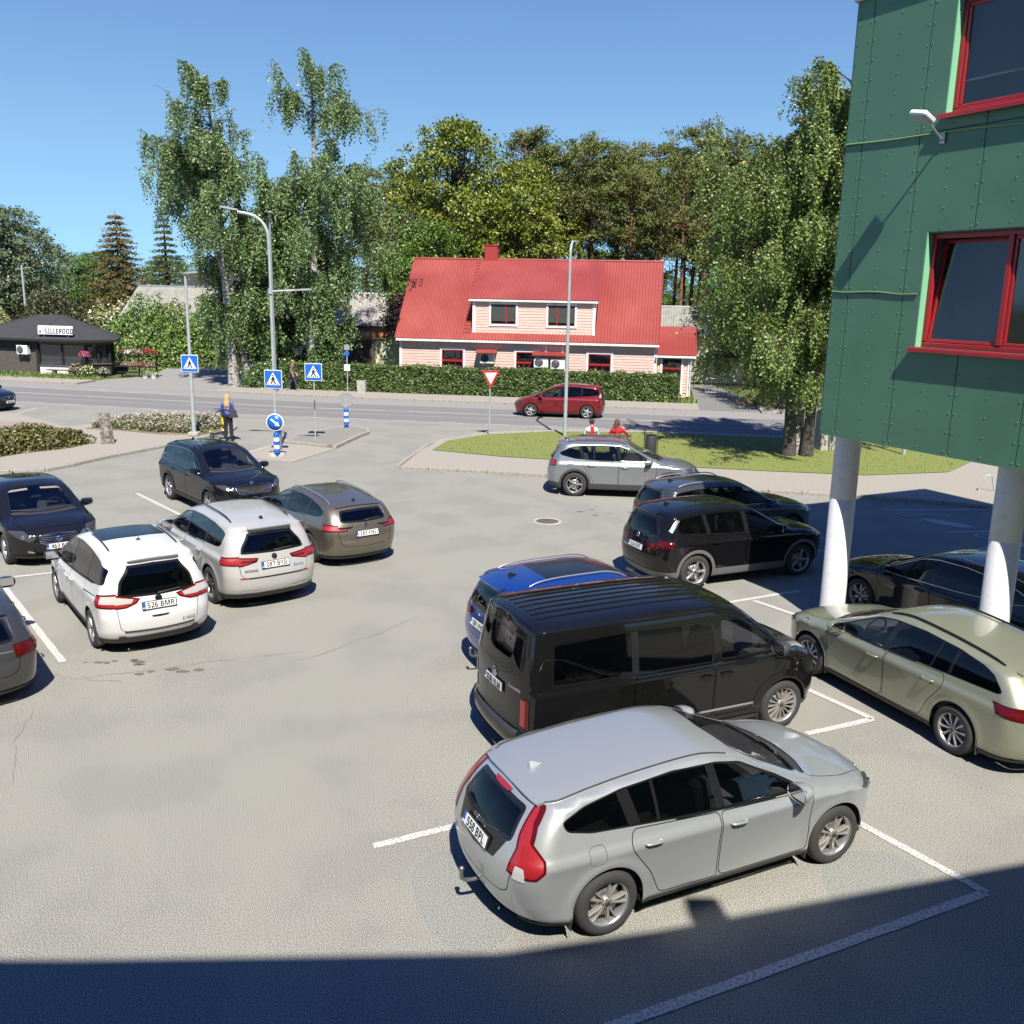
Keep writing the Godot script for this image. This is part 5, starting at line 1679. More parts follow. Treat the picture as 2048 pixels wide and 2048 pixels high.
func pink_house():
	var base := Transform3D(Basis(Vector3.UP, -ROAD), R(-15.68, 57.0))
	var root := thing("pink_house", "pink clapboard house with a big red corrugated roof and wide dormer", "house")
	root.transform = base
	var W := 15.6; var D := 9.0; var ey := 3.1; var ry := 7.95
	var core := Buf.new()
	core.box(Vector3(W / 2, ey / 2, -D / 2 - 0.36), Vector3(W - 0.02, ey, D - 0.7))
	for x in [0.02, W - 0.02]: core.box(Vector3(x, ey / 2, -0.36), Vector3(0.02, ey, 0.7))
	part(root, "wall", core, M.pink)
	# gable ends
	for x in [0.0, W]:
		var g := Buf.new()
		g.flat([Vector3(x, ey, 0), Vector3(x, ry - 0.1, -D / 2), Vector3(x, ey, -D)], Vector3(W / 2, 4, -D / 2))
		part(root, "gable", g, M.pink)
	var wins := [Rect2(2.65, 0.75, 1.32, 1.7), Rect2(7.24, 0.75, 1.25, 1.68), Rect2(11.6, 0.75, 1.34, 1.68)]
	planks(root, 0.14, W - 0.14, 0.35, ey, 0.0, wins)
	for x in [0.06, W - 0.06]:
		var cb := Buf.new(); cb.cbox(Vector3(x, (0.2 + ey) / 2, 0.035), Vector3(0.16, ey - 0.2, 0.07), 0.008); part(root, "corner_board", cb, M.white)
	var fb := Buf.new(); fb.box(Vector3(W / 2, 0.17, 0.0), Vector3(W + 0.04, 0.34, 0.06)); part(root, "plinth", fb, M.concrete)
	for w in wins: house_window(root, Vector3(w.position.x, w.position.y, 0.0), w.size.x, w.size.y, "lower")
	# roof: two corrugated slopes
	var z0 := 0.42
	var sl := (ry - ey) / (D / 2 + 0.42)
	var up := Vector3(0, ry - ey, -(D / 2 + 0.42))
	# main slope left and right of the dormer and below it
	var xl := 4.5; var xr := 11.95
	var x_a := -0.2; var x_b := W + 0.15
	part(root, "roof_sheet", corrugated(Vector3(x_a, ey, z0), Vector3(xl - x_a, 0, 0), up, 0.19, 0.022), M.roof_red)
	part(root, "roof_sheet", corrugated(Vector3(xr, ey, z0), Vector3(x_b - xr, 0, 0), up, 0.19, 0.022), M.roof_red)
	var fl := 0.62 / up.length()
	part(root, "roof_sheet", corrugated(Vector3(xl, ey, z0), Vector3(xr - xl, 0, 0), up * fl, 0.19, 0.022), M.roof_red)
	part(root, "roof_sheet", corrugated(Vector3(x_a, ey, -D - z0), Vector3(x_b - x_a, 0, 0), Vector3(0, ry - ey, D / 2 + 0.42), 0.19, 0.022), M.roof_red)
	# dormer roof
	var dy := 5.52
	var dz := 0.25
	part(root, "dormer_roof", corrugated(Vector3(xl - 0.18, dy, dz), Vector3(xr - xl + 0.3, 0, 0), Vector3(0, ry - dy - 0.02, -D / 2 - dz + 0.05), 0.19, 0.022), M.roof_red)
	# dormer body
	var dzf := -0.04
	var db := Buf.new()
	for x in [xl + 0.06, xr - 0.06]:
		var inner := Vector3((xl + xr) / 2, 5, -2)
		var zz := -(dy - ey) / sl + z0
		db.flat([Vector3(x, 3.45, dzf), Vector3(x, dy - 0.03, dzf), Vector3(x, ry - 0.05, -D / 2), ], inner)
	part(root, "dormer_wall", db, M.pink)
	var dw := [Rect2(5.66, 4.05, 1.5, 1.16), Rect2(9.12, 4.02, 1.58, 1.18)]
	planks(root, xl + 0.2, xr - 0.2, 3.5, dy - 0.12, dzf, dw)
	for x in [xl + 0.11, xr - 0.11]:
		var cb := Buf.new(); cb.cbox(Vector3(x, (3.5 + dy - 0.1) / 2, dzf + 0.035), Vector3(0.18, dy - 0.1 - 3.5, 0.07), 0.008); part(root, "corner_board", cb, M.white)
	for w in dw: house_window(root, Vector3(w.position.x, w.position.y, dzf), w.size.x, w.size.y, "upper")
	var fa := Buf.new(); fa.cbox(Vector3((xl + xr) / 2 - 0.03, dy - 0.09, dz - 0.04), Vector3(xr - xl + 0.3, 0.13, 0.03), 0.005); part(root, "fascia", fa, M.white)
	var f2 := Buf.new(); f2.cbox(Vector3(W / 2, ey - 0.1, z0 - 0.03), Vector3(W + 0.3, 0.13, 0.03), 0.005); part(root, "fascia", f2, M.white)
	var so := Buf.new(); so.box(Vector3(W / 2, ey - 0.05, z0 / 2 - 0.02), Vector3(W + 0.2, 0.02, z0 - 0.06)); part(root, "soffit", so, M.white)
	var rc := Buf.new()
	rc.tube([Vector3(x_a, ry + 0.01, -D / 2), Vector3(x_b, ry + 0.01, -D / 2)], 0.07, 8); part(root, "ridge_cap", rc, M.roof_red)
	for x in [x_a, x_b]:
		var vb := Buf.new(); vb.cbox(Vector3(x, (ey + ry) / 2, z0 / 2 - D / 4 ), Vector3(0.04, 0.14, up.length()), 0.006, Basis(Vector3.RIGHT, -atan2(up.y, up.z) + 0.0)); part(root, "verge_board", vb, M.roof_red)
	var ch := Buf.new(); ch.cbox(Vector3(4.85, ry + 0.3, -D / 2 - 0.1), Vector3(0.85, 1.1, 0.6), 0.02); ch.cbox(Vector3(4.85, ry + 0.87, -D / 2 - 0.1), Vector3(0.93, 0.07, 0.68), 0.01); part(root, "chimney", ch, M.brick_red)
	# roof ladder beside the dormer
	var lad := node(root, "roof_ladder")
	var l0 := Vector3(3.95, ey, z0)
	var nrm := Vector3(0, -up.z, up.y).normalized()
	for x in [0.0, 0.42]:
		var rb := Buf.new(); rb.tube([l0 + Vector3(x, 0, 0) + up * 0.06 + nrm * 0.07, l0 + Vector3(x, 0, 0) + up * 0.99 + nrm * 0.07], 0.02, 5); part(lad, "rail", rb, M.roof_red)
	for k in 22:
		var rb := Buf.new(); var p := l0 + up * (0.08 + k * 0.0415) + nrm * 0.075
		rb.tube([p, p + Vector3(0.42, 0, 0)], 0.018, 5); part(lad, "rung", rb, M.brick_red)
	# awnings over the air conditioners
	for a in [[4.85, 1.25, 2.45], [8.3, 2.05, 2.4]]:
		var aw := corrugated(Vector3(a[0], a[2] - 0.1, 0.75), Vector3(a[1], 0, 0), Vector3(0, 0.2, -0.72), 0.1, 0.012)
		part(root, "awning", aw, M.roof_red)
	for a in [[9.05], [10.05]]:
		var st := Buf.new(); st.cbox(Vector3(a[0], 2.72, 0.06), Vector3(0.14, 0.62, 0.06), 0.006); part(root, "vent_pipe", st, M.white)
	# lean-to with the door on the right
	var ex := W + 0.06
	var ew := 1.95
	var eb := Buf.new(); eb.box(Vector3(ex + ew / 2, 1.22, -1.6), Vector3(ew, 2.44, 3.1)); part(root, "annex_wall", eb, M.pink)
	planks(root, ex + 0.05, ex + ew - 0.12, 0.3, 2.44, -0.04, [Rect2(ex + 0.28, 0.0, 1.22, 2.3)])
	part(root, "annex_roof", corrugated(Vector3(ex - 0.05, 2.5, 0.35), Vector3(ew + 0.4, 0, 0), Vector3(0, 1.55, -3.4), 0.19, 0.022), M.roof_red)
	var fa3 := Buf.new(); fa3.cbox(Vector3(ex + ew / 2 + 0.1, 2.4, 0.32), Vector3(ew + 0.35, 0.12, 0.03), 0.005); part(root, "fascia", fa3, M.white)
	var cb3 := Buf.new(); cb3.cbox(Vector3(ex + ew - 0.06, 1.22, 0.0), Vector3(0.16, 2.3, 0.09), 0.008); part(root, "corner_board", cb3, M.white)
	var dr := node(root, "door", Vector3(ex + 0.32, 0.25, -0.02))
	for bx in [[-0.05, 1.0, 0.12, 2.1], [1.17, 1.0, 0.12, 2.1], [0.56, 2.1, 1.34, 0.12]]:
		var tb := Buf.new(); tb.cbox(Vector3(bx[0], bx[1], 0.03), Vector3(bx[2], bx[3], 0.07), 0.006); part(dr, "door_trim", tb, M.white)
	var dl := Buf.new(); dl.box(Vector3(0.56, 1.0, 0.0), Vector3(1.1, 2.04, 0.03)); part(dr, "door_leaf", dl, M.wood_dark)
	var dbb := Buf.new(); dbb.cbox(Vector3(0.56, 1.45, 0.022), Vector3(1.1, 0.1, 0.02), 0.004); part(dr, "door_rail", dbb, M.red_frame)
	var dg := Buf.new(); dg.box(Vector3(0.56, 1.0, 0.02), Vector3(1.0, 1.9, 0.006)); part(dr, "glass", dg, M.pane)
	# downpipe
	var dp := Buf.new(); dp.tube([Vector3(ex + ew + 0.02, 2.42, 0.25), Vector3(ex + ew + 0.02, 2.2, 0.1), Vector3(ex + ew + 0.02, 0.1, 0.1)], 0.045, 8); part(root, "downpipe", dp, M.white)
	ac_unit("single white air conditioner under its own small red awning", base * Transform3D(Basis.IDENTITY, Vector3(5.5, 1.7, 0.04)))
	ac_unit("white air conditioner beside the window, one of two under a red awning", base * Transform3D(Basis.IDENTITY, Vector3(8.82, 1.56, 0.25)))
	ac_unit("white air conditioner nearest the lamp post, one of two under a red awning", base * Transform3D(Basis.IDENTITY, Vector3(9.82, 1.5, 0.25)))

func grey_barn_behind():
	var root := thing("grey_roofed_barn", "long building with grey fibre cement roof behind the pink house", "building")
	root.transform = Transform3D(Basis(Vector3.UP, -ROAD), R(-1.0, 68.0))
	var b := Buf.new(); b.box(Vector3(5, 1.6, -3), Vector3(10, 3.2, 6)); part(root, "wall", b, M.plaster)
	part(root, "roof", corrugated(Vector3(-0.3, 3.15, 0.4), Vector3(10.6, 0, 0), Vector3(0, 2.0, -3.4), 0.18, 0.03), M.asbestos_plain)
	part(root, "roof", corrugated(Vector3(-0.3, 3.15, -6.4), Vector3(10.6, 0, 0), Vector3(0, 2.0, 3.4), 0.18, 0.03), M.asbestos_plain)
	var rc := Buf.new(); rc.tube([Vector3(-0.3, 5.17, -3), Vector3(10.3, 5.17, -3)], 0.06, 6); part(root, "ridge_cap", rc, M.steel)

func yard_shed():
	var root := thing("old_yard_building", "pale yellow plastered yard building with mossy grey roof and herringbone wooden gate", "building")
	root.transform = Transform3D(Basis(Vector3.UP, -ROAD), R(-27.5, 64.0))
	var W := 11.6
	var b := Buf.new(); b.box(Vector3(W / 2, 1.75, -3.0), Vector3(W, 3.5, 6.0)); part(root, "wall", b, M.plaster)
	part(root, "roof", corrugated(Vector3(-0.3, 3.5, 0.35), Vector3(W + 0.6, 0, 0), Vector3(0, 2.15, -3.35), 0.2, 0.035), M.asbestos)
	part(root, "roof", corrugated(Vector3(-0.3, 3.5, -6.35), Vector3(W + 0.6, 0, 0), Vector3(0, 2.15, 3.35), 0.2, 0.035), M.asbestos)
	for x in [0.0, W]:
		var g := Buf.new(); g.flat([Vector3(x, 3.5, 0), Vector3(x, 5.6, -3), Vector3(x, 3.5, -6)], Vector3(W / 2, 3, -3)); part(root, "gable", g, M.plaster)
	var rc := Buf.new(); rc.tube([Vector3(-0.3, 5.66, -3), Vector3(W + 0.3, 5.66, -3)], 0.07, 6); part(root, "ridge_cap", rc, M.white)
	var ev := Buf.new(); ev.box(Vector3(W / 2, 3.42, 0.3), Vector3(W + 0.5, 0.1, 0.03)); part(root, "fascia", ev, M.black_wood)
	# gate with herringbone boards
	var gt := node(root, "gate", Vector3(6.1, 0.05, 0.02))
	var gw := 1.95; var gh := 2.5
	var bk := Buf.new(); bk.box(Vector3(gw / 2, gh / 2, 0.0), Vector3(gw, gh, 0.03)); part(gt, "gate_back", bk, M.black_wood)
	for half in 2:
		var k := -8
		while k < 18:
			var y0 := k * 0.19
			var x0 := 0.0; var x1 := gw / 2
			# boards rise towards the middle at 45 degrees
			var pl := PackedVector2Array([Vector2(x0, y0), Vector2(x1, y0 + gw / 2), Vector2(x1, y0 + gw / 2 + 0.165), Vector2(x0, y0 + 0.165)])
			for c in Geometry2D.intersect_polygons(pl, PackedVector2Array([Vector2(0.02, 0), Vector2(gw / 2 - 0.01, 0), Vector2(gw / 2 - 0.01, gh), Vector2(0.02, gh)])):
				var q := PackedVector2Array()
				for p in c: q.append(p if half == 0 else Vector2(gw - p.x, p.y))
				var pb := Buf.new(); pb.prism(q, 0.016, 0.036, Transform3D(Basis(Vector3(1, 0, 0), Vector3(0, 0, 1), Vector3(0, 1, 0)), Vector3.ZERO))
				part(gt, "board", pb, M.wood_dark if k % 3 else M.wood_grey)
			k += 1
	for bx in [[-0.06, gh / 2, 0.12, gh + 0.1], [gw + 0.06, gh / 2, 0.12, gh + 0.1]]:
		var tb := Buf.new(); tb.cbox(Vector3(bx[0], bx[1], 0.02), Vector3(bx[2], bx[3], 0.06), 0.008); part(gt, "gate_post", tb, M.wood_grey)
	# small window
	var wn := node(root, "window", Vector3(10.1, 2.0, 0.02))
	var wb := Buf.new(); wb.box(Vector3(0.35, 0.35, 0.0), Vector3(0.7, 0.7, 0.03)); part(wn, "room_behind", wb, M.dark_room)  # flat sheet, no room; its grey stands in for the unlit interior
	var wf := Buf.new()
	for bx in [[0.35, 0.02, 0.7, 0.05], [0.35, 0.68, 0.7, 0.05], [0.02, 0.35, 0.05, 0.62], [0.68, 0.35, 0.05, 0.62], [0.35, 0.35, 0.03, 0.6], [0.35, 0.35, 0.6, 0.03]]: wf.cbox(Vector3(bx[0], bx[1], 0.03), Vector3(bx[2], bx[3], 0.04), 0.005)
	part(wn, "window_frame", wf, M.wood_grey)
	var ws := Buf.new(); ws.cbox(Vector3(0.35, -0.06, 0.05), Vector3(0.8, 0.08, 0.12), 0.01); part(wn, "window_sill", ws, M.concrete)
	# banner
	var bn := thing("shop_banner", "orange banner lettered above the herringbone gate", "banner")
	bn.transform = root.transform * Transform3D(Basis.IDENTITY, Vector3(5.6, 2.72, 0.06))
	var bb := Buf.new(); bb.cbox(Vector3(1.75, 0.33, 0), Vector3(3.5, 0.66, 0.03), 0.006); part(bn, "banner_sheet", bb, M.orange)
	var t1 := part(bn, "letters", text_mesh("LENDAV TALDRIK", 0.16, 0.01), M.ink); t1.position = Vector3(1.35, 0.52, 0.02)
	var t2 := part(bn, "letters", text_mesh("KAUBAHOOV", 0.26, 0.01), M.steel_pale); t2.position = Vector3(1.35, 0.2, 0.02)
	var sp := Buf.new()
	sp.ball(Vector3(3.0, 0.36, 0.02), Vector3(0.2, 0.06, 0.01), 10, 6); sp.ball(Vector3(3.0, 0.42, 0.02), Vector3(0.09, 0.07, 0.012), 10, 6)
	part(bn, "dish_emblem", sp, M.steel_pale)
	for w in [2.78, 3.22]:
		var c := Buf.new(); c.lathe([Vector2(0.09, 0), Vector2(0.1, 0.008), Vector2(0.11, 0)], 16, Transform3D(Basis(Vector3.RIGHT, PI / 2), Vector3(w, 0.16, 0.016))); part(bn, "dish_emblem", c, M.ink)
	var pb := Buf.new(); pb.cbox(Vector3(1.75, -0.06, 0.03), Vector3(3.5, 0.1, 0.06), 0.01); part(bn, "lower_batten", pb, M.wood_light)
	# timetable board on the wall
	var bd := thing("notice_board", "white notice board with small coloured notices left of the gate", "notice board")
	bd.transform = root.transform * Transform3D(Basis.IDENTITY, Vector3(4.55, 0.6, 0.03))
	var b2 := Buf.new(); b2.cbox(Vector3(0.65, 0.95, 0), Vector3(1.3, 1.9, 0.03), 0.006); part(bd, "board", b2, M.sign_white)
	var cols := [mat(lin(0.6, 0.62, 0.1), 0.6), mat(lin(0.5, 0.5, 0.5), 0.6), mat(lin(0.3, 0.45, 0.2), 0.6), mat(lin(0.25, 0.3, 0.4), 0.6)]
	var rng := RandomNumberGenerator.new(); rng.seed = 5
	for r in 6:
		for c in 3:
			var nb := Buf.new(); nb.cbox(Vector3(0.25 + c * 0.4, 0.2 + r * 0.3, 0.018), Vector3(0.26, 0.2, 0.004), 0.001); part(bd, "notice", nb, cols[rng.randi() % 4])

func far_barn():
	var root := thing("yellow_barn", "pale yellow barn with brown double door beyond the birches", "building")
	root.transform = Transform3D(Basis(Vector3.UP, -ROAD), R(-45.0, 76.0))
	var b := Buf.new(); b.box(Vector3(9, 1.7, -3.0), Vector3(18, 3.4, 6.0)); part(root, "wall", b, M.plaster)
	part(root, "roof", corrugated(Vector3(-0.3, 3.4, 0.4), Vector3(18.6, 0, 0), Vector3(0, 2.5, -3.4), 0.2, 0.035), M.asbestos_plain)
	part(root, "roof", corrugated(Vector3(-0.3, 3.4, -6.4), Vector3(18.6, 0, 0), Vector3(0, 2.5, 3.4), 0.2, 0.035), M.asbestos_plain)
	var rc := Buf.new(); rc.tube([Vector3(-0.3, 5.93, -3), Vector3(18.3, 5.93, -3)], 0.08, 6); part(root, "ridge_cap", rc, M.steel)
	for k in 2:
		var d := Buf.new(); d.cbox(Vector3(9.6 + k * 0.98, 1.15, 0.02), Vector3(0.95, 2.3, 0.05), 0.01); part(root, "door", d, M.wood_dark)
	var tb := Buf.new(); tb.cbox(Vector3(10.1, 2.38, 0.03), Vector3(2.2, 0.14, 0.08), 0.01); part(root, "lintel", tb, M.wood_grey)

func kiosk():
	var root := thing("flower_kiosk", "low dark flower kiosk with black hipped roof and display windows", "kiosk")
	root.transform = Transform3D(Basis(Vector3.UP, -ROAD), R(-40.8, 58.0))
	# footprint (x, z), z positive towards the street
	var fp := [Vector2(0, 0), Vector2(3.5, 0), Vector2(4.5, -1.2), Vector2(2.7, -4.6), Vector2(-5.5, -5.2), Vector2(-5.5, -0.7)]
	var ey := 2.3
	var b := Buf.new()
	b.prism(PackedVector2Array([Vector2(0.1, -0.25), Vector2(3.4, -0.25), Vector2(4.2, -1.3), Vector2(2.5, -4.5), Vector2(-5.4, -5.1), Vector2(-5.4, -0.9)]), 0.0, ey)
	part(root, "inner_wall", b, M.wood_grey)
	# roof: hips from an offset outline to a short ridge
	var ro := Geometry2D.offset_polygon(PackedVector2Array(fp), 0.5, Geometry2D.JOIN_MITER)[0]
	var r0 := Vector3(-1.4, 3.85, -2.7); var r1 := Vector3(0.2, 3.85, -2.7)
	for k in ro.size():
		var p: Vector2 = ro[k]; var q: Vector2 = ro[(k + 1) % ro.size()]
		var a := Vector3(p.x, ey + 0.06, p.y); var c := Vector3(q.x, ey + 0.06, q.y)
		var ta: Vector3 = r0 if absf(p.x - r0.x) < absf(p.x - r1.x) else r1
		var tc: Vector3 = r0 if absf(q.x - r0.x) < absf(q.x - r1.x) else r1
		var rb := Buf.new()
		if ta == tc: rb.flat([a, c, ta], Vector3(0, 2.5, -3))
		else: rb.flat([a, c, tc, ta], Vector3(0, 2.5, -3))
		part(root, "roof_slope", rb, M.bitumen)
		var hp := Buf.new(); hp.tube([a, ta], 0.05, 5); part(root, "hip_cap", hp, M.bitumen)
		var fb := Buf.new(); var mid := (a + c) * 0.5; var dirn := (c - a).normalized()
		fb.box(mid - Vector3(0, 0.07, 0), Vector3((c - a).length(), 0.15, 0.03), Basis(dirn, Vector3.UP, dirn.cross(Vector3.UP)))
		part(root, "fascia", fb, M.black_wood)
	var so := Buf.new(); so.prism(ro, ey - 0.03, ey - 0.01); part(root, "soffit", so, M.wood_grey)
	# front display window and white base
	var face := func(p: Vector2, q: Vector2, panes: int, y0: float, y1: float, white: bool):
		var L := p.distance_to(q)
		var dirn := Vector3(q.x - p.x, 0, q.y - p.y).normalized()
		var n := node(root, "display_window", Vector3(p.x, 0, p.y))
		n.basis = Basis(dirn, Vector3.UP, dirn.cross(Vector3.UP))
		var bb := Buf.new(); bb.cbox(Vector3(L / 2, y0 / 2 - 0.02, -0.06), Vector3(L, y0 - 0.06, 0.12), 0.01); part(n, "base_wall", bb, M.white if white else M.black_wood)
		var sb := Buf.new(); sb.cbox(Vector3(L / 2, y0, -0.03), Vector3(L, 0.08, 0.2), 0.01); part(n, "window_sill", sb, M.wood_grey)
		var hb := Buf.new(); hb.cbox(Vector3(L / 2, (y1 + ey) / 2, -0.05), Vector3(L, ey - y1 - 0.02, 0.12), 0.01); part(n, "window_head", hb, M.wood_grey)
		for k in panes + 1:
			var m := Buf.new(); m.cbox(Vector3(clampf(L * k / panes, 0.06, L - 0.06), (y0 + y1) / 2 + 0.02, -0.03), Vector3(0.12, y1 - y0 - 0.04, 0.1), 0.01); part(n, "mullion", m, M.black_wood)
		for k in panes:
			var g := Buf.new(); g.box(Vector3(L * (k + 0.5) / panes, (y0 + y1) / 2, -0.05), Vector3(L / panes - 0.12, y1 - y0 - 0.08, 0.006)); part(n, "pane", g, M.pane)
			var cb := Buf.new(); cb.box(Vector3(L * (k + 0.5) / panes, (y0 + y1) / 2, -0.2), Vector3(L / panes - 0.13, y1 - y0 - 0.1, 0.01)); part(n, "curtain", cb, mat(lin(0.2, 0.205, 0.21), 0.9))  # curtain sheet, its grey lightened to imitate reflections in the pane
			var rng := RandomNumberGenerator.new(); rng.seed = 40 + k
			if white:
				for q2 in 14:
					var v := Buf.new(); v.lathe([Vector2(0.03, 0), Vector2(0.05, 0.08), Vector2(0.025, 0.15), Vector2(0.035, 0.19)], 7, Transform3D(Basis.IDENTITY, Vector3(L * k / panes + 0.15 + q2 * (L / panes - 0.3) / 13.0, y0 + 0.06, -0.12))); part(n, "vase", v, mat(lin(0.35, 0.45, 0.45), 0.3))
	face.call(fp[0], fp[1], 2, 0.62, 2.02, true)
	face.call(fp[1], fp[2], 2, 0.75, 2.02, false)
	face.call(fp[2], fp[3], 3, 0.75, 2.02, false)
	# plank wall on the left
	var p0: Vector2 = fp[5]; var p1: Vector2 = fp[0]
	var L := p0.distance_to(p1)
	var dr := Vector3(p1.x - p0.x, 0, p1.y - p0.y).normalized()
	var lw := node(root, "plank_wall", Vector3(p0.x, 0, p0.y)); lw.basis = Basis(dr, Vector3.UP, dr.cross(Vector3.UP))
	var k := 0
	while k * 0.14 < L - 0.05:
		var pb := Buf.new(); pb.cbox(Vector3(k * 0.14 + 0.07, 0.82, -0.02), Vector3(0.132, 1.64, 0.03), 0.006); part(lw, "plank", pb, M.wood_grey); k += 1
	var ub := Buf.new(); ub.box(Vector3(L / 2, 1.97, -0.05), Vector3(L, 0.66, 0.05)); part(lw, "upper_wall", ub, M.black_wood)
	var cp := Buf.new(); cp.cbox(Vector3(0.0, 1.15, 0.02), Vector3(0.16, 2.26, 0.16), 0.01); part(root, "corner_post", cp, M.black_wood)
	# drain pipe
	ac_unit("white air conditioner on the brown plank wall of the kiosk", root.transform * Transform3D(lw.basis, Vector3(-0.95, 1.3, -0.1)))
	# roof sign
	var sg := thing("shop_sign", "white lettered sign board on the black kiosk roof", "sign")
	sg.transform = root.transform * Transform3D(Basis(Vector3.RIGHT, -0.12), Vector3(0.35, 2.66, 0.3))
	var sb2 := Buf.new(); sb2.cbox(Vector3(1.25, 0.28, 0), Vector3(2.5, 0.58, 0.06), 0.02); part(sg, "sign_board", sb2, M.sign_white)
	var t := part(sg, "letters", text_mesh("LILLEPOOD", 0.33, 0.02), M.ink); t.position = Vector3(1.56, 0.22, 0.036); t.scale.x = 0.82
	var hd := Buf.new()
	var loop := []
	for q in 15: loop.append(Vector3(0.48 + 0.15 * cos(TAU * q / 14.0), 0.32 + 0.14 * sin(TAU * q / 14.0), 0.036))
	hd.tube(loop, 0.012, 5, false)
	hd.tube([Vector3(0.4, 0.4, 0.036), Vector3(0.5, 0.3, 0.036), Vector3(0.62, 0.34, 0.036)], 0.012, 5)
	for q in 4:
		hd.tube(spline([Vector3(0.1 + q * 0.05, 0.08, 0.036), Vector3(0.14 + q * 0.03, 0.18, 0.036), Vector3(0.08 + q * 0.08, 0.28, 0.036)], 4), 0.012, 5)
	part(sg, "flower_emblem", hd, M.ink)
	for x in [0.4, 2.1]:
		var lg := Buf.new(); lg.tube([Vector3(x, 0.05, -0.03), Vector3(x, -0.25, -0.12)], 0.02, 6); part(sg, "leg", lg, M.steel)
	# bench in front of the base
	var bn := thing("low_bench", "low dark bench against the white base of the kiosk", "bench")
	bn.transform = root.transform * Transform3D(Basis.IDENTITY, Vector3(1.0, 0, 0.4))
	var st := Buf.new(); st.cbox(Vector3(1.2, 0.36, 0), Vector3(2.6, 0.06, 0.35), 0.01); part(bn, "seat", st, M.wood_grey)
	for x in [0.4, 2.1]:
		var lg := Buf.new(); lg.hexa(Vector3(x, 0.165, 0), Vector3(0.1, 0.33, 0.3), Vector3(0.2, 0.33, 0.32)); part(bn, "leg", lg, M.wood_dark)
# ---------------------------------------------------------------- plants
var LEAF := {}
func leaf_material(backlight: Color) -> StandardMaterial3D:
	var m := mat(Color.WHITE, 0.42, 0.0, 0.5)
	m.vertex_color_use_as_albedo = true
	m.backlight_enabled = true; m.backlight = backlight
	return m
func nature_materials():
	M.leaf = leaf_material(lin(0.05, 0.09, 0.02))
	M.needle = leaf_material(lin(0.02, 0.025, 0.008)); M.needle.roughness = 0.75; M.needle.metallic_specular = 0.15
	M.petal = leaf_material(lin(0.1, 0.06, 0.06))
	M.birch_bark = tri_mat(mat(Color.WHITE, 0.8), noise_tex(31, 0.02, grad([[0.3, lin(0.06, 0.055, 0.05)], [0.45, lin(0.35, 0.34, 0.31)], [0.8, lin(0.52, 0.5, 0.47)]]), 256, 4), 0.9)
	M.dark_bark = tri_mat(mat(Color.WHITE, 0.95), noise_tex(32, 0.03, grad([[0.2, lin(0.035, 0.03, 0.025)], [0.8, lin(0.13, 0.115, 0.1)]]), 256, 4), 1.2)
	M.pine_bark = tri_mat(mat(Color.WHITE, 0.95), noise_tex(33, 0.02, grad([[0.2, lin(0.15, 0.075, 0.04)], [0.8, lin(0.34, 0.17, 0.09)]]), 256, 4), 0.6)
	M.twig = mat(lin(0.06, 0.045, 0.035), 0.9)
# a leaf: a folded rhombus of four points; the fold gives it its own light and shade
static func leaf(b: Buf, p: Vector3, s: float, rng: RandomNumberGenerator, out_dir: Vector3, asp := 1.6):
	var d := Vector3(rng.randf_range(-1, 1), rng.randf_range(-1.2, 0.5), rng.randf_range(-1, 1))
	if d.length_squared() < 0.01: d = Vector3.DOWN
	d = d.normalized()
	var nn := (Vector3(rng.randf_range(-1, 1), rng.randf_range(-0.6, 1), rng.randf_range(-1, 1)) + out_dir * 0.9)
	nn = (nn - d * nn.dot(d))
	if nn.length_squared() < 0.01: nn = d.cross(Vector3.RIGHT)
	nn = nn.normalized()
	var w := d.cross(nn) * s * 0.5
	var t := p + d * s * asp * 0.5
	var q := p - d * s * asp * 0.5
	var fold := nn * s * 0.16
	var i0 := b.vert(q, nn); b.vert(p + w + fold, (nn + w.normalized() * -0.35).normalized()); b.vert(t, nn); b.vert(p - w + fold, (nn + w.normalized() * 0.35).normalized())
	b.tri(i0, i0 + 1, i0 + 2); b.tri(i0, i0 + 2, i0 + 3)
static func pick(cols: Array, rng: RandomNumberGenerator) -> Color:
	var c: Color = cols[rng.randi() % cols.size()]
	var f := rng.randf_range(0.8, 1.2)
	return Color(c.r * f, c.g * f, c.b * f)

func limb(b: Buf, p: Vector3, d: Vector3, L: float, r: float, rng: RandomNumberGenerator, droop: float, segs := 6) -> Array:
	var pts := [p]
	var rad := [r]
	var dd := d.normalized()
	for k in segs:
		dd = (dd + Vector3(rng.randf_range(-0.22, 0.22), rng.randf_range(-0.12, 0.16) - droop * k / segs, rng.randf_range(-0.22, 0.22))).normalized()
		p += dd * L / segs
		pts.append(p); rad.append(max(r * (1.0 - 0.9 * (k + 1.0) / segs), 0.008))
	b.tube(pts, rad, 5, false)
	return pts

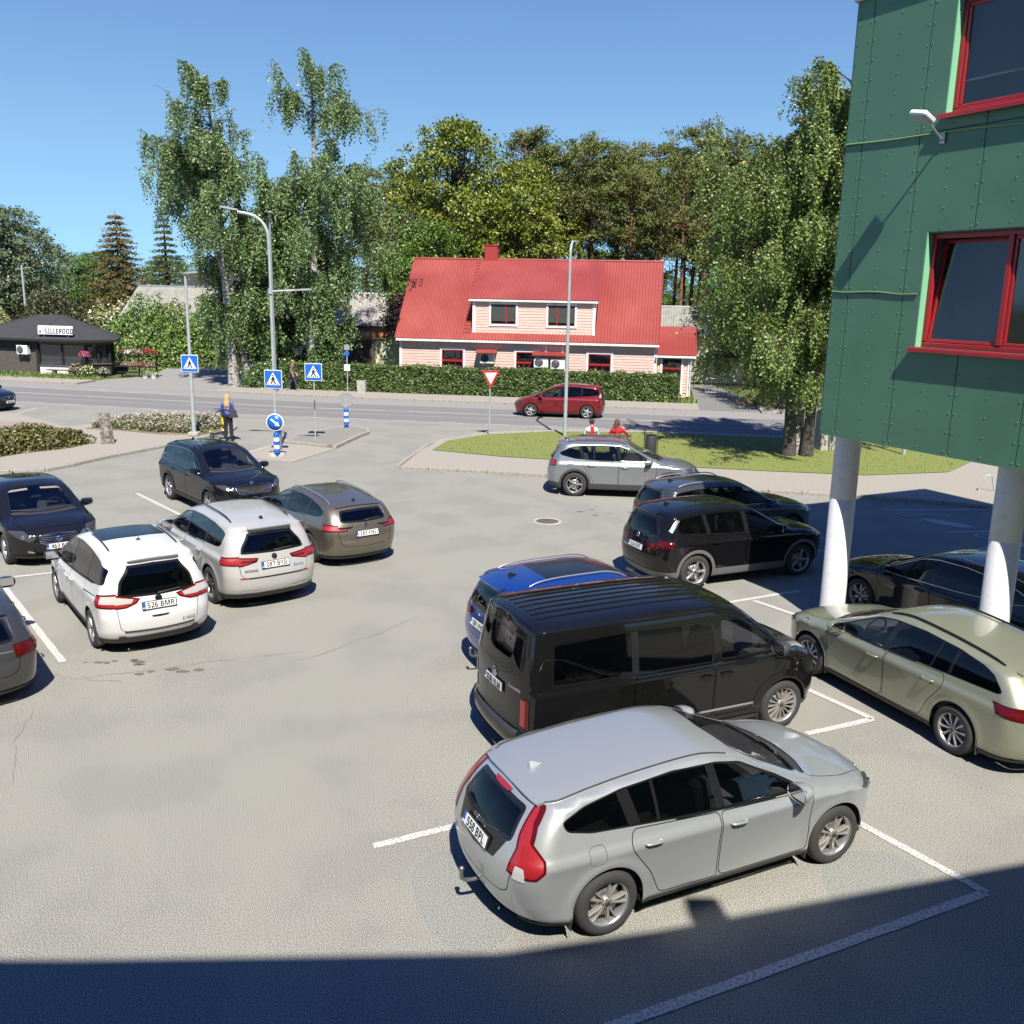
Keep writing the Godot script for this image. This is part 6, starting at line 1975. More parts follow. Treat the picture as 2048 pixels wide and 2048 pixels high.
# birch: fine hanging twigs carry the leaves
func birch(called: String, label: String, at: Vector3, H: float, stems: Array, prof: Callable, seed_: int, n_branch: int, leaf_s: float, strand: float, cols: Array, per: int, group := "", low := 0.12):
	var rng := RandomNumberGenerator.new(); rng.seed = seed_
	var root := thing(called, label, "tree", at, 0, group)
	var wood := Buf.new()
	var lf := Buf.new(); lf.use_col = true
	for st in stems:
		# st: [base offset, top offset, height, base radius]
		var tb := Buf.new()
		var pts := []
		var rad := []
		for k in 13:
			var f := k / 12.0
			var p: Vector3 = st[0].lerp(st[1], pow(f, 1.3)) + Vector3(sin(f * 5 + seed_) * 0.18 * f, 0, cos(f * 4 + seed_) * 0.18 * f)
			p.y = st[2] * f
			pts.append(p); rad.append(st[3] * pow(1.0 - f * 0.94, 0.8) * (1.25 if k == 0 else 1.0))
		tb.tube(pts, rad, 10, false)
		part(root, "trunk", tb, M.birch_bark if st[4] else M.dark_bark)
		var nb := int(n_branch / stems.size())
		for k in nb:
			var f := rng.randf_range(low, 0.98)
			var ip := f * 12.0
			var p: Vector3 = pts[int(ip)].lerp(pts[min(int(ip) + 1, 12)], ip - int(ip))
			var az := rng.randf_range(0, TAU)
			var reach: float = prof.call(f, az) * rng.randf_range(0.55, 1.05)
			if reach < 0.2: continue
			var dirn := Vector3(cos(az), rng.randf_range(0.35, 1.0) * (1.2 - f * 0.4), sin(az))
			var lp := limb(wood, p, dirn, reach * 1.25, st[3] * 0.28 * (1.1 - f * 0.7), rng, 0.42)
			var subs := 2 + int(reach)
			var tips := [lp]
			for s in subs:
				var bp: Vector3 = lp[2 + rng.randi() % 4]
				var sd: Vector3 = (lp[6] - lp[0]).normalized() + Vector3(rng.randf_range(-0.9, 0.9), rng.randf_range(-0.2, 0.6), rng.randf_range(-0.9, 0.9))
				tips.append(limb(wood, bp, sd, reach * rng.randf_range(0.3, 0.55), 0.025, rng, 0.6, 5))
			for tp in tips:
				for s in per:
					var q: int = 1 + rng.randi() % (tp.size() - 1)
					var sp: Vector3 = tp[q - 1].lerp(tp[q], rng.randf())
					var len_ := strand * rng.randf_range(0.3, 1.0)
					var sway := Vector3(rng.randf_range(-0.25, 0.25), -1, rng.randf_range(-0.25, 0.25)).normalized()
					var n := int(len_ / (leaf_s * 0.62))
					var shade := pick(cols, rng)
					for e in n:
						var pp := sp + sway * len_ * e / n + Vector3(rng.randfn(0, 0.075), rng.randfn(0, 0.05), rng.randfn(0, 0.075)) * (0.5 + leaf_s * 5)
						if pp.y + at.y < 0.5: continue
						lf.col = shade.lerp(pick(cols, rng), 0.5)
						leaf(lf, pp, leaf_s * rng.randf_range(0.7, 1.25), rng, (pp - Vector3(0, pp.y, 0)).normalized() * 0.5)
	part(root, "branches", wood, M.twig)
	part(root, "crown", lf, M.leaf)
	return root

# round-crowned broadleaf: leaf sprays at the ends of forking limbs
func broadleaf_mesh(H: float, Rr: float, y0: float, seed_: int, n: int, per: int, leaf_s: float, cols: Array, spray := 0.75) -> Array:
	var rng := RandomNumberGenerator.new(); rng.seed = seed_
	var tr := Buf.new()
	var wood := tr
	var lf := Buf.new(); lf.use_col = true
	var pts := []
	var rad := []
	for k in 9:
		var f := k / 8.0
		pts.append(Vector3(sin(f * 3 + seed_) * 0.3 * f, H * 0.85 * f, cos(f * 2.3 + seed_) * 0.3 * f)); rad.append(H * 0.018 * (1.0 - f * 0.85) * (1.3 if k == 0 else 1.0))
	tr.tube(pts, rad, 9, false)
	for k in n:
		# a point on the lumpy crown surface or inside it
		var az := rng.randf_range(0, TAU)
		var f := rng.randf()
		var yy := lerpf(y0, H, f)
		var t := (f - 0.42) / 0.6
		var env := Rr * sqrt(max(0.04, 1.0 - t * t)) * (1.0 + 0.22 * sin(az * 3 + seed_) + 0.15 * sin(az * 5 + f * 9))
		var rr := env * pow(rng.randf(), 0.35)
		var c := Vector3(cos(az) * rr, yy, sin(az) * rr)
		if k % 3 == 0:
			var s: Vector3 = pts[clampi(int((yy - rr * 0.8) / (H * 0.85) * 8), 1, 7)]
			var mid := (s + c) * 0.5 + Vector3(rng.randf_range(-0.3, 0.3), -0.2, rng.randf_range(-0.3, 0.3))
			wood.tube([s, mid, c], [0.07, 0.045, 0.012], 4, false)
		var tone := pick(cols, rng)
		var out := (c - Vector3(0, y0 + (H - y0) * 0.4, 0)).normalized()
		for e in per:
			var v := Vector3(rng.randfn(0, 0.5), rng.randfn(0, 0.3), rng.randfn(0, 0.5)) * spray
			lf.col = tone.lerp(pick(cols, rng), 0.45)
			leaf(lf, c + v, leaf_s * rng.randf_range(0.7, 1.3), rng, out * 0.7, 1.3)
	return [tr.mesh(), lf.mesh()]

func pine_mesh(H: float, seed_: int, crown0: float, Rr: float, cols: Array) -> Array:
	var rng := RandomNumberGenerator.new(); rng.seed = seed_
	var tr := Buf.new(); var wood := tr
	var lf := Buf.new(); lf.use_col = true
	var pts := []; var rad := []
	for k in 11:
		var f := k / 10.0
		pts.append(Vector3(sin(f * 4 + seed_) * 0.25 * f, H * 0.97 * f, cos(f * 3 + seed_) * 0.25 * f)); rad.append(0.22 * (1.0 - f * 0.85))
	tr.tube(pts, rad, 8, false)
	for k in 46:
		var f := lerpf(crown0, 1.0, pow(rng.randf(), 0.8))
		var p: Vector3 = pts[int(f * 9.99)]; p.y = H * 0.97 * f
		var az := rng.randf_range(0, TAU)
		var g := (f - crown0) / (1.0 - crown0)
		var reach := Rr * (0.35 + 0.9 * sin(PI * (0.18 + 0.74 * g))) * rng.randf_range(0.5, 1.0)
		var tip := p + Vector3(cos(az) * reach, reach * rng.randf_range(0.0, 0.5), sin(az) * reach)
		wood.tube([p, (p + tip) * 0.5 - Vector3(0, 0.12, 0), tip], [0.05, 0.035, 0.012], 4, false)
		for c in 3:
			var cc := p.lerp(tip, [1.0, 0.8, 0.6][c]) + Vector3(rng.randfn(0, 0.25), rng.randfn(0.05, 0.12), rng.randfn(0, 0.25))
			var tone := pick(cols, rng)
			for e in 46:
				var v := Vector3(rng.randfn(0, 0.34), rng.randfn(0, 0.17), rng.randfn(0, 0.34))
				lf.col = tone.lerp(pick(cols, rng), 0.4)
				leaf(lf, cc + v, 0.1, rng, Vector3(0, 0.6, 0), 3.2)
	# dead stubs on the bare trunk
	for k in 10:
		var f := rng.randf_range(0.25, crown0)
		var az := rng.randf_range(0, TAU)
		var p: Vector3 = pts[int(f * 9.99)]; p.y = H * 0.97 * f
		wood.tube([p, p + Vector3(cos(az), -0.1, sin(az)) * rng.randf_range(0.4, 1.1)], [0.025, 0.008], 4, false)
	return [tr.mesh(), lf.mesh()]

func spruce_mesh(H: float, Rr: float, seed_: int, cols: Array, tiers := 26) -> Array:
	var rng := RandomNumberGenerator.new(); rng.seed = seed_
	var tr := Buf.new(); tr.tube([Vector3.ZERO, Vector3(0, H * 0.6, 0), Vector3(0, H, 0)], [H * 0.016, H * 0.009, 0.01], 8, false)
	var wood := tr; var lf := Buf.new(); lf.use_col = true
	for k in tiers:
		var f := 0.06 + 0.93 * k / tiers
		for a in 9:
			var az := TAU * (a + rng.randf()) / 9.0
			var reach := Rr * pow(1.0 - f, 0.8) * rng.randf_range(0.7, 1.1) + 0.12
			var p := Vector3(0, H * f, 0)
			var tip := p + Vector3(cos(az) * reach, -reach * 0.18, sin(az) * reach)
			wood.tube([p, tip], [0.03, 0.008], 4, false)
			var tone := pick(cols, rng)
			var n := int(reach * 34) + 6
			for e in n:
				var t := rng.randf_range(0.15, 1.0)
				var v := Vector3(rng.randfn(0, 0.16), rng.randfn(-0.06, 0.09), rng.randfn(0, 0.16)) * (0.6 + reach * 0.25)
				lf.col = tone.lerp(pick(cols, rng), 0.4)
				leaf(lf, p.lerp(tip, t) + v, 0.1, rng, Vector3(cos(az), 0.7, sin(az)) * 0.8, 2.6)
	return [tr.mesh(), lf.mesh()]

func tree_of(called: String, label: String, parts_: Array, at: Vector3, turn: float, sc: Vector3, bark: Material, leafm: Material, group := "") -> Node3D:
	var root := thing(called, label, "tree", at, turn, group)
	for k in 2:
		var o := part(root, ["trunk", "crown"][k], parts_[k], [bark, leafm][k])
		o.scale = sc
	return root

# leafy shell over a lumpy ellipsoid, with a twiggy core
func bush_mesh(r: Vector3, seed_: int, n: int, leaf_s: float, cols: Array, asp := 1.4, flowers: Array = [], fl_share := 0.0) -> ArrayMesh:
	var rng := RandomNumberGenerator.new(); rng.seed = seed_
	var b := Buf.new(); b.use_col = true
	var ns := FastNoiseLite.new(); ns.seed = seed_; ns.frequency = 0.9
	for k in n:
		var u := Vector3(rng.randfn(0, 1), rng.randfn(0, 1), rng.randfn(0, 1)).normalized()
		if u.y < -0.25: u.y = -u.y
		var q := 1.0 + 0.3 * ns.get_noise_3d(u.x * 1.6, u.y * 1.6, u.z * 1.6)
		var rr := q * (0.55 + 0.45 * pow(rng.randf(), 0.5))
		var p := Vector3(u.x * r.x, max(0.03, u.y * r.y), u.z * r.z) * rr
		b.col = pick(cols, rng)
		var big := 1.0
		if flowers.size() and rr > q * 0.86 and rng.randf() < fl_share: b.col = pick(flowers, rng)
		leaf(b, p, leaf_s * rng.randf_range(0.7, 1.3) * big, rng, u, asp)
	return b.mesh()
func bush(called: String, label: String, category: String, at: Vector3, mesh: ArrayMesh, group := "", turn := 0.0, m: Material = null) -> Node3D:
	var root := thing(called, label, category, at, turn, group)
	part(root, "foliage", mesh, m if m else M.leaf)
	var st := Buf.new()
	for k in 5:
		var a := TAU * k / 5
		st.tube([Vector3(cos(a), 0, sin(a)) * 0.08, Vector3(cos(a) * 0.35, mesh.get_aabb().size.y * 0.55, sin(a) * 0.35)], [0.03, 0.012], 5, false)
	part(root, "stems", st, M.twig)
	return root

func hedge():
	var rng := RandomNumberGenerator.new(); rng.seed = 77
	var root := thing("clipped_hedge", "long clipped green hedge along the pavement before the pink house", "hedge")
	var cols := [Color(0.0656, 0.109, 0.0297), Color(0.0938, 0.146, 0.0363), Color(0.0562, 0.0864, 0.0264), Color(0.14, 0.199, 0.0495)]
	var ns := FastNoiseLite.new(); ns.seed = 4; ns.frequency = 0.35
	var a0 := -21.4; var a1 := 1.0
	var lf := Buf.new(); lf.use_col = true
	for k in 52000:
		var a := rng.randf_range(a0, a1)
		var h := 1.6 + 0.12 * ns.get_noise_2d(a * 3.0, 3.0)
		var depth := 1.3
		var face := rng.randf()
		var o: float; var y: float; var nrm: Vector3
		var bulge := 0.16 * ns.get_noise_2d(a * 4.0, rng.randf() * 0.5)
		if face < 0.62:
			y = rng.randf_range(0.05, h); o = 53.1 + bulge + 0.1 * ns.get_noise_2d(a * 6, y * 6) + pow(rng.randf(), 2.0) * 0.35; nrm = R(0, -1, 0)
		elif face < 0.94:
			y = h - pow(rng.randf(), 2.0) * 0.25 + 0.05 * ns.get_noise_2d(a * 9, 1); o = 53.1 + rng.randf() * depth; nrm = Vector3.UP
		else:
			a = (a1 if rng.randf() < 0.5 else a0) + rng.randfn(0, 0.12); y = rng.randf_range(0.05, h); o = 53.1 + rng.randf() * depth; nrm = Vector3.RIGHT
		lf.col = pick(cols, rng)
		leaf(lf, R(a, o, y + (rng.randf() * 0.22 if rng.randf() < 0.04 else 0.0)), rng.randf_range(0.07, 0.12), rng, nrm * 1.2, 1.3)
	part(root, "foliage", lf, M.leaf)
	var core := Buf.new()
	core.cbox(R((a0 + a1) / 2, 53.85, 0.72), Vector3(a1 - a0 - 0.3, 1.42, 0.85), 0.12, Basis(Vector3.UP, -ROAD))
	part(root, "twigs", core, mat(lin(0.06, 0.1, 0.03), 0.95))

func blades(called: String, label: String, region: Array, n: int, h: float, cols: Array, y: float, seed_: int, inside: PackedVector2Array = PackedVector2Array()):
	var rng := RandomNumberGenerator.new(); rng.seed = seed_
	var b := Buf.new(); b.use_col = true
	var made := 0
	while made < n:
		var p := Vector2(rng.randf_range(region[0], region[2]), rng.randf_range(region[1], region[3]))
		if inside.size() and not Geometry2D.is_point_in_polygon(p, inside):
			made += 1; continue
		made += 1
		var hh := h * rng.randf_range(0.4, 1.2)
		var a := rng.randf_range(0, TAU)
		var w := Vector3(cos(a), 0, sin(a)) * (0.005 + h * 0.05)
		var lean := Vector3(rng.randfn(0, 0.4), 1, rng.randfn(0, 0.4)).normalized() * hh
		b.col = pick(cols, rng)
		var nn := Vector3(-w.z, 0.02, w.x).normalized()
		var q := Vector3(p.x, y, p.y)
		var i0 := b.vert(q - w, nn); b.vert(q + w, nn); b.vert(q + lean, (nn + Vector3.UP * 0.7).normalized())
		b.tri(i0, i0 + 1, i0 + 2)
	var o := part(self, numbered(called), b, M.leaf)
	o.set_meta("kind", "stuff"); o.set_meta("label", label); o.set_meta("category", "grass")

func flower_bed():
	var rng := RandomNumberGenerator.new(); rng.seed = 21
	var poly := poly3([[-17.3, -38.4], [-17.2, -40.2], [-16.0, -41.7], [-13.6, -41.9], [-12.4, -40.9], [-12.2, -38.6], [-12.5, -37.5], [-14, -37.4], [-16, -38.1]])
	var b := Buf.new(); b.use_col = true
	var greens := [Color(0.1, 0.14, 0.06), Color(0.16, 0.18, 0.09), Color(0.2, 0.17, 0.09)]
	var pale := [Color(0.55, 0.45, 0.38), Color(0.5, 0.42, 0.34), Color(0.56, 0.53, 0.46), Color(0.4, 0.3, 0.24)]
	for k in 1500:
		var p := Vector2(rng.randf_range(-17.3, -12.2), rng.randf_range(-41.9, -37.4))
		if not Geometry2D.is_point_in_polygon(p, poly): continue
		var base := Vector3(p.x, 0.14, p.y)
		var h := rng.randf_range(0.18, 0.36)
		for e in 5:
			b.col = pick(greens, rng)
			leaf(b, base + Vector3(rng.randfn(0, 0.07), h * rng.randf_range(0.1, 0.75), rng.randfn(0, 0.07)), 0.06, rng, Vector3.UP, 3.4)
		if rng.randf() < 0.5:
			for e in 3:
				b.col = pick(pale, rng)
				leaf(b, base + Vector3(rng.randfn(0, 0.03), h, rng.randfn(0, 0.03)), 0.055, rng, Vector3.UP * 2, 1.1)
	var o := part(self, numbered("bed_flowers"), b, M.petal)
	o.set_meta("kind", "stuff"); o.set_meta("label", "faded pale tulips massed in the round bed at the corner"); o.set_meta("category", "flowers")

func reach_at(f: float) -> float: # how far a weeping birch spreads at a share f of its height
	var t := [0.5, 0.8, 1.3, 1.9, 2.6, 3.2, 3.4, 3.2, 2.8, 2.3, 1.7]
	return lerpf(t[int(f * 9.99)], t[int(f * 9.99) + 1], f * 9.99 - int(f * 9.99))
func plants():
	var birch_cols := [Color(0.137, 0.222, 0.0688), Color(0.172, 0.256, 0.0918), Color(0.11, 0.174, 0.0596), Color(0.221, 0.287, 0.126)]
	# the pair of tall weeping birches left of the pink house
	var pa := func(f: float, az: float) -> float: return 1.15 * reach_at(f) * (1.0 + 0.25 * sin(az * 2.0 + f * 7.0))
	birch("weeping_birch", "tall weeping birch left of the pink house, the more spreading of two", R(-25.6, 54.9), 18.0, [[Vector3(0, 0, 0), Vector3(-0.9, 0, 0), 18.0, 0.3, true], [Vector3(0.8, 0, -0.5), Vector3(-2.6, 0, 0.4), 14.5, 0.22, true]], pa, 11, 96, 0.096, 2.0, birch_cols, 8, "weeping birches left of the pink house")
	var pb := func(f: float, az: float) -> float: return reach_at(f) * (1.0 + 0.25 * sin(az * 3.0 + f * 5.0))
	birch("weeping_birch", "tall weeping birch left of the pink house, the narrower one nearer the house", R(-20.3, 54.4), 18.2, [[Vector3(0, 0, 0), Vector3(0.5, 0, 0), 18.3, 0.28, true], [Vector3(0.5, 0, -0.8), Vector3(2.2, 0, -0.4), 13.5, 0.2, true]], pb, 12, 96, 0.096, 2.0, birch_cols, 8, "weeping birches left of the pink house")
	var pd := func(f: float, az: float) -> float: return 2.3 * sqrt(max(0.05, 1.0 - pow((f - 0.4) / 0.64, 2.0)))
	birch("weeping_birch", "lower dense birch filling the space between the two tall ones", R(-23.4, 56.4), 11.5, [[Vector3(0, 0, 0), Vector3(0.4, 0, 0), 12.2, 0.22, true]], pd, 19, 66, 0.12, 2.0, [birch_cols[0], birch_cols[2], birch_cols[2]], 10, "weeping birches left of the pink house", 0.08)
	# the big twin-trunked tree on the lawn
	var lime_cols := [Color(0.139, 0.204, 0.0431), Color(0.178, 0.25, 0.0604), Color(0.109, 0.156, 0.0379), Color(0.238, 0.297, 0.0862)]
	var pc := func(f: float, az: float) -> float: return (3.5 if f < 0.8 else 3.0) * sqrt(max(0.03, 1.0 - pow((f - 0.4) / 0.64, 2.0))) * (1.0 + 0.15 * sin(az * 3.0 + f * 6.0))
	birch("lawn_birch", "big leafy twin-trunked birch on the lawn beside the green building", Vector3(10.6, 0.1, -34.9), 13.6, [[Vector3(-0.3, 0, 0), Vector3(-0.7, 0, -0.3), 11.6, 0.23, false], [Vector3(0.35, 0, 0.05), Vector3(0.9, 0, 0.2), 13.8, 0.21, false], [Vector3(0.1, 0, -0.3), Vector3(0.5, 0, -0.5), 13.2, 0.16, true]], pc, 15, 170, 0.07, 1.5, lime_cols, 11, "", 0.2)
	# oaks and maples behind the house
	var oak_cols := [Color(0.14, 0.179, 0.0164), Color(0.178, 0.215, 0.0211), Color(0.109, 0.144, 0.014), Color(0.216, 0.239, 0.0293)]
	var maple_cols := [Color(0.105, 0.182, 0.0224), Color(0.14, 0.238, 0.0308), Color(0.077, 0.14, 0.0196)]
	var oak := broadleaf_mesh(17.5, 5.0, 4.5, 3, 420, 60, 0.17, oak_cols)
	var oak2 := broadleaf_mesh(14.5, 4.4, 2.0, 4, 400, 60, 0.16, maple_cols)
	tree_of("oak_tree", "tallest yellow-green oak rising behind the red roof", oak, R(-15.6, 72.5), 0.4, Vector3(1.0, 1.02, 1.0), M.dark_bark, M.leaf, "broadleaf trees behind the houses")
	tree_of("oak_tree", "lower yellow-green oak between the tallest oak and the pines", oak, R(-11.2, 75.0), 2.2, Vector3(0.85, 0.88, 0.85), M.dark_bark, M.leaf, "broadleaf trees behind the houses")
	tree_of("maple_tree", "bright green maple hanging over the mossy shed roof", oak2, R(-16.2, 66.5), 1.0, Vector3(0.72, 0.72, 0.72), M.dark_bark, M.leaf, "broadleaf trees behind the houses")
	tree_of("maple_tree", "bright green maple between the pines and the lawn birch", oak2, R(7.0, 66.0), 3.0, Vector3(0.95, 0.98, 0.95), M.dark_bark, M.leaf, "broadleaf trees behind the houses")
	tree_of("maple_tree", "green maple mostly hidden behind the lawn birch", oak2, R(10.5, 68.0), 4.4, Vector3(1.0, 1.0, 1.0), M.dark_bark, M.leaf, "broadleaf trees behind the houses")
	# purple-leaved plum over the shed roof
	var plum := broadleaf_mesh(5.6, 1.5, 3.0, 6, 60, 50, 0.13, [Color(0.03, 0.012, 0.018), Color(0.045, 0.018, 0.024), Color(0.05, 0.04, 0.02)], 0.5)
	tree_of("plum_tree", "small dark purple-leaved tree against the mossy shed roof", plum, R(-17.0, 62.6), 0.0, Vector3.ONE, M.dark_bark, M.leaf)
	# pine wood
	var pine_cols := [Color(0.144, 0.169, 0.052), Color(0.169, 0.196, 0.065), Color(0.119, 0.149, 0.0494), Color(0.188, 0.189, 0.0715)]
	var pines := [pine_mesh(19.0, 1, 0.52, 2.8, pine_cols), pine_mesh(18.0, 2, 0.47, 2.9, pine_cols), pine_mesh(19.6, 3, 0.55, 2.7, pine_cols), pine_mesh(17.5, 4, 0.42, 2.8, pine_cols)]
	var rng := RandomNumberGenerator.new(); rng.seed = 9
	for row in 5:
		for k in 16:
			var a := -27.0 + k * 3.4 + rng.randf_range(-1.2, 1.2) + (row % 2) * 1.7
			var o := 81.0 + row * 5.0 + rng.randf_range(-1.6, 1.6)
			if row == 0 and a < -6: o += 4.0
			var v := rng.randi() % 4
			var s := rng.randf_range(0.88, 1.06) * (1.0 - (0.12 if a > 16 else 0.0)) * (0.84 if a < -14.0 else 1.0)
			tree_of("pine_tree", "tall bare-trunked pine in the wood behind the houses", pines[v], R(a, o), rng.randf_range(0, TAU), Vector3(s, s, s), M.pine_bark, M.needle, "pines of the wood behind the houses")
	for k in 9:
		tree_of("pine_tree", "tall bare-trunked pine in the wood behind the houses", pines[k % 4], R(1.5 + k * 1.9, 76.0 + (k % 3) * 2.4), k * 1.1, Vector3.ONE * (0.86 + 0.05 * (k % 3)), M.pine_bark, M.needle, "pines of the wood behind the houses")
	# undergrowth that closes the wood
	var und := bush_mesh(Vector3(3.2, 3.4, 2.2), 8, 5200, 0.16, [Color(0.0675, 0.098, 0.028), Color(0.09, 0.119, 0.035), Color(0.0525, 0.07, 0.0252)])
	for k in 12:
		bush("forest_bush", "leafy undergrowth bush at the foot of the pines", "bush", R(-30.0 + k * 5.2 + rng.randf_range(-1, 1), 100 + rng.randf_range(-3, 8)), und, "undergrowth of the pine wood", rng.randf_range(0, TAU))
	# spruces
	var spr_cols := [Color(0.08, 0.093, 0.045), Color(0.104, 0.112, 0.0525), Color(0.16, 0.112, 0.045), Color(0.064, 0.0825, 0.042)]
	var spr := spruce_mesh(15.5, 3.0, 5, spr_cols, 22)
	tree_of("spruce_tree", "dark spruce whose top stands above the lawn birch", spr, Vector3(14.2, 0, -50.5), 0.3, Vector3(0.8, 1.1, 0.8), M.dark_bark, M.needle)
	var spr2 := spruce_mesh(13.0, 5.0, 7, [Color(0.168, 0.128, 0.0525), Color(0.136, 0.12, 0.0525), Color(0.096, 0.105, 0.045), Color(0.208, 0.15, 0.06)], 24)
	tree_of("spruce_tree", "broad brownish spruce beyond the kiosk", spr2, R(-50.0, 84.0), 0.0, Vector3(1.1, 0.98, 1.1), M.dark_bark, M.needle)
	tree_of("spruce_tree", "darker pointed spruce just right of the brownish one", spr, R(-48.5, 90.0), 1.0, Vector3(1.0, 0.88, 1.0), M.dark_bark, M.needle)
	# greenery on the left
	var willow_cols := [Color(0.135, 0.175, 0.09), Color(0.165, 0.21, 0.112), Color(0.112, 0.14, 0.075)]
	var will := broadleaf_mesh(14.0, 5.2, 3.0, 9, 330, 55, 0.2, willow_cols)
	tree_of("willow_tree", "large grey-green tree at the far edge behind the kiosk", will, R(-71.5, 98.0), 0.0, Vector3(1.0, 1.0, 1.0), M.dark_bark, M.leaf)
	tree_of("willow_tree", "second grey-green tree cut by the edge, lower and paler", will, R(-76.0, 104.0), 2.0, Vector3(1.0, 0.9, 1.0), M.dark_bark, M.leaf)
	var gb1 := bush_mesh(Vector3(3.4, 5.4, 2.6), 14, 9000, 0.15, [Color(0.0825, 0.084, 0.0375), Color(0.105, 0.098, 0.042), Color(0.06, 0.0672, 0.03)])
	bush("cypress_bush", "dark brownish conifer bush rising behind the kiosk roof", "bush", R(-45.0, 66.0), gb1)
	var gb2 := bush_mesh(Vector3(3.3, 5.0, 2.5), 15, 9000, 0.14, [Color(0.144, 0.235, 0.054), Color(0.18, 0.286, 0.063), Color(0.108, 0.168, 0.0396)])
	bush("green_shrub", "tall fresh green shrub between the kiosk and the lamp posts", "bush", R(-37.6, 66.5), gb2)
	bush("green_shrub", "rounded fresh green shrub right of the flower rack", "bush", R(-33.8, 69.0), gb2, "", 2.0)
	var gb3 := bush_mesh(Vector3(4.5, 4.6, 3.0), 16, 9000, 0.17, [Color(0.195, 0.21, 0.075), Color(0.15, 0.182, 0.0675), Color(0.24, 0.238, 0.09)], 1.4, [Color(0.9, 0.812, 0.75)], 0.1)
	bush("blossoming_shrub", "pale blossoming shrub left behind the kiosk", "bush", R(-54.0, 68.0), gb3)
	bush("blossoming_shrub", "pale olive shrub under the spruces behind the kiosk", "bush", R(-46.5, 78.0), gb3, "", 1.0)
	bush("blossoming_shrub", "olive shrub behind the tall green shrub", "bush", R(-40.5, 76.0), gb3, "", 2.5)
	bush("blossoming_shrub", "olive shrub by the gable house at the far edge", "bush", R(-60.0, 76.0), gb3, "", 4.0)
	bush("blossoming_shrub", "olive shrub beside the light poles at the far edge", "bush", R(-66.0, 84.0), gb3, "", 5.2)
	var vine := bush_mesh(Vector3(2.3, 1.8, 1.0), 17, 6500, 0.1, [Color(0.06, 0.119, 0.028), Color(0.0825, 0.154, 0.035), Color(0.105, 0.168, 0.042)], 1.3, [Color(0.825, 0.784, 0.672)], 0.05)
	bush("roadside_shrub", "dark shrub with small white flowers under the birches", "bush", R(-22.4, 53.9), vine)
	bush("roadside_shrub", "leafy shrub against the yellow barn", "bush", R(-32.5, 73.5), vine, "", 1.0)
	# low juniper by the stone post
	var jun := bush_mesh(Vector3(2.3, 0.85, 1.0), 18, 9000, 0.07, [Color(0.127, 0.133, 0.0378), Color(0.149, 0.148, 0.0441), Color(0.104, 0.111, 0.0353), Color(0.178, 0.148, 0.0504)], 1.6)
	bush("low_shrub", "low spreading olive shrub beside the stone post", "shrub", Vector3(-17.4, 0.1, -33.3), jun, "low shrubs by the pavement", 0.9)
	bush("low_shrub", "lower olive shrub cut by the picture's left edge", "shrub", Vector3(-18.2, 0.1, -31.9), jun, "low shrubs by the pavement", 1.3)
	hedge()
	flower_bed()
	# distant wooded skyline
	for k in 26:
		var a := -135.0 + k * 9.0
		tree_of("distant_tree", "distant tree of the wooded skyline", oak2, R(a, 150.0 + 12.0 * sin(k * 2.1)), k * 1.3, Vector3(1.3, 0.72 + 0.1 * sin(k * 3.7), 1.3), M.dark_bark, M.leaf, "trees of the distant skyline")
	# grass tufts
	var lawn := poly3([[-2.9, -34.7], [-2.5, -36.8], [-1.0, -38.7], [1.6, -39.9], [5.6, -40.3], [11.4, -39.3], [14.4, -38.9], [15.8, -37.7], [17.1, -36], [16.7, -34.2], [14.9, -32.1], [11.8, -31.2], [8.8, -31.6], [3.3, -32.6], [-0.4, -33.5]])
	blades("lawn_grass", "short yellow-green grass of the lawn under the birch", [-3, -40.4, 17.2, -31], 9000, 0.07, [Color(0.195, 0.213, 0.0455), Color(0.156, 0.188, 0.039), Color(0.247, 0.25, 0.065)], 0.135, 5, lawn)
	var verge := PackedVector2Array()
	for q in [R(-62, 54.2), R(-35.0, 54.3), R(-33.9, 55.0), R(-36.4, 57.3), R(-41, 57.9), R(-62, 58.5)]: verge.append(Vector2(q.x, q.z))
	blades("verge_grass", "unmown green grass before the kiosk", [-56, -72, -26, -57], 30000, 0.22, [Color(0.104, 0.188, 0.0325), Color(0.143, 0.225, 0.0455), Color(0.182, 0.225, 0.065)], 0.1, 6, verge)
	var v2 := PackedVector2Array()
	for q in [R(0.2, 52.9), R(2.3, 52.9), R(2.3, 54.0), R(0.2, 54.0)]: v2.append(Vector2(q.x, q.z))
	blades("corner_grass", "tuft of tall grass at the hedge end by the house corner", [6, -55, 12, -50], 9000, 0.35, [Color(0.13, 0.2, 0.039), Color(0.182, 0.25, 0.065)], 0.1, 7, v2)
